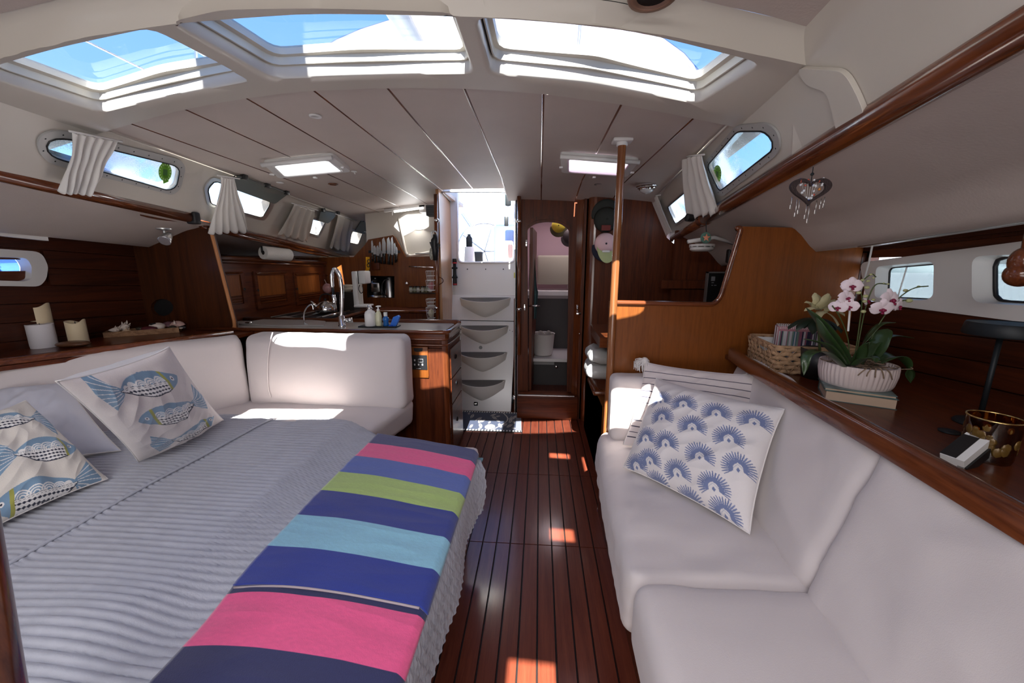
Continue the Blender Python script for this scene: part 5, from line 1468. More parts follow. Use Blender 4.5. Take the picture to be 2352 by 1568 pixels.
p = PC(813, 393); t = T('ceiling_switch', 'tiny white toggle switch beside the port deck hatch', 'switch', p)
MB().lathe([(.018, 0), (.018, -.004), (.0, -.006)], p, 14).build('base', WHITE, t, True); MB().tube([p+V(0, 0, -.004), p+V(.006, 0, -.018)], .004, 6).build('toggle', WHITE, t, True)
p = PC(1486, 424); t = T('dome_light', 'round chrome dome light with stepped rim on the starboard ceiling', 'light', p)
MB().lathe([(.070, 0), (.072, -.012), (.062, -.016), (.062, -.024), (.052, -.028), (.050, -.034), (.045, -.034)], p, 32).build('stepped_rim', CHROME, t, True, 40)
MB().lathe([(.048, -.030), (.042, -.044), (.025, -.054), (0, -.058)], p, 26).build('dome_glass', mat('frosted_glass', (.6, .6, .6), .15, coat=.6), t, True)
# port reading spotlight
p = P(376, 524, Z=1.535); t = T('reading_spotlight', 'small lit chrome spotlight under the port side deck', 'spotlight', p)
MB().lathe([(.032, 0), (.032, -.006), (.01, -.012), (0, -.012)], p, 20).build('base_plate', ALU, t, True, 40)
j = p+V(0, 0, -.035); MB().tube([p, j], .005, 8).build('stem', ALU, t, True)
ax_ = V(.20, -.62, -.50).normalized()
hd = j+V(.01, -.0, -.01)
MB().lathe([(.0, -.035), (.014, -.030), (.021, -.01), (.026, .02), (.028, .036), (.025, .036)], hd, 20, axis=ax_).build('head', STEEL, t, True)
MB().lathe([(.0, .033), (.0245, .033)], hd, 20, axis=ax_).build('lit_lens', mat('lamp_lens', (1, .95, .8), .3, emit=(1, .93, .75), es=8), t, True)
sp = lamp('reading_spot_beam', 'SPOT', hd+ax_*.045, ax_, 1.6, (1, .88, .66), spot_size=R(80), spot_blend=.6, shadow_soft_size=.02)
# slim switch strip beside it
# ---- port rail end: dark sliver standing in for the leaf-shaped shadow below it
MB().hexa([P(322, 495, Z=1.60), P(430, 512, Z=1.595), P(437, 520, Z=1.59), P(340, 500, Z=1.595)]+[P(322, 495, Z=1.60)+V(0, 0, .02), P(430, 512, Z=1.595)+V(0, 0, .02), P(437, 520, Z=1.59)+V(0, 0, .02), P(340, 500, Z=1.595)+V(0, 0, .02)]).build('rail_shadow_sliver', W_RED, wall_left)

# ================================================================ HANGING ORNAMENTS
# heart
hp = P(1862, 440, Z=1.545); yh = hp.y
t = T('heart_ornament', 'dark heart-shaped hanging ornament with coloured glass beads and charms', 'ornament', P(1866, 400, Y=yh))
def heart(s, n=60):
    o = []
    for i in range(n):
        a = 2*math.pi*i/n; x = 16*math.sin(a)**3; z = 13*math.cos(a)-5*math.cos(2*a)-2*math.cos(3*a)-math.cos(4*a)
        o.append((x/16*s, (z+2)/16*s*.74))
    return o
s1 = abs(P(1912, 440, Y=yh).x-P(1817, 440, Y=yh).x)/2
H_ = lambda s: [hp+V(x, 0, z) for x, z in heart(s)]
MB().plate(H_(s1), [H_(s1*.72)], V(0, .008, 0)).build('heart_frame', mat('wrapped_dark_wire', (.035, .022, .022), .7, bump=.8, bscale=300), t)
net = MB(); rnd = random.Random(4)
for k in range(9):
    a = -1+2*(k+.5)/9
    net.tube([hp+V(a*s1*.62, .004, s1*.5*(1-abs(a)*.3)), hp+V(a*s1*.35, .004, -s1*.6*(1-abs(a)))], .0006, 4)
net.build('wire_net', STEEL, t)
bc = [mat('bead_%s' % n_, c_, .15, coat=.8) for n_, c_ in (('clear', (.6, .62, .66)), ('dark', (.02, .02, .04)), ('red', (.5, .08, .04)), ('blue', (.03, .08, .5)), ('amber', (.5, .2, .05)))]
for k in range(34):
    while True:
        x, z = rnd.uniform(-1, 1), rnd.uniform(-.8, .8)
        if (x*x+z*z-.35)**3-x*x*z*z*z*2 < 0 and abs(x) < .62: break
    MB().sphere(hp+V(x*s1*.92, .003, z*s1*.8), rnd.uniform(.0022, .004), 7).build('bead', bc[0 if rnd.random() < .5 else rnd.randrange(5)], t, True)
topz = (hp+V(0, 0, s1*.62)).z
MB().tube([V(hp.x, yh+.004, topz-.008), V(hp.x, yh+.004, topz+.03)], .0012, 6).sphere(V(hp.x, yh+.004, topz+.012), .0045, 8).build('hanging_cord', BLACKM, t, True)
for k, (x, l) in enumerate(((-.82, .026), (-.55, .040), (-.42, .030), (-.05, .034), (.10, .046), (.42, .030), (.62, .022), (.78, .022))):
    q = hp+V(x*s1, .004, -s1*.45*(1-abs(x))-.008); b = MB().tube([q, q+V(0, 0, -l)], .0012, 5)
    b.rbox(q+V(0, 0, -l), (.0028, .001, .006), .001); b.build('charm', STEEL, t, True)
# starfish roundel on a hook under the rail
sp_ = P(1621, 546, Y=2.30); t = T('starfish_ornament', 'round verdigris ornament with a pink starfish, hanging on a hook from the rail', 'ornament', sp_)
r0 = .032
MB().lathe([(0, -.004), (r0*.96, -.004), (r0, 0), (r0*.96, .004), (0, .004)], sp_, 28, axis=(.25, -1, .1)).build('disc', mat('verdigris', lin((92, 130, 118)), .7, var=.25, vscale=60), t, True, 40)
star = []
for i in range(10):
    a = math.pi/2+i*math.pi/5; rr_ = r0*(.80 if i % 2 == 0 else .27); star.append(sp_+V(rr_*math.cos(a), -.005-.25*rr_*math.cos(a)*-1*0, rr_*math.sin(a)))
b = MB(); cs = sp_+V(0, -.014, 0); b.add([p_+V(0, -.003, 0) for p_ in rloop(star, .006, 3)]+[cs], [(i, (i+1) % 40, 40) for i in range(40)]); b.build('starfish', mat('starfish_pink', lin((232, 150, 120)), .7, bump=.4, bscale=300), t, True)
MB().tube(spline([sp_+V(0, 0, r0), sp_+V(-.004, 0, r0+.03), P(1624, 500, Y=2.30), P(1634, 492, Y=2.33), P(1630, 486, Y=2.36)], 5), .0025, 6).build('hook', BLACKM, t, True)
# clamp with knob on the starboard rail
rc = P(1604, 522, Y=2.42); t = T('rail_clamp', 'black clamp with knob at the joint of the starboard grab rail', 'clamp', rc)
dR = (RR1-RR0).normalized()
MB().tube([rr(2.36), rr(2.42)], .041, 16).build('collar', W_TRIM, t, True, 40)
q = P(1583, 500, Y=2.42); MB().lathe([(.0, -.03), (.018, -.028), (.022, -.012), (.022, .016), (.016, .02), (0, .02)], q, 14, axis=(-1, -.3, .1)).build('knob', BLACK, t, True, 40)
q2 = P(1604, 492, Y=2.42); MB().rbox(q2, (.014, .012, .018), .005).build('lever', BLACK, t, True)
# wooden ball at the right edge
wb_ = P(2352, 600, X=1.30); t = tag(MB().sphere(wb_+V(0, 0, .0), .03, 20, sc=(1, 1, 1.3)).sphere(wb_+V(0, 0, -.035), .033, 20).tube([wb_, wb_+V(.0, 0, .12)], .012, 8).build('turned_knob', W_TRIMZ, None, True), 'turned dark wooden knob at the right edge before the hull port', 'knob')

# ================================================================ PORT SHELF THINGS
ZSP = .9155
def candle(label, px0, px1, pyb, pyt, m, wavy):
    c = P((px0+px1)/2, pyb-3, Z=ZSP); r_ = (P(px1, pyb, Y=c.y).x-P(px0, pyb, Y=c.y).x)/2*.60
    zt_ = P((px0+px1)/2, pyt, Y=c.y).z; t = T('candle', label, 'candle', c)
    k = 30; vs = []; rows = 9
    for i in range(rows):
        for j in range(k):
            a = 2*math.pi*j/k; top = zt_+(.008*math.sin(2*a+.6)+.004*math.sin(3*a) if wavy else 0)
            f = i/(rows-1); z = lerp(c.z, top, f); rr_ = r_*(.97 if i == 0 else 1)
            vs.append(V(c.x+rr_*math.cos(a), c.y+rr_*math.sin(a), z))
    for j in range(k):
        a = 2*math.pi*j/k; top = zt_+(.008*math.sin(2*a+.6)+.004*math.sin(3*a) if wavy else 0)
        vs.append(V(c.x+r_*.88*math.cos(a), c.y+r_*.88*math.sin(a), top-(.002 if not wavy else .0)))
    for j in range(k):
        a = 2*math.pi*j/k; vs.append(V(c.x+r_*.6*math.cos(a), c.y+r_*.6*math.sin(a), zt_-.014 if wavy else zt_-.003))
    vs.append(V(c.x, c.y, zt_-.016 if wavy else zt_-.004)); n = rows+2
    fs = [(i*k+j, i*k+(j+1) % k, (i+1)*k+(j+1) % k, (i+1)*k+j) for i in range(n-1) for j in range(k)]+[((n-1)*k+j, (n-1)*k+(j+1) % k, n*k) for j in range(k)]
    obj('wax_body', vs, fs, m, t, True, 50)
    MB().tube([V(c.x, c.y, zt_-.018), V(c.x, c.y, zt_+(.0 if wavy else .004))], .0016, 6).build('wick', BLACK, t)
WAX = mat('ivory_wax', lin((222, 205, 170)), .5, sheen=.2); WAXW = mat('white_wax', lin((225, 222, 226)), .55)
candle('tall ivory pillar candle with a wavy rim on the port shelf', 76, 135, 795, 701, WAX, True)
candle('short white cylinder candle in front of the tall one', 70, 136, 800, 744, WAXW, False)
candle('short ivory candle with a wavy rim beside the oval box', 158, 209, 794, 738, WAX, True)
c = P(170, 796, Z=ZSP); t = T('oval_box', 'flat oval brown wooden box between the candles', 'box', c)
q = Matrix.Rotation(.3, 3, 'Z')
MB().sphere(c+V(0, 0, .016), 1, 24, sc=(.075, .045, .017), rot=q).build('lid', wood('walnut_box', (.06, .025, .012), (.20, .09, .045), 'X', rough=.35, coat=.3), t, True)
MB().sphere(c+V(0, 0, .011), 1, 24, sc=(.068, .040, .011), rot=q).build('base', MATS['walnut_box'], t, True)
# wooden tray with shells
TW = wood('pale_tray_wood', lin((120, 84, 58)), lin((178, 138, 102)), 'X', rough=.6, coat=0, sc=26)
a, b_, c_, d_ = [P(x, y, Z=ZSP) for x, y in ((238, 776), (412, 763), (406, 748), (214, 758))]
t = T('wooden_tray', 'shallow rectangular light wooden tray filled with shells on the port shelf', 'tray', (a+b_+c_+d_)/4)
u = (b_-a).normalized(); w = V(-u.y, u.x, 0); L_ = (b_-a).length; D_ = .125; hh = .032
def tb(u0, u1, w0, w1, z0, z1): return [a+u*u0+w*w0+V(0, 0, z0), a+u*u1+w*w0+V(0, 0, z0), a+u*u1+w*w1+V(0, 0, z0), a+u*u0+w*w1+V(0, 0, z0), a+u*u0+w*w0+V(0, 0, z1), a+u*u1+w*w0+V(0, 0, z1), a+u*u1+w*w1+V(0, 0, z1), a+u*u0+w*w1+V(0, 0, z1)]
MB().hexa(tb(0, L_, 0, D_, .0, .006)).build('tray_base', TW, t)
for (u0, u1, w0, w1) in ((0, L_, 0, .008), (0, L_, D_-.008, D_), (0, .008, .008, D_-.008), (L_-.008, L_, .008, D_-.008)): MB().hexa(tb(u0, u1, w0, w1, .006, hh)).build('tray_side', TW, t)
SHW = mat('bleached_shell', lin((226, 212, 200)), .6, bump=.3, bscale=120); SHT = mat('tan_shell', lin((205, 178, 150)), .6, bump=.3, bscale=80); SHR = mat('dark_red_shell', lin((92, 38, 46)), .5, bump=.4, bscale=60); SHD = mat('dark_olive_shell', lin((62, 56, 46)), .5, bump=.4, bscale=60)
def murex(label, uu, ww, zz, s, m, seed):
    rnd = random.Random(seed); c = a+u*uu+w*ww+V(0, 0, zz)
    ax_ = (u*rnd.uniform(.6, 1)+w*rnd.uniform(-.4, .4)+V(0, 0, rnd.uniform(-.1, .3))).normalized(); qq = V(0, 0, 1).rotation_difference(ax_).to_matrix()
    b = MB(); b.lathe([(0, -1.2*s), (.16*s, -1.0*s), (.45*s, -.4*s), (.62*s, 0), (.5*s, .25*s), (.52*s, .3*s), (.32*s, .5*s), (.33*s, .55*s), (.16*s, .75*s), (0, 1.0*s)], c, 18, axis=ax_, fl=lambda j, z: 1+.12*math.sin(j*1.4))
    for k in range(13):
        an = k*2*math.pi/6.5; z = (-.35+.09*k)*s; r_ = .5*s
        p0 = c+qq @ V(r_*math.cos(an), r_*math.sin(an), z); dd = (qq @ V(math.cos(an), math.sin(an), .35)).normalized()
        b.tube([p0-dd*.1*s, p0+dd*.28*s, p0+dd*.55*s+V(0, 0, .05*s)], [.15*s, .11*s, .02*s], 6)
    o = b.build('sea_shell', m, None, True); tag(o, label, 'shell', 'shells in the wooden tray')
murex('large spiny white shell on top at the left of the tray', .085, .06, .050, .034, SHW, 1)
murex('spiny bleached shell lying low in front left of the tray', .05, .03, .040, .026, SHW, 2)
murex('small spiny pale shell between the two spiny ones', .10, .03, .030, .020, SHT, 3)
def pebble(label, uu, ww, zz, sc_, m, rz=0, nm='sea_shell'):
    c = a+u*uu+w*ww+V(0, 0, zz); b = MB().sphere(c, 1, 16, sc=sc_, rot=Matrix.Rotation(rz, 3, 'Z'))
    for i, p_ in enumerate(b.v):
        b.v[i] = p_+(p_-c)*.12*noise.noise((p_-c)*60)+V(0, 0, 0)
    tag(b.build(nm, m, None, True), label, 'shell', 'shells in the wooden tray')
pebble('dark red crinkled shell in the middle of the tray', .20, .035, .032, (.045, .028, .017), SHR, .2)
pebble('round white sea urchin shell behind the dark red one', .235, .07, .038, (.044, .040, .026), SHW)
pebble('dark olive shell left of the dark red one', .155, .06, .034, (.024, .018, .012), SHD)
pebble('black curled shell on top of the urchin', .22, .055, .058, (.020, .011, .008), BLACK, .5)
pebble('round brown shell at the right of the tray', .315, .035, .030, (.020, .018, .015), SHD)
pebble('grey flat shell at the right end of the tray', .362, .04, .026, (.022, .016, .009), mat('grey_shell', lin((72, 72, 74)), .5))
pebble('small white shell at the front right corner', .355, .022, .024, (.013, .010, .005), SHW)
def clam(label, uu, ww, zz, s, m, tilt):
    c = a+u*uu+w*ww+V(0, 0, zz)
    def f(p_, q_):
        an = (p_-.5)*2.6; rr_ = s*q_*(1+.04*math.sin(p_*70)); return c+u*(rr_*math.sin(an))+V(0, 0, rr_*math.cos(an)*math.cos(tilt))+w*(rr_*math.cos(an)*math.sin(tilt))+w*(-.25*s*math.sin(q_*3.1))
    o = MB().grid(f, 24, 8).build('sea_shell', m, None, True); md = o.modifiers.new('t', 'SOLIDIFY'); md.thickness = .002
    tag(o, label, 'shell', 'shells in the wooden tray')
clam('violet fan shell standing at the right of the tray', .29, .085, .030, .045, mat('violet_shell', lin((120, 84, 92)), .5), .8)
clam('pale fan shell with dark edge behind the brown one', .335, .07, .028, .042, mat('pinkish_shell', lin((200, 165, 155)), .5), .5)
tag(MB().add([a+u*.325+w*.05+V(0, 0, .05)+V(x, y, z) for x, y, z in ((0, 0, .028), (.008, 0, 0), (0, .008, 0), (-.008, 0, 0), (0, -.008, 0))], [(0, 1, 2), (0, 2, 3), (0, 3, 4), (0, 4, 1), (4, 3, 2, 1)]).build('sea_shell', SHW), 'small pointed white shell standing on the fan shells', 'shell', 'shells in the wooden tray')
# reed diffuser
c = P(308, 752, Z=ZSP); t = T('reed_diffuser', 'small bottle with pale reed sticks behind the tray', 'reed diffuser', c)
MB().lathe([(.0, 0), (.024, 0), (.026, .01), (.026, .05), (.011, .065), (.010, .085), (.012, .085)], c, 20).build('bottle', mat('smoky_bottle', (.20, .12, .09), .2, coat=.6), t, True)
RD = mat('reed_wood', lin((205, 180, 140)), .8); y0 = c.y
for (x, y) in ((279, 674), (285, 674), (306, 672), (310, 672), (312, 672), (318, 673)):
    MB().tube([c+V(0, 0, .03), P(x, y, Y=y0+.01)], .0019, 6).build('reed', RD, t)

# ================================================================ STARBOARD SHELF THINGS
def ring3(c, r_, z, k=40): return [V(c.x+r_*math.cos(2*math.pi*i/k), c.y+r_*math.sin(2*math.pi*i/k), z) for i in range(k)]
# woven basket
A_, B_, = P(1720, 822, Z=ZS), P(1777, 857, Z=ZS)
ddir = (B_-A_); C_ = P(1905, 865, Z=ZS); 
u = (B_-A_).normalized(); w = V(-u.y, u.x, 0)
if w.x < 0: w = -w
LB, WBk, HB = (B_-A_).length, .30, P(1720, 770, Y=A_.y).z-ZS
C_ = B_+w*WBk; D2 = A_+w*WBk
bk = T('wicker_basket', 'rectangular woven seagrass basket of notebooks on the starboard shelf', 'basket', (A_+C_)/2)
SG = mat('seagrass', lin((172, 138, 106)), .85, bump=.5, bscale=220, var=.25, vscale=60)
rows = 6
flare = lambda f: 1+.05*f
def corner_(p_, f): 
    c0 = (A_+C_)/2; q_ = c0+(V(p_.x, p_.y, c0.z)-c0)*flare(f); return V(q_.x, q_.y, ZS+HB*f)
for k in range(rows):
    f = (k+.5)/rows; b = MB()
    loop = [corner_(p_, f) for p_ in (A_, B_, C_, D2)]
    lp = resamp(rloop(loop, .02, 4), 110)
    if k == rows-2:
        keep = [i for i, p_ in enumerate(lp) if not (abs((p_-A_).dot(w)) < .02 and LB*.38 < (p_-A_).dot(u) < LB*.75)]
    out = [p_+V(0, 0, .0035*math.sin(i*math.pi/2.5+k*math.pi))+((p_-(A_+C_)/2).normalized()*.003*math.sin(i*math.pi/2.5+k*math.pi)) for i, p_ in enumerate(lp)]
    if k == rows-2:
        st_ = min(range(110), key=lambda i: 0 if (i not in keep and (i-1) % 110 in keep) else 1)
        # open run skipping the hand hole
        seq = []; i = st_
        while i % 110 not in keep: i += 1
        j0 = i
        while (i % 110) in keep and len(seq) < 110: seq.append(out[i % 110]); i += 1
        b.tube(seq, HB/rows*.53, 7)
    else: b.tube(out, HB/rows*.53, 7, closed=True)
    b.build('woven_row', SG, bk, True)
b = MB()
for k in range(26):
    i = k*110/26; lp = [resamp(rloop([corner_(p_, f) for p_ in (A_, B_, C_, D2)], .02, 4), 110) for f in (.02, .35, .6, .98)] if k == 0 else lp
    for sg in (-1, 1):
        ii = int(i); q_ = [lp[0][(ii) % 110], lp[1][(ii+2*sg) % 110], lp[2][(ii-1*sg) % 110], lp[3][(ii+2*sg) % 110]]
        cc = (A_+C_)/2
        if 0 <= (q_[2]-A_).dot(u) <= LB and abs((q_[2]-A_).dot(w)) < .03 and sg == 1: q_ = q_[:2]
        b.tube([p_+(V(p_.x-cc.x, p_.y-cc.y, 0)).normalized()*.011 for p_ in q_], .0022, 5)
o = b.build('twine_lacing', SG, bk, True); o['kind'] = 'stuff'
MB().tube([p_+V(0, 0, .003) for p_ in rloop([corner_(p_, 1) for p_ in (A_, B_, C_, D2)], .02, 5)], .006, 8, closed=True).build('basket_rim', SG, bk, True)
MB().hexa([V(p_.x, p_.y, ZS+.002) for p_ in (A_, B_, C_, D2)]+[V(p_.x, p_.y, ZS+.008) for p_ in (A_, B_, C_, D2)]).build('basket_floor', SG, bk)
# notebooks standing in the basket
def note(nm, label, off_u, off_w, ln_, h_, th, cov, tilt, stripes=False, spiral=False):
    o0 = A_+u*off_u+w*off_w+V(0, 0, .012); t = T(nm, label, 'notebook', o0, 'notebooks in the wicker basket')
    up = V(0, 0, 1)*math.cos(tilt)+u*math.sin(tilt)*-1
    c = [o0, o0+w*ln_, o0+w*ln_+u*th, o0+u*th]; MB().hexa([c[0]+u*.002, c[1]+u*.002, c[2]-u*.002, c[3]-u*.002]+[p_+up*(h_-.003) for p_ in (c[0]+u*.002, c[1]+u*.002, c[2]-u*.002, c[3]-u*.002)]).build('pages', WHITE, t)
    for s in (0, 1):
        s0 = c[3] if s else c[0]-u*.0015
        MB().hexa([s0, s0+w*ln_, s0+w*ln_+u*.0018, s0+u*.0018]+[p_+up*h_ for p_ in (s0, s0+w*ln_, s0+w*ln_+u*.0018, s0+u*.0018)]).build('cover', cov, t)
    if stripes:
        rnd = random.Random(8); xx = .004
        pal = [mat('stripe_%s' % n_, lin(c__), .6) for n_, c__ in (('teal', (70, 110, 130)), ('rose', (150, 90, 110)), ('plum', (80, 50, 80)), ('white', (200, 195, 200)), ('ink', (40, 45, 70)), ('sage', (120, 140, 130)))]
        while xx < ln_-.01:
            wd = rnd.uniform(.003, .008); s0 = c[3]+u*.0022+w*xx+up*.002
            MB().hexa([s0, s0+w*wd, s0+w*wd+u*.0008, s0+u*.0008]+[p_+up*(h_-.022) for p_ in (s0, s0+w*wd, s0+w*wd+u*.0008, s0+u*.0008)]).build('cover_stripe', pal[rnd.randrange(6)], t)
            xx += wd
    if spiral:
        b = MB()
        for k in range(int(ln_/.0075)):
            q_ = c[3].lerp(c[0], .5)+w*(.005+k*.0075)+up*(h_-.004); rr_ = th*.5+.004
            b.tube([q_+u*(rr_*math.cos(a2))+up*(rr_*math.sin(a2))+w*(.002*a2/6.28) for a2 in [i*2*math.pi/9 for i in range(10)]], .0011, 5)
        o = b.build('spiral_binding', WHITE, t, True); o['kind'] = 'stuff'
# u points toward the camera along the shelf, w to the hull
note('spiral_notebook', 'multicoloured striped spiral notebook standing in the basket', .105, .060, .21, .165, .012, mat('rose_cover', lin((176, 120, 130)), .5), 0, True, True)
note('spiral_notebook', 'second spiral notebook behind the striped one', .080, .062, .21, .168, .012, mat('plum_cover', lin((96, 60, 76)), .5), 0, False, True)
note('notepad', 'low white notepad at the near end of the basket', .035, .015, .24, .10, .02, WHITE, .15)

# books under the flower pot
q0, q1 = P(1893, 918, Z=ZS), P(2060, 942, Z=ZS)
def book(label, p0, p1, dep, z0, z1, cov, sh):
    t = T('book', label, 'book', p0, 'books under the orchid pot')
    u_ = (p1-p0).normalized(); w_ = V(-u_.y, u_.x, 0); 
    if w_.y < 0: w_ = -w_
    p0 = p0+u_*sh; p1 = p1+u_*sh
    def bx(a0, a1, b0, b1, za, zb): return [p0+u_*a0+w_*b0, p1+u_*a1+w_*b0, p1+u_*a1+w_*b1, p0+u_*a0+w_*b1]
    def hx(a0, a1, b0, b1, za, zb):
        l = bx(a0, a1, b0, b1, za, zb); return [V(p_.x, p_.y, za) for p_ in l]+[V(p_.x, p_.y, zb) for p_ in l]
    MB().hexa(hx(.003, -.003, .003, dep-.003, z0+.002, z1-.002)).build('pages', mat('book_pages', lin((196, 172, 150)), .8, bump=.3, bscale=300, stretch=(1, 1, 12)), t)
    MB().hexa(hx(0, 0, 0, dep, z0, z0+.002)).build('back_cover', cov, t); MB().hexa(hx(0, 0, 0, dep, z1-.002, z1)).build('front_cover', cov, t)
    MB().hexa(hx(0, 0, dep-.002, dep, z0, z1)).build('spine', cov, t)
    return t
bt_ = P(1893, 892, Y=q0.y).z
book('thick cream-paged paperback directly on the starboard shelf', q0, q1, .15, ZS, ZS+.034, mat('teal_cover', lin((70, 92, 92)), .4, coat=.3), 0)
t = book('thin book with a teal picture cover, directly under the orchid pot', q0, q1, .15, ZS+.0345, ZS+.044, mat('photo_cover', lin((88, 112, 110)), .35, coat=.4, var=.7, vscale=30), -.004)
# flower pot
ZPOT = ZS+.0445
pc_ = P(1962, 897, Z=ZPOT); pc_ = P(1962, 880, Z=ZPOT)
rp_ = (P(2036, 850, Y=pc_.y).x-P(1888, 850, Y=pc_.y).x)/2
zpt = P(1960, 842, Y=pc_.y-rp_*.6).z
pot = T('orchid_pot', 'round white ribbed ceramic pot planted with orchids, standing on the books', 'flower pot', pc_)
K_ = 288
fl = lambda j, z: 1+(.014*math.cos(j*2*math.pi/6) if .008 < z < zpt-ZPOT-.006 else 0)
MB().lathe([(0, .004), (rp_*.86, .004), (rp_*.90, .0), (rp_*.92, .003), (rp_*.945, .012), (rp_*1.0, (zpt-ZPOT)*.6), (rp_*1.0, zpt-ZPOT-.008), (rp_*1.0, zpt-ZPOT), (rp_*.95, zpt-ZPOT), (rp_*.92, zpt-ZPOT-.02), (0, zpt-ZPOT-.022)], V(pc_.x, pc_.y, ZPOT), K_, fl=fl).build('pot_body', mat('ribbed_ceramic', lin((205, 190, 188)), .45, coat=.2), pot, True, 60)
rnd = random.Random(12); b = MB(); pt_ = V(pc_.x, pc_.y, zpt)
for k in range(70):
    a0 = rnd.uniform(0, 6.28); r0_ = rnd.uniform(0, rp_*.9); q_ = pt_+V(r0_*math.cos(a0), r0_*math.sin(a0), rnd.uniform(-.012, .004)); pts_ = [q_]
    for s in range(4): q_ = q_+V(rnd.uniform(-1, 1)*.02, rnd.uniform(-1, 1)*.02, rnd.uniform(-.3, .5)*.012); pts_.append(q_)
    b.tube(spline(pts_, 3), .0016, 5)
for k in range(5):
    q_ = pt_+V(-rp_*.55+k*.014, -rp_*.86, .004); b.tube(spline([q_, q_+V(.0, -.016, .003), q_+V(.008*(k-2), -.018, -.012), q_+V(.012*(k-2), -.020, -.02-.003*k)], 3), .0018, 5)
o = b.build('moss_roots', mat('dried_moss', lin((120, 100, 82)), .9, var=.3, vscale=50), pot, True); o['kind'] = 'stuff'
LEAF = mat('orchid_leaf', lin((44, 66, 34)), .38, coat=.25, var=.25, vscale=12); LEAFD = mat('dark_leaf', lin((22, 36, 20)), .5)
def leaf(name, pts, wid, m, par, fold=.25):
    sp2 = spline(pts, 8); n = len(sp2); side = None
    b = MB(); rows_ = []
    for i, p_ in enumerate(sp2):
        tg = (sp2[min(i+1, n-1)]-sp2[max(i-1, 0)]).normalized()
        sd = tg.cross(V(0, 0, 1)); sd = sd.normalized() if sd.length > .05 else V(1, 0, 0)
        nr = sd.cross(tg).normalized()
        f = i/(n-1); wv = wid*(math.sin(math.pi*min(1, (.12+f*.88)))**.6)*(1 if f < .9 else math.sqrt(max(0, (1-f)/.1)))
        rows_.append([p_+sd*wv*s+nr*abs(s)*wv*fold for s in (-1, -.5, 0, .5, 1)])
    b.add([q_ for r_ in rows_ for q_ in r_], [(i*5+j, i*5+j+1, (i+1)*5+j+1, (i+1)*5+j) for i in range(n-1) for j in range(4)])
    o = b.build(name, m, par, True); md = o.modifiers.new('t', 'SOLIDIFY'); md.thickness = .0015
    return o
yp = pc_.y
def LP(px, py, dy): return P(px, py, Y=yp+dy)
LV = [([(1948, 838, 0), (1925, 800, -.02), (1890, 750, -.05), (1852, 706, -.07)], .026), ([(1945, 840, -.03), (1915, 800, -.06), (1890, 765, -.08), (1876, 728, -.09)], .022),
      ([(1955, 838, 0), (1985, 790, -.02), (2020, 748, -.03), (2058, 740, -.04)], .018), ([(1940, 838, -.05), (1905, 800, -.09), (1878, 786, -.11), (1846, 778, -.12)], .019),
      ([(1940, 845, -.05), (1895, 810, -.1), (1856, 815, -.13), (1846, 862, -.14)], .017), ([(1960, 840, -.05), (1985, 825, -.09), (2008, 822, -.11), (2014, 832, -.12)], .017),
      ([(1990, 842, .0), (2050, 818, .02), (2080, 840, .02), (2092, 880, .0)], .034), ([(1985, 835, .04), (2010, 790, .07), (2050, 772, .09), (2100, 776, .1)], .016),
      ([(1975, 838, -.02), (1985, 800, -.03), (1998, 785, -.04), (2010, 778, -.04)], .016), ([(1990, 838, .03), (2015, 800, .06), (2030, 770, .07), (2040, 755, .08)], .030)]
for pts_, wd in LV: leaf('leaf', [LP(*q_) for q_ in pts_], wd, LEAF, pot)
STEM = mat('flower_stem', lin((72, 84, 48)), .5); BUD = mat('flower_bud', lin((176, 178, 130)), .5); PET = mat('orchid_petal', lin((232, 216, 224)), .6, sheen=.3, var=.06, vscale=30); LIP = mat('orchid_lip', lin((128, 22, 62)), .5)
ST = [[(1960, 838, 0), (1972, 760, -.01), (1980, 690, -.02), (1975, 655, -.03), (2000, 630, -.03), (2012, 636, -.03)], [(1965, 838, 0), (1975, 770, 0), (1990, 700, -.01), (2010, 655, -.02), (2040, 652, -.02)],
      [(1950, 838, 0), (1948, 780, -.01), (1930, 730, -.03), (1912, 702, -.04)], [(1975, 838, 0), (2010, 760, -.02), (2050, 700, -.03), (2080, 672, -.04), (2105, 660, -.04), (2132, 657, -.04)], [(2050, 700, -.03), (2075, 690, -.03), (2090, 690, -.03)]]
for s_ in ST: MB().tube(spline([LP(*q_) for q_ in s_], 6), .0019, 6).build('stem', STEM, pot, True)
for (x, y, r_) in ((2000, 630, .005), (2006, 638, .004), (1994, 645, .006), (1981, 643, .006), (1970, 650, .006), (1991, 660, .008), (1972, 672, .008), (1988, 680, .008), (1986, 692, .007), (2006, 688, .006), (1966, 705, .008), (1983, 715, .008), (2040, 652, .004), (2030, 650, .003), (2080, 667, .007), (2088, 690, .010), (2003, 710, .006), (2110, 658, .005)):
    MB().sphere(LP(x, y, -.03), r_*.8, 10, sc=(1.25, 1, .85)).build('flower_bud', BUD, pot, True)
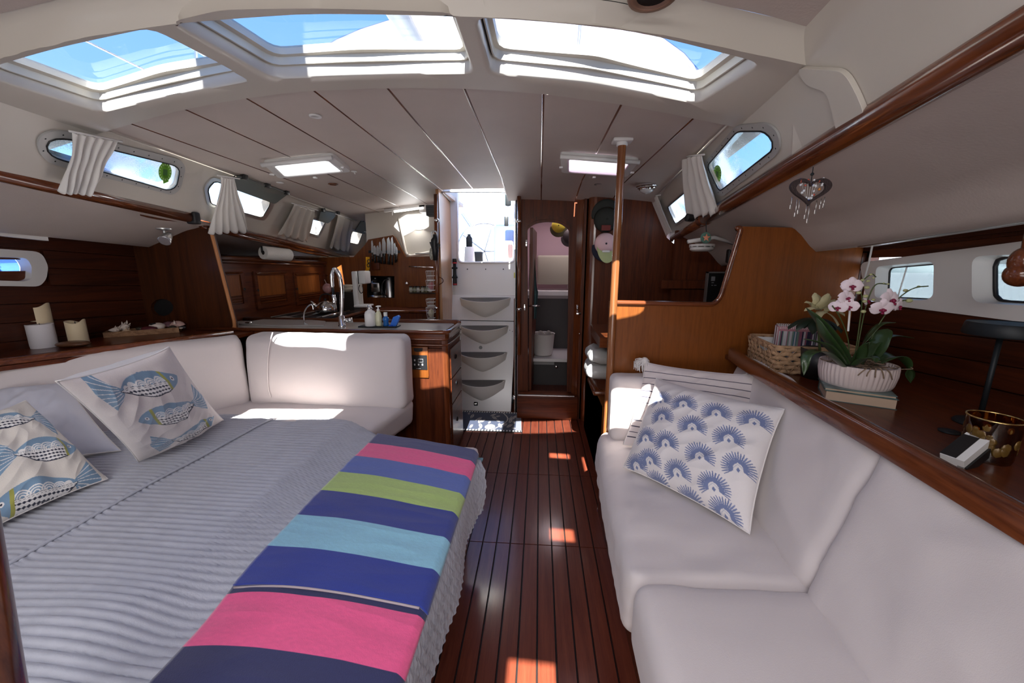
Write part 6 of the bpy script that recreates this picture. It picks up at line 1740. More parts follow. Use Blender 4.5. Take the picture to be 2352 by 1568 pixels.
def orchid(px, py, s, yaw, tilt, dy):
    c = LP(px, py, dy); f = V(math.sin(yaw)*math.cos(tilt), -math.cos(yaw)*math.cos(tilt), math.sin(tilt)).normalized()
    r_ = f.cross(V(0, 0, 1)).normalized(); up = r_.cross(f)
    fl_ = None
    for (an, ln_, wd) in ((90, .95, .42), (210, .9, .38), (330, .9, .38), (5, 1.0, .62), (175, 1.0, .62)):
        dr = r_*math.cos(R(an))+up*math.sin(R(an)); sd = f.cross(dr)
        def pf(u_, v_): 
            w__ = wd*s*math.sin(math.pi*min(1, .12+v_*.86))**.55; return c+dr*(ln_*s*v_)+sd*(w__*(u_*2-1))+f*(.10*s*math.sin(v_*3)+(-.18*s*(u_*2-1)**2*v_)+(.03*s if wd > .5 else 0))
        b = MB().grid(pf, 6, 8); o = b.build('petal', PET, pot, True)
    b = MB(); b.sphere(c+f*.22*s-up*.12*s, .20*s, 10, sc=(.8, .9, 1.0)).sphere(c+f*.30*s-up*.38*s, .15*s, 10, sc=(1.1, .7, .7)).sphere(c+f*.2*s+r_*.2*s-up*.12*s, .11*s, 8).sphere(c+f*.2*s-r_*.2*s-up*.12*s, .11*s, 8)
    b.build('flower_lip', LIP, pot, True)
for q_ in ((1957, 656, .030, -.3, .1, -.03), (1945, 684, .030, .2, .2, -.04), (1951, 703, .026, -.5, -.1, -.05), (1925, 705, .026, -.7, 0, -.04), (2045, 688, .038, .3, .15, -.04), (2026, 708, .034, -.1, -.3, -.05), (2064, 702, .026, .6, -.2, -.03), (1990, 690, .024, .8, .2, -.01)): orchid(*q_)
MB().tube([LP(1948, 760, -.01), LP(1952, 712, -.01)], .003, 6).build('support_clip', WHITE, pot)
# poinsettia behind
pp_ = P(1880, 830, Y=yp+.22); pp_.z = ZS; po = T('poinsettia', 'pale cream poinsettia in a dark pot behind the orchid', 'potted plant', pp_)
MB().lathe([(0, 0), (.05, 0), (.065, .12), (.06, .12), (.055, .10), (0, .10)], pp_, 24).build('pot', BLACK, po, True)
BR_ = mat('cream_bract', lin((188, 180, 140)), .6, var=.15, vscale=30)
rnd = random.Random(6); hc2 = P(1876, 712, Y=yp+.20)
MB().tube([pp_+V(0, 0, .1), hc2+V(.01, 0, -.03)], .005, 6).build('stem', STEM, po)
def plf(c, d, ln_, wd, m):
    d = d.normalized(); sd = d.cross(V(0, 0, 1)).normalized() if abs(d.z) < .95 else V(1, 0, 0); nr = sd.cross(d)
    def f(u_, v_): w__ = wd*math.sin(math.pi*min(1, .08+v_*.92))*(1+.25*math.sin(v_*9)); return c+d*ln_*v_+sd*w__*(u_*2-1)+nr*(.1*ln_*math.sin(v_*3)-.15*ln_*abs(u_*2-1)*v_)-V(0, 0, 1)*.2*ln_*v_*v_
    MB().grid(f, 4, 8).build('bract' if m is BR_ else 'leaf', m, po, True)
for (dx, dz, ln_, wd, yy) in ((-1, .35, .075, .019, -.02), (-.75, .75, .07, .019, 0), (-.2, 1, .085, .022, .0), (.25, 1, .085, .024, -.01), (.7, .75, .08, .022, 0), (1, .1, .07, .020, -.03), (.1, .5, .07, .024, -.05), (.6, -.5, .06, .018, -.04), (-.6, -.1, .07, .018, -.04)):
    plf(hc2+V(0, yy, 0), V(dx, yy*8-.1, dz), ln_, wd, BR_)
for k in range(9): plf(hc2+V(0, 0, -.03), V(math.cos(k*.7)*1.0, math.sin(k*.7)*.8, -.25), .09, .024, LEAFD)
# table lamp
yl = 1.12
lb = P(2253, 942, Y=yl); lt = P(2279, 768, Y=yl); lx = (lb.x+lt.x)/2+.012; lt = V(lx, yl, P(2279, 768, Y=yl).z)
la = T('table_lamp', 'slim black table lamp with a flat disc head at the right', 'lamp', (lx, yl, ZS))
MB().lathe([(0, 0), (.05, 0), (.052, .004), (.048, .009), (0, .010)], (lx, yl, ZS), 30).build('base', BLACKM, la, True, 40)
MB().tube([V(lx, yl, ZS+.005), V(lx, yl, lt.z+.004)], .0062, 12).build('pole', BLACKM, la, True)
rs = .082; zt0 = P(2279, 752, Y=yl).z
MB().lathe([(rs*.97, -.022), (rs, -.018), (rs*.95, .010), (rs*.92, .013), (rs*.90, .011)], (lx+.012, yl, zt0), 40).build('shade_rim', BLACKM, la, True, 40)
MB().lathe([(0, .0105), (rs*.905, .0105)], (lx+.012, yl, zt0), 40).build('shade_top', mat('grey_disc_top', lin((108, 122, 118)), .5), la, True)  # flat top coloured grey, unlike the black rim
MB().lathe([(0, -.018), (rs*.96, -.018)], (lx+.012, yl, zt0), 40).build('diffuser', BLACK, la, True)
MB().lathe([(0, .0115), (.006, .0115), (.007, .0105)], (lx+.005, yl, zt0), 14).build('switch', BLACK, la, True)
# amber glass jar
gc = P(2262, 1052, Z=ZS); gr = (P(2312, 990, Y=gc.y).x-P(2208, 990, Y=gc.y).x)/2*.93; gh = P(2262, 958, Y=gc.y).z-ZS
gj = T('amber_glass_jar', 'amber mottled glass jar on the starboard shelf below the lamp', 'jar', gc)
AM = glass('amber_glass', (.62, .34, .10), .3)
AMS = mat('gold_flecked_glass', (.16, .09, .02), .3, coat=.5, metal=.3, var=.6, vscale=22)
MB().lathe([(0, .004), (gr*.80, .004), (gr*.86, 0), (gr*.92, .01), (gr, gh), (gr*.965, gh), (gr*.88, .014), (0, .012)], gc, 44).build('glass_wall', AM, gj, True, 50)
rnd = random.Random(3); b = MB()
for k in range(46):
    a0 = rnd.uniform(0, 6.28); z = rnd.uniform(.02, gh-.01); rr_ = gr*(.90+.07*z/gh); q_ = gc+V(rr_*math.cos(a0), rr_*math.sin(a0), z)
    b.sphere(q_, rnd.uniform(.004, .011), 7, sc=(1, 1, 1.2))
    nn_ = V(math.cos(a0), math.sin(a0), 0)
    for i in range(len(b.v)-7*5 if False else 0, 0): pass
for i, v_ in enumerate(b.v):
    d2 = V(v_.x-gc.x, v_.y-gc.y, 0); l_ = d2.length; tgt = gr*(.935+.045*(v_.z-gc.z)/gh); b.v[i] = V(gc.x, gc.y, v_.z)+d2/l_*(tgt+(l_-tgt)*.12)
o = b.build('gold_flecks', AMS, gj, True); o['kind'] = 'stuff'
MB().tube(ring3(gc, gr*.985, gc.z+gh, 44), .0022, 6, closed=True).build('rim', mat('gilt_rim', (.75, .55, .22), .2, metal=1), gj, True)
# small tilted screen device
dv0, dv1 = P(2248, 1000, Z=.965), P(2186, 1050, Z=.925)
dv_ = T('digital_gauge', 'small white and black tilted gadget leaning on the starboard fiddle rail', 'gadget', dv1)
e1 = (dv0-dv1).normalized(); e2 = e1.cross(V(0, 0, 1)).normalized(); e3 = e2.cross(e1)
L2 = (dv0-dv1).length
def dbx(a0, a1, b0, b1, c0, c1): return [dv1+e1*a_*L2+e2*b2+e3*c2 for a_, b2, c2 in ((a0, b0, c0), (a1, b0, c0), (a1, b1, c0), (a0, b1, c0), (a0, b0, c1), (a1, b0, c1), (a1, b1, c1), (a0, b1, c1))]
MB().hexa(dbx(0, 1, -.02, .02, -.022, 0)).build('case', WHITE, dv_); MB().hexa(dbx(0.02, .90, -.021, .006, -.020, .0012)).build('screen', BLACK, dv_); MB().hexa(dbx(.0, 1, .008, .024, -.04, -.018)).build('dark_side', BLACK, dv_)
MB().hexa(dbx(.90, .94, -.012, .004, 0, .001)).build('mark', ALUD, dv_)
c = P(2180, 992, Z=ZS); tag(MB().lathe([(0, 0), (.022, 0), (.022, .004), (0, .005)], c+V(0, 0, .0), 22).build('coaster', BLACKM, None, True), 'small round black pad on the starboard shelf left of the jar', 'coaster')

# ================================================================ GALLEY THINGS
ZT = ZP+.002
def gp(x, y): return P(x, y, Z=ZT)
# tall mixer tap
b0 = gp(786, 749); yk_ = b0.y
t = T('mixer_tap', 'tall chrome spring-neck kitchen tap on the galley counter', 'tap', b0)
MB().lathe([(.027, 0), (.027, .006), (.022, .012), (.022, .07), (.016, .075), (.016, .08)], b0, 20).build('tap_base', CHROME, t, True, 50)
TY = lambda x, y: P(x, y, Y=yk_)
pts_ = [b0+V(0, 0, .07), TY(785, 690), TY(784, 655), TY(779, 630), TY(769, 618), TY(762, 632), TY(763, 660)]
MB().tube(spline(pts_, 8), .0135, 14).build('swan_neck', CHROME, t, True)
MB().tube([TY(763, 655), TY(766, 676)], [.008, .010], 12).build('hose_end', BLACKM, t, True)
MB().tube([TY(766, 676), TY(767, 685), TY(770, 708)], [.010, .015, .013], 14).build('spray_head', CHROME, t, True)
MB().tube([b0+V(.0, 0, .05), TY(797, 736)], .011, 12).lathe([(0, -.02), (.016, -.018), (.017, .014), (0, .018)], TY(804, 735), 16, axis=(1, 0, 0)).build('lever', CHROME, t, True)
# small filter tap
b0 = gp(700, 747); t = T('filter_tap', 'small thin chrome drinking-water tap left of the tall tap', 'tap', b0)
ys2 = b0.y; MB().tube(spline([b0, P(698, 722, Y=ys2), P(703, 708, Y=ys2), P(712, 700, Y=ys2), P(717, 701, Y=ys2), P(720, 711, Y=ys2)], 6), .0055, 10).build('spout', CHROME, t, True)
MB().lathe([(.012, 0), (.012, .006), (.007, .01)], b0, 14).build('tap_base', CHROME, t, True); MB().tube([b0+V(0, 0, .01), b0+V(.02, 0, .012)], .004, 6).build('lever', CHROME, t)
# washing-up tray with bottles
tr0 = gp(872, 750); t = T('soap_tray', 'thin black tray holding the soap bottles', 'tray', tr0)
MB().rbox(tr0+V(0, 0, .004), (.135, .045, .004), .003).build('tray_plate', BLACKM, t, True)
zz = ZT+.0085
def bottle(label, px, w_, pyt, prof, m, capm, capf, nm='bottle'):
    c = P(px, 748, Z=zz); r_ = w_/880*c.y/2*.97; h_ = P(px, pyt, Y=c.y).z-zz; t = T(nm, label, 'bottle', c, 'bottles by the sink')
    MB().lathe([(a_*r_, b_*h_) for a_, b_ in prof], c, 26).build('bottle_body', m, t, True); capf(c, r_, h_, capm, t); return t
MILK = mat('translucent_white_plastic', (.72, .72, .72), .35, coat=.3)
def cap1(c, r_, h_, m, t): MB().lathe([(.4*r_, h_*.88), (.42*r_, h_), (.3*r_, h_*1.02), (.3*r_, h_*1.1), (0, h_*1.1)], c, 18).build('cap', CHROME, t, True); MB().tube([c+V(-.6*r_, 0, h_*.93), c+V(-.3*r_, 0, h_*.99), c+V(.3*r_, 0, h_*.99), c+V(.6*r_, 0, h_*.93)], .0022, 6).build('wire_bail', STEEL, t, True)
def cap2(c, r_, h_, m, t): MB().lathe([(.5*r_, h_*.78), (.5*r_, h_*.84), (.2*r_, h_*.86), (.2*r_, h_)], c, 16).build('pump_collar', m, t, True); MB().tube([c+V(-r_*.7, 0, h_*.985), c+V(0, 0, h_), c+V(r_*.9, 0, h_*1.0)], [.003, .006, .005], 8).build('pump_head', m, t, True)
def cap3(c, r_, h_, m, t): MB().lathe([(.55*r_, h_*.72), (.6*r_, h_*.74), (.6*r_, h_), (0, h_)], c, 18).build('cap', m, t, True, 40)
bottle('large white swing-top soap bottle on the tray', 852, 27, 705, [(0, 0), (.95, 0), (1, .04), (1, .62), (.85, .76), (.42, .84), (.38, .92)], MILK, WHITE, cap1)
bottle('clear pump soap bottle with yellowish liquid', 871, 15, 703, [(0, 0), (.95, 0), (1, .04), (1, .5), (.75, .68), (.4, .76), (.4, .8)], mat('pale_soap', (.62, .62, .42), .25, coat=.5), WHITE, cap2)
bottle('small blue washing-up bottle with white cap', 887, 15, 717, [(0, 0), (.85, 0), (.95, .05), (.8, .3), (1, .45), (.95, .58), (.55, .70), (.5, .74)], mat('blue_liquid', lin((24, 96, 170)), .15, coat=.7), WHITE, cap3)
c = P(905, 749, Z=zz); yq = c.y; t = T('dish_brush', 'blue angled scrubbing brush at the right of the tray', 'brush', c)
BL = mat('blue_plastic', lin((40, 110, 210)), .4); l = [P(x, y, Y=yq) for x, y in ((895, 749), (909, 749), (917, 728), (913, 724), (903, 728))]
MB().plate(rloop(l, .005, 3), [], V(0, .03, 0)).build('brush_body', BL, t); MB().rbox(P(899, 747, Y=yq+.01), (.014, .02, .004), .002).build('bristles', mat('blue_bristles', lin((30, 80, 180)), .8), t)
# stove kettle, stove, cups and rack
c = V(-1.98, 3.15, .907); t = T('stove_top', 'dark gimballed stove top with pan supports in the galley', 'stove', c)
MB().rbox(c+V(0, 0, .0), (.24, .22, .012), .008).build('hob', BLACKM, t, True)
for k in range(4): MB().tube([c+V(-.2+.13*k, -.2, .022), c+V(-.2+.13*k, .2, .022)], .004, 6).build('pan_support', STEEL, t)
MB().tube([c+V(.25, -.22, .03), c+V(.25, .22, .03)], .008, 8).build('guard_rail', CHROME, t, True)
c = P(750, 716, Z=.935); t = T('kettle', 'polished steel kettle with spout on the stove', 'kettle', c)
MB().lathe([(0, 0), (.085, 0), (.092, .01), (.085, .05), (.055, .085), (.03, .09), (.03, .096), (0, .1)], c, 30).build('kettle_body', CHROME, t, True)
MB().tube([c+V(-.06, -.03, .04), c+V(-.11, -.05, .10)], [.018, .008], 10).build('spout', CHROME, t, True)
MB().tube(spline([c+V(-.06, 0, .09), c+V(-.03, 0, .15), c+V(.05, 0, .15), c+V(.08, 0, .08)], 5), .006, 8).build('handle', BLACK, t, True); MB().sphere(c+V(0, 0, .11), .012, 10).build('lid_knob', BLACK, t, True)
c = P(800, 700, Z=.93); t = T('glass_jug', 'brown glass jug with bowls above on the galley counter', 'jug', c)
MB().lathe([(0, 0), (.05, 0), (.06, .03), (.055, .08), (.045, .10)], c, 22).build('jug_body', mat('brown_glass', (.10, .05, .03), .15, coat=.8), t, True); MB().tube(spline([c+V(.05, 0, .09), c+V(.085, 0, .07), c+V(.08, 0, .03), c+V(.055, 0, .02)], 4), .005, 8).build('handle', STEEL, t, True)
c = P(798, 670, Y=3.7); t = T('stacked_bowls', 'stack of cream bowls beside the drinks machine', 'bowl', c)
MB().lathe([(0, 0), (.03, 0), (.065, .045), (.062, .045), (.028, .004)], c, 24).build('bowl', mat('cream_ceramic', (.45, .40, .32), .4), t, True); MB().lathe([(0, 0), (.03, 0), (.065, .04), (.062, .04)], c+V(0, 0, .03), 24).build('bowl', MATS['cream_ceramic'], t, True)
MB().box((c.x-.1, c.y-.05, .905), (c.x+.08, c.y+.08, c.z)).build('shelf_unit', DARKIN, t)
c = P(752, 662, Y=3.4); t = T('patterned_mug', 'pale rose patterned mug hanging by the wall doors', 'mug', c)
MB().sphere(c, 1, 18, sc=(.045, .03, .045)).build('mug_body', mat('rose_enamel', lin((165, 120, 120)), .4, var=.3, vscale=50), t, True); MB().tube([c+V(0, 0, .03), c+V(-.02, 0, .08)], .003, 6).build('hook', STEEL, t)
# drinks maker
yd = 3.45; t = T('drinks_machine', 'white sparkling-water maker with a black edge', 'drinks machine', P(822, 705, Y=yd))
def bxp(x0, y0, x1, y1, Y, d, m, nm, par, r_=.01):
    a_, b2 = P(x0, y0, Y=Y), P(x1, y1, Y=Y); c = (a_+b2)/2; h = (abs(b2.x-a_.x)/2, d/2, abs(a_.z-b2.z)/2)
    return MB().rbox(c+V(0, d/2, 0), h, min(r_, *[q*.95 for q in h])).build(nm, m, par, True)
bxp(806, 623, 823, 703, yd+.02, .10, WHITE, 'column', t); bxp(821, 622, 840, 652, yd-.02, .12, WHITE, 'head', t, .012); bxp(815, 652, 832, 703, yd+.05, .04, mat('cream_plastic', (.62, .60, .55), .4), 'back_plate', t)
bxp(820, 622, 823, 652, yd-.022, .02, BLACK, 'black_edge', t, .002); bxp(812, 701, 842, 706, yd-.03, .16, WHITE, 'base', t, .006)
MB().tube(spline([P(826, 654, Y=yd-.03), P(824, 664, Y=yd-.03), P(829, 673, Y=yd-.03), P(834, 668, Y=yd-.03), P(832, 655, Y=yd-.03)], 5), .0035, 8).build('bottle_clip', BLACK, t, True)
# niche appliances
t = T('pressure_cooker', 'black electric pressure cooker with a steel control badge in the niche', 'cooker', P(865, 684, Y=4.12))
c = P(865, 683, Y=4.14); MB().lathe([(0, 0), (.10, 0), (.105, .02), (.105, .16), (.095, .175), (.09, .195), (.03, .205), (.03, .215), (0, .215)], c, 30).build('cooker_body', mat('glossy_black', (.01, .01, .01), .2, coat=.8), t, True, 50)
bxp(851, 649, 872, 671, 4.025, .02, STEEL, 'control_badge', t, .02); bxp(857, 652, 866, 660, 4.02, .01, BLACK, 'display', t, .002); MB().lathe([(.106, .0), (.108, .01), (.106, .035)], c, 30).build('steel_band', STEEL, t, True)
t = T('water_boiler', 'tall brushed steel kettle with black handle beside the pressure cooker', 'kettle', P(896, 684, Y=4.1))
c = P(897, 683, Y=4.12); MB().lathe([(0, 0), (.062, 0), (.062, .02), (.060, .03), (.048, .215), (.044, .222), (0, .225)], c, 28).build('boiler_body', STEEL, t, True, 50)
MB().tube(spline([P(893, 641, Y=4.04), P(882, 644, Y=4.02), P(877, 658, Y=4.02), P(880, 672, Y=4.02), P(888, 680, Y=4.04)], 5), .007, 8).build('handle', BLACK, t, True)
# knives on the magnetic strip
yw = 3.985
KN = [(855, 551, 580, 600, 5, 1), (861, 563, 584, 604, 7, 1), (868, 563, 587, 603, 7, 1), (873, 554, 583, 604, 5, 0), (882, 545, 582, 606, 9, 1), (893, 544, 583, 607, 9, 0), (901, 543, 585, 608, 6, 0), (907, 557, 582, 603, 5, 1), (911, 566, 583, 601, 5, 0), (876, 575, 590, 606, 4, 0)]
ms = tag(MB().rbox(P(883, 578, Y=4.0), (.17, .008, .014), .004).build('magnetic_strip', BLACK), 'black magnetic strip behind the kitchen knives', 'knife rack')
kl = ['leftmost slim knife on the strip', 'second knife from the left, broad blade', 'third knife from the left with brown handle', 'fourth knife, narrow upright blade', 'wide chef knife in the middle of the strip', 'broadest tall knife right of the middle', 'long bread knife with straight blade', 'small knife right of the bread knife', 'rightmost short knife on the strip', 'tiny paring knife between the larger ones']
BLD = mat('knife_steel', (.75, .76, .78), .2, metal=.9)
for i, (x, yt, ym, yb2, wd, br_) in enumerate(KN):
    Y_ = yw-.006; t = T('kitchen_knife', kl[i], 'knife', P(x, ym, Y=Y_), 'kitchen knives on the magnetic strip')
    s = Y_/880
    p0, p1, p2 = P(x, yt, Y=Y_), P(x, ym, Y=Y_), P(x+(1 if br_ else 0), yb2, Y=Y_); w_ = wd*s/2
    MB().plate([p0, p0.lerp(p1, .35)+V(w_*.9, 0, 0), p1+V(w_, 0, 0), p1+V(-w_, 0, 0), p0.lerp(p1, .12)+V(-w_, 0, 0)], [], V(0, .003, 0)).build('blade', BLD, t)
    MB().tube([p1, p1.lerp(p2, .5), p2], [w_*.75, w_*.62, w_*.85], 8).build('handle', BLACK, t, True)
    for f in (.3, .65): MB().sphere(p1.lerp(p2, f)+V(0, -w_*.7, 0), .0022, 6).build('rivet', STEEL, t)
bxp(852, 602, 872, 620, 3.975, .02, W_RED, 'cutting_block', None)
tag(bpy.data.objects['cutting_block'], 'small slatted dark wooden holder below the knives', 'holder')
t = T('oven_glove', 'yellow oven glove with scissors hanging beside the knives', 'glove', P(844, 595, Y=3.93))
def og(u, v): return P(lerp(840, 849, u)+(-2 if v > .7 else 0), lerp(590, 632, v), Y=3.93+.02*math.sin(u*3))
MB().grid(og, 6, 12).build('glove_cloth', mat('yellow_cloth', lin((235, 180, 40)), .8), t, True)
MB().tube([P(847+3*math.cos(a_), 600+4*math.sin(a_), Y=3.91) for a_ in [i*.63 for i in range(10)]], .004, 6, closed=True).tube([P(846+3*math.cos(a_), 609+4*math.sin(a_), Y=3.91) for a_ in [i*.63 for i in range(10)]], .004, 6, closed=True).build('scissor_handle', BLACK, t, True)
# towel bar, spice rack
t = T('towel_bar', 'chrome towel bar on the galley aft wall', 'rail', P(965, 612, Y=3.97)); MB().tube([P(939, 612, Y=3.96), P(995, 614, Y=3.96)], .007, 8).build('bar', CHROME, t, True)
t = T('spice_rack', 'dark narrow rack holding spice jars', 'rack', P(965, 672, Y=3.95)); a_, b2 = P(942, 672, Y=3.95), P(1002, 674, Y=3.95)
MB().box((a_.x, 3.92, a_.z-.006), (b2.x, 3.99, a_.z)).build('rack_shelf', BLACK, t); MB().tube([V(a_.x, 3.915, a_.z+.03), V(b2.x, 3.915, a_.z+.03)], .004, 6).build('rack_rail', STEEL, t); MB().sphere(P(934, 651, Y=3.95), .018, 12).build('chrome_knob', CHROME, t, True)
for i, x in enumerate((944, 953, 961, 971, 979, 988)):
    c = P(x, 671, Y=3.95); h_ = P(x, 657, Y=3.95).z-c.z; t = T('spice_jar', 'small glass spice jar, %s from the left on the rack' % ('first', 'second', 'third', 'fourth', 'fifth', 'sixth')[i], 'jar', c, 'spice jars on the rack')
    MB().lathe([(0, 0), (.018, 0), (.019, .005), (.019, h_*.75), (.015, h_*.8)], c, 16).build('jar_body', mat('spice_%d' % (i % 3), [(.35, .36, .30), (.20, .22, .14), (.40, .38, .34)][i % 3], .2, coat=.6), t, True); MB().lathe([(.0165, h_*.78), (.0165, h_), (0, h_)], c, 16).build('lid', BLACK, t, True, 40)
# umbrella and wire baskets on the divider
um = P(1000, 545, Y=3.12); t = T('folded_umbrella', 'black folded umbrella hanging from the grab rail left of the steps', 'umbrella', um)
U = lambda x, y: P(x, y, Y=3.12)
MB().tube([U(1000, 598), U(1000, 575), U(998, 566), U(998, 552), U(1000, 545), U(999, 538)], [.018, .026, .024, .030, .020, .016], 12).build('canopy', BLACK, t, True)
MB().add([U(986, 556), U(992, 572), U(1004, 552)]+[U(1012, 562), U(1004, 576), U(1000, 555)], [(0, 1, 2), (3, 4, 5)]).build('canopy_flap', BLACK, t)
MB().tube(spline([U(994, 552), U(991, 535), U(998, 531), U(1003, 536), U(1002, 548)], 5), .006, 8).build('handle', ALU, t, True)
WIRE = mat('white_wire', (.75, .75, .74), .4)
def wbas(label, px, py, w_, h_, n, cont):
    c = P(px, py, Y=3.22); s = 3.22/880; w3, h3 = w_*s, h_*s; t = T('wire_basket', label, 'basket', c, 'wire baskets on the divider')
    for k in range(3):
        f = 1-k*.12; l = rloop([c+V(-w3/2*f, -.04*f, -h3*k/2), c+V(w3/2*f, -.04*f, -h3*k/2), c+V(w3/2*f, .05*f, -h3*k/2), c+V(-w3/2*f, .05*f, -h3*k/2)], .01, 3); MB().tube(l, .0018, 5, closed=True).build('wire_ring', WIRE, t)
    for k in range(6):
        x = (-.5+k/5)*w3; MB().tube([c+V(x, -.04, 0), c+V(x*.76, -.032, -h3)], .0015, 5).build('wire', WIRE, t)
    if cont: MB().sphere(c+V(0, 0, -h3*.55), 1, 12, sc=(w3*.38, .03, h3*.38)).build('contents', cont, t, True)
wbas('upper wire basket on the divider, empty', 990, 622, 18, 22, 0, None)
wbas('wire basket holding something red', 990, 643, 18, 24, 0, mat('red_packet', lin((150, 40, 50)), .6))
wbas('wire basket below the rail bracket', 990, 686, 18, 16, 0, None)
wbas('lowest wire basket holding pale garlic', 990, 705, 18, 26, 0, mat('garlic', lin((200, 190, 160)), .6))
tag(MB().sphere(P(991, 583, Y=3.18), 1, 14, sc=(.018, .015, .05)).build('herb_bag', mat('clear_bag', (.35, .34, .28), .3, var=.4, vscale=60), None, True), 'clear bag hanging behind the black umbrella', 'bag')
# control panel on the peninsula
a_, b2 = P(940, 795, Y=YP0), P(986, 867, Y=YP0)
t = T('control_panel', 'wooden plate with a black digital control panel on the galley front', 'control panel', (a_+b2)/2)
MB().rbox(((a_.x+b2.x)/2, YP0-.004, (a_.z+b2.z)/2), ((b2.x-a_.x)/2, .006, (a_.z-b2.z)/2), .003).build('wooden_plate', W_ORG, t, True)
y_ = YP0-.011
def q3(x, y): return P(x, y, Y=y_)
def flat(x0, y0, x1, y1, m, nm, par, dy=0, th=.002): 
    a1, b1 = P(x0, y0, Y=y_-dy), P(x1, y1, Y=y_-dy); return MB().box((a1.x, y_-dy-th, b1.z), (b1.x, y_-dy, a1.z)).build(nm, m, par)
d = flat(942, 815, 982, 849, BLACK, 'display_face', t)
LN = mat('panel_print', (.55, .55, .55), .5)
for (x0, y0, x1, y1) in ((960, 824, 972, 824.8), (960, 831, 972, 831.8), (960, 824, 960.8, 831.8), (971.3, 824, 972, 831.8)): flat(x0, y0, x1, y1, LN, 'display_outline', d, .002, .0006)
for (x, y) in ((952.5, 827), (952.5, 837), (961.5, 837), (970.5, 837)): flat(x-1.7, y-2, x+1.7, y+2, LN, 'button', d, .002, .0012)
for k in range(7): flat(956.5+k*1.5, 845.5, 957.4+k*1.5, 846.6, LN, 'small_print', d, .002, .0005)
hl = [q3(x, y) for x, y in ((950, 799), (971, 799), (970, 806), (958, 808), (951, 806))]; MB().plate(hl, [], V(0, -.001, 0)).build('dark_slot', BLACK, t)
for (x, y) in ((941.5, 797), (984, 797), (941.5, 865), (984, 865)): MB().sphere(q3(x, y), .002, 6).build('screw', BLACKM, t)
# caps on the aft cabinet
c_ = cap('green_cap', 'large dark green cap hanging high on the aft cabinet behind the pillar', P(1392, 505, Y=3.17), .095, (mat('dark_green_cloth', lin((48, 50, 46)), .8), mat('dark_green_cloth2', lin((44, 46, 42)), .8)), math.pi/2)
q_ = P(1392, 523, Y=3.09); MB().rbox(q_, (.035, .006, .02), .003).build('cap_patch', mat('rust_patch', lin((120, 52, 48)), .7), c_, True)
PKC = mat('pink_cap_cloth', lin((236, 200, 205)), .8); NVC = mat('navy_cap_cloth', lin((30, 34, 52)), .8)
t = cap('pink_cap', 'pink and navy cap with pale brim hanging below the green cap', P(1390, 560, Y=3.13), .085, (PKC, NVC), -math.pi/2)
MB().rbox(P(1392, 577, Y=3.0), (.028, .003, .008), .002).build('logo_patch', WHITE, t, True)
def brim2(u_, v_):
    an = (u_-.5)*2.6; return P(1394+math.sin(an)*24, 560+math.cos(an)*(18+26*v_), Y=3.09+.02*v_)
MB().grid(brim2, 14, 3).build('brim_edge', mat('pale_green_trim', lin((200, 215, 160)), .7), t, True)
# door mat
zc = .003
MC = [P(1040, 944, Z=zc), P(1197, 949, Z=zc), P(1198, 993, Z=zc), P(1000, 987, Z=zc)]
t = T('door_mat', 'dark blue doormat with pale plant print at the foot of the steps', 'mat', sum(MC, V(0, 0, 0))/4)
NX, NY = 240, 90
vs = []; cols = []; rnd = random.Random(2)
leaves = [(rnd.uniform(.05, .95), rnd.uniform(.12, .88), rnd.uniform(0, 3.1), rnd.uniform(.05, .09)) for k in range(30)]
for i in range(NX+1):
    for j in range(NY+1):
        u_, v_ = i/NX, j/NY; p_ = MC[0].lerp(MC[1], u_).lerp(MC[3].lerp(MC[2], u_), v_); c = lin((34, 44, 68))
        for (a2, b3, an, s) in leaves:
            dx, dy = (u_-a2)*2.4, v_-b3; X_ = dx*math.cos(an)+dy*math.sin(an); Y_ = -dx*math.sin(an)+dy*math.cos(an)
            if abs(X_) < s*1.6 and abs(Y_) < s*.55*math.cos(X_/s*.95) and abs(Y_) > .008: c = lin((168, 158, 150))
        if abs((u_-.72)-.1*math.sin(v_*4)) < .008: c = lin((170, 160, 152))
        dxp, dyp = (u_-.62)*2.4, v_-.80
        if dxp*dxp+dyp*dyp*1.4 < .022: c = lin((178, 160, 150)) if (math.sin(dxp*110)*math.sin(dyp*90)) > -.3 else lin((60, 60, 80))
        if v_ < .05 or v_ > .94: c = lin((225, 222, 218)) if int(u_*56) % 2 == 0 else lin((16, 16, 20))
        if u_ > .93 and .05 < v_ < .94: c = lin((150, 152, 158)) if int(v_*60) % 2 else lin((70, 74, 90))
        vs.append(p_+V(0, 0, .006)); cols.append(c)
W3 = NY+1
o = obj('mat_pile', vs, [(i*W3+j, (i+1)*W3+j, (i+1)*W3+j+1, i*W3+j+1) for i in range(NX) for j in range(NY)], attr_mat('mat_print', .9, .3, 500, .2), t, True); set_attr(o, np.array(cols))
MB().hexa([p_+V(0, 0, -.002) for p_ in MC]+[p_+V(0, 0, .005) for p_ in MC]).build('backing', BLACK, t)

# foreground post at the lower left
pa, pb_ = P(-46, 1150, Z=1.0), P(-26, 1620, Z=.55)
pa = P(-105, 1150, Y=.42); pb_ = P(-25, 1640, Y=.36)
t = T('berth_post', 'blurred dark red varnished post at the lower left edge of the view', 'post', (pb_.x, pb_.y, 0))
MB().tube([pb_+(pb_-pa).normalized()*.3, pb_, pa, pa+(pa-pb_).normalized()*.1], .036, 16).build('post', W_TRIMZ, t, True)

# ================================================================ OUTSIDE
SUNW = mat('white_canvas_outside', (.86, .86, .86), .7); DECKW = mat('white_deck', (.80, .80, .78), .6)
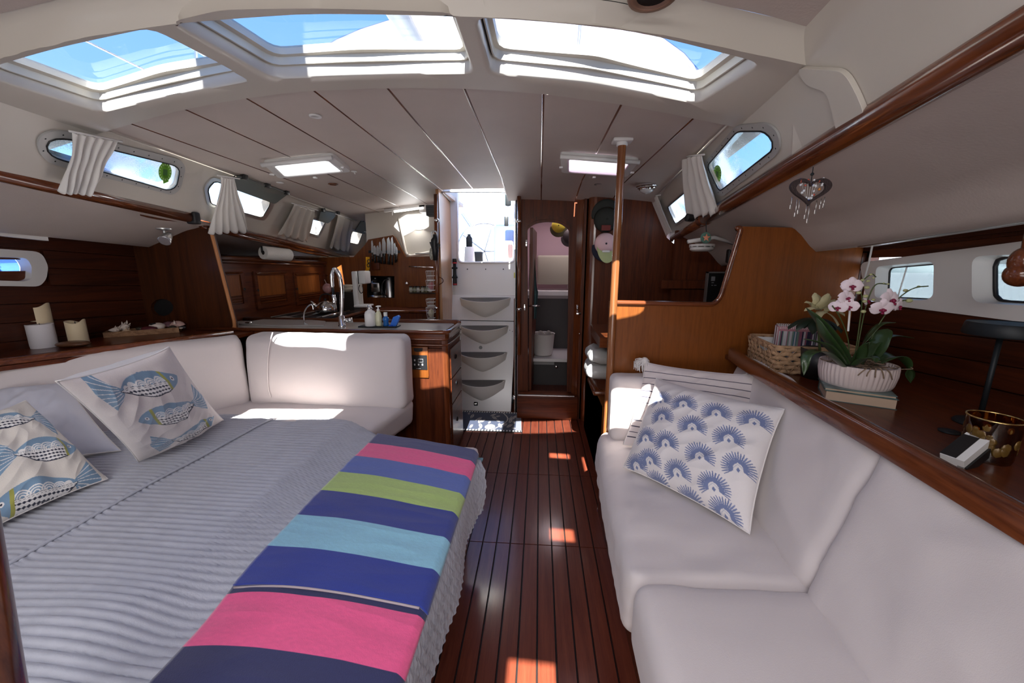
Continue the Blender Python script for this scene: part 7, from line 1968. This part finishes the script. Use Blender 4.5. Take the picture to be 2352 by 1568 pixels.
# sea and shore
sea = struct(MB().box((-400, -400, -2.6), (400, 400, -2.5)).build('ground_sea', mat('pale_sea', (.55, .60, .62), .25, var=.1, vscale=1)), 'pale calm sea around the boat')
q = MB()
rnd = random.Random(9)
for k in range(60):
    a0 = 6.28*k/60; r_ = 330; q.sphere(V(r_*math.cos(a0), r_*math.sin(a0), -2), 1, 8, sc=(30, 30, rnd.uniform(4, 9)))
sh_ = q.build('far_shore', mat('hazy_shore', (.35, .42, .46), .9), None, True); struct(sh_, 'hazy low shore across the water')
# dodger, mast, boom and rigging seen through the hatches
t = T('sprayhood', 'white canvas sprayhood over the companionway, seen through the coachroof hatches', 'sprayhood', (-.5, 4.2, 2.2))
def hood(u_, v_): 
    a0 = lerp(.12, math.pi-.12, u_); return V(-.45+1.75*math.cos(a0)*(1+.03*v_), 3.3+v_*1.1+.2*math.sin(a0)*0, 2.12+(1.12+.30*v_)*math.sin(a0)**.6)
MB().grid(hood, 30, 8).build('canopy', SUNW, t, True)
MB().tube([hood(i/20, 0) for i in range(21)], .018, 8).build('frame_hoop', STEEL, t, True)
MB().tube([hood(i/20, 1) for i in range(21)], .018, 8).build('frame_hoop', STEEL, t, True)
t = T('boom', 'white furled sail and boom above the deck', 'boom', (-.45, 3, 3.6))
MB().tube([V(-.87, -1.8, 3.0), V(-.92, 4.5, 3.15)], .19, 18).build('sail_cover', SUNW, t, True); MB().tube([V(-.87, -1.8, 2.78), V(-.92, 4.5, 2.92)], .06, 12).build('spar', ALU, t, True)
t = T('rigging', 'thin steel shrouds and guard wires outside', 'rigging', (-2.3, 2.5, 2.1))
for (a_, b2, r_) in (((-2.3, 2.6, 2.0), (-.9, 2.2, 9), .010), ((-2.35, 3.0, 2.0), (-1.6, 2.8, 9), .008), ((1.5, 2.5, 2.0), (.1, 2.2, 9), .010), ((-2.4, 0, 2.5), (-2.4, 6, 2.5), .006), ((-2.4, 0, 2.8), (-2.4, 6, 2.8), .006), ((.2, 2.9, 2.1), (.5, 2.3, 9), .008)): MB().tube([a_, b2], r_, 6).build('wire', STEEL, t)
for yy in (1.5, 3.0, 4.5): MB().tube([(-2.4, yy, 1.8), (-2.4, yy, 2.85)], .012, 8).build('stanchion', STEEL, t)
dk = SE('deck', 'white side decks outside the coachroof'); 
MB().box((-2.9, -2, 1.70), (-2.62, 6, 1.78)).build('side_deck', DECKW, dk)
# cockpit beyond the companionway
ck = T('cockpit', 'sunlit white cockpit moulding beyond the companionway', 'cockpit', (-.5, 5.5, 1.2))
MB().box((-2.2, 4.5, 1.0), (1.2, 7.2, 1.05)).box((-2.2, 4.4, 1.0), (-1.35, 7.2, 1.45)).box((.35, 4.4, 1.0), (1.2, 7.2, 1.45)).box((-2.2, 7.1, 1.0), (1.2, 7.2, 1.6)).build('moulding', DECKW, ck)
MB().rbox((-.48, 5.6, 1.45), (.17, .12, .45), .05).build('wheel_pedestal', DECKW, ck, True)
wc = V(-.85, 6.0, 1.55); MB().tube([wc+V(.42*math.cos(a0), 0, .42*math.sin(a0)) for a0 in [i*math.pi/18 for i in range(36)]], .016, 8, closed=True).build('steering_wheel', STEEL, ck, True)
for k in range(5): MB().tube([wc, wc+V(.42*math.cos(k*1.257), 0, .42*math.sin(k*1.257))], .010, 6).build('spoke', STEEL, ck)
MB().rbox(P(1094, 590, Y=5.2), (.09, .06, .07), .02).build('instrument_pod', BLACK, ck, True)
t = T('drinks_flask', 'black flask standing on a white bollard in the cockpit', 'bottle', P(1078, 565, Y=4.6))
MB().lathe([(0, 0), (.035, 0), (.037, .01), (.037, .10), (.018, .125), (.018, .145), (0, .147)], P(1078, 567, Y=4.6), 18).build('flask_body', BLACKM, t, True); MB().tube([P(1076+4*math.cos(a0), 545+3*math.sin(a0), Y=4.58) for a0 in [i*.7 for i in range(9)]], .004, 6, closed=True).build('loop', BLACK, t)
t = T('bollard', 'white tapered stand carrying the flask in the cockpit', 'stand', P(1078, 600, Y=4.6)); MB().lathe([(.08, -.4), (.055, .0), (.0, 0)], P(1078, 567, Y=4.6), 18).build('stand_body', DECKW, t, True, 40)
t = T('mainsheet_block', 'dark rope block hanging at the top right of the companionway', 'block', P(1168, 470, Y=4.3)); MB().rbox(P(1167, 457, Y=4.3), (.03, .02, .07), .012).build('block_body', BLACKM, t, True); MB().tube([P(1167, 470, Y=4.3), P(1165, 500, Y=4.3)], .006, 6).build('rope', WHITE, t); MB().rbox(P(1163, 508, Y=4.3), (.022, .015, .05), .008).build('weight', BLACKM, t, True)
t = T('backstay', 'pair of thin grey poles rising behind the cockpit', 'rigging', (-.4, 7, 1.6)); 
for (x0, x1) in ((1057, 1058), (1128, 1128)): MB().tube([P(x0, 540, Y=6.5), P(x1, 380, Y=6.5)], .02, 8).build('pole', ALUD, t)
MB().tube([P(1082, 520, Y=6.0), P(1062, 490, Y=6.0)], .02, 6).build('strap', mat('blue_strap', lin((70, 90, 130)), .7), t)
cu = T('cockpit_cushion', 'blue cockpit cushion and pink towel at the right of the cockpit', 'cushion', P(1172, 560, Y=5.0)); bxp(1160, 528, 1180, 560, 4.9, .3, mat('pale_blue_cushion', lin((150, 180, 225)), .7), 'cushion_body', cu, .02); bxp(1152, 552, 1178, 600, 4.8, .1, mat('pinkish_towel', lin((230, 205, 195)), .8), 'towel', cu, .02)
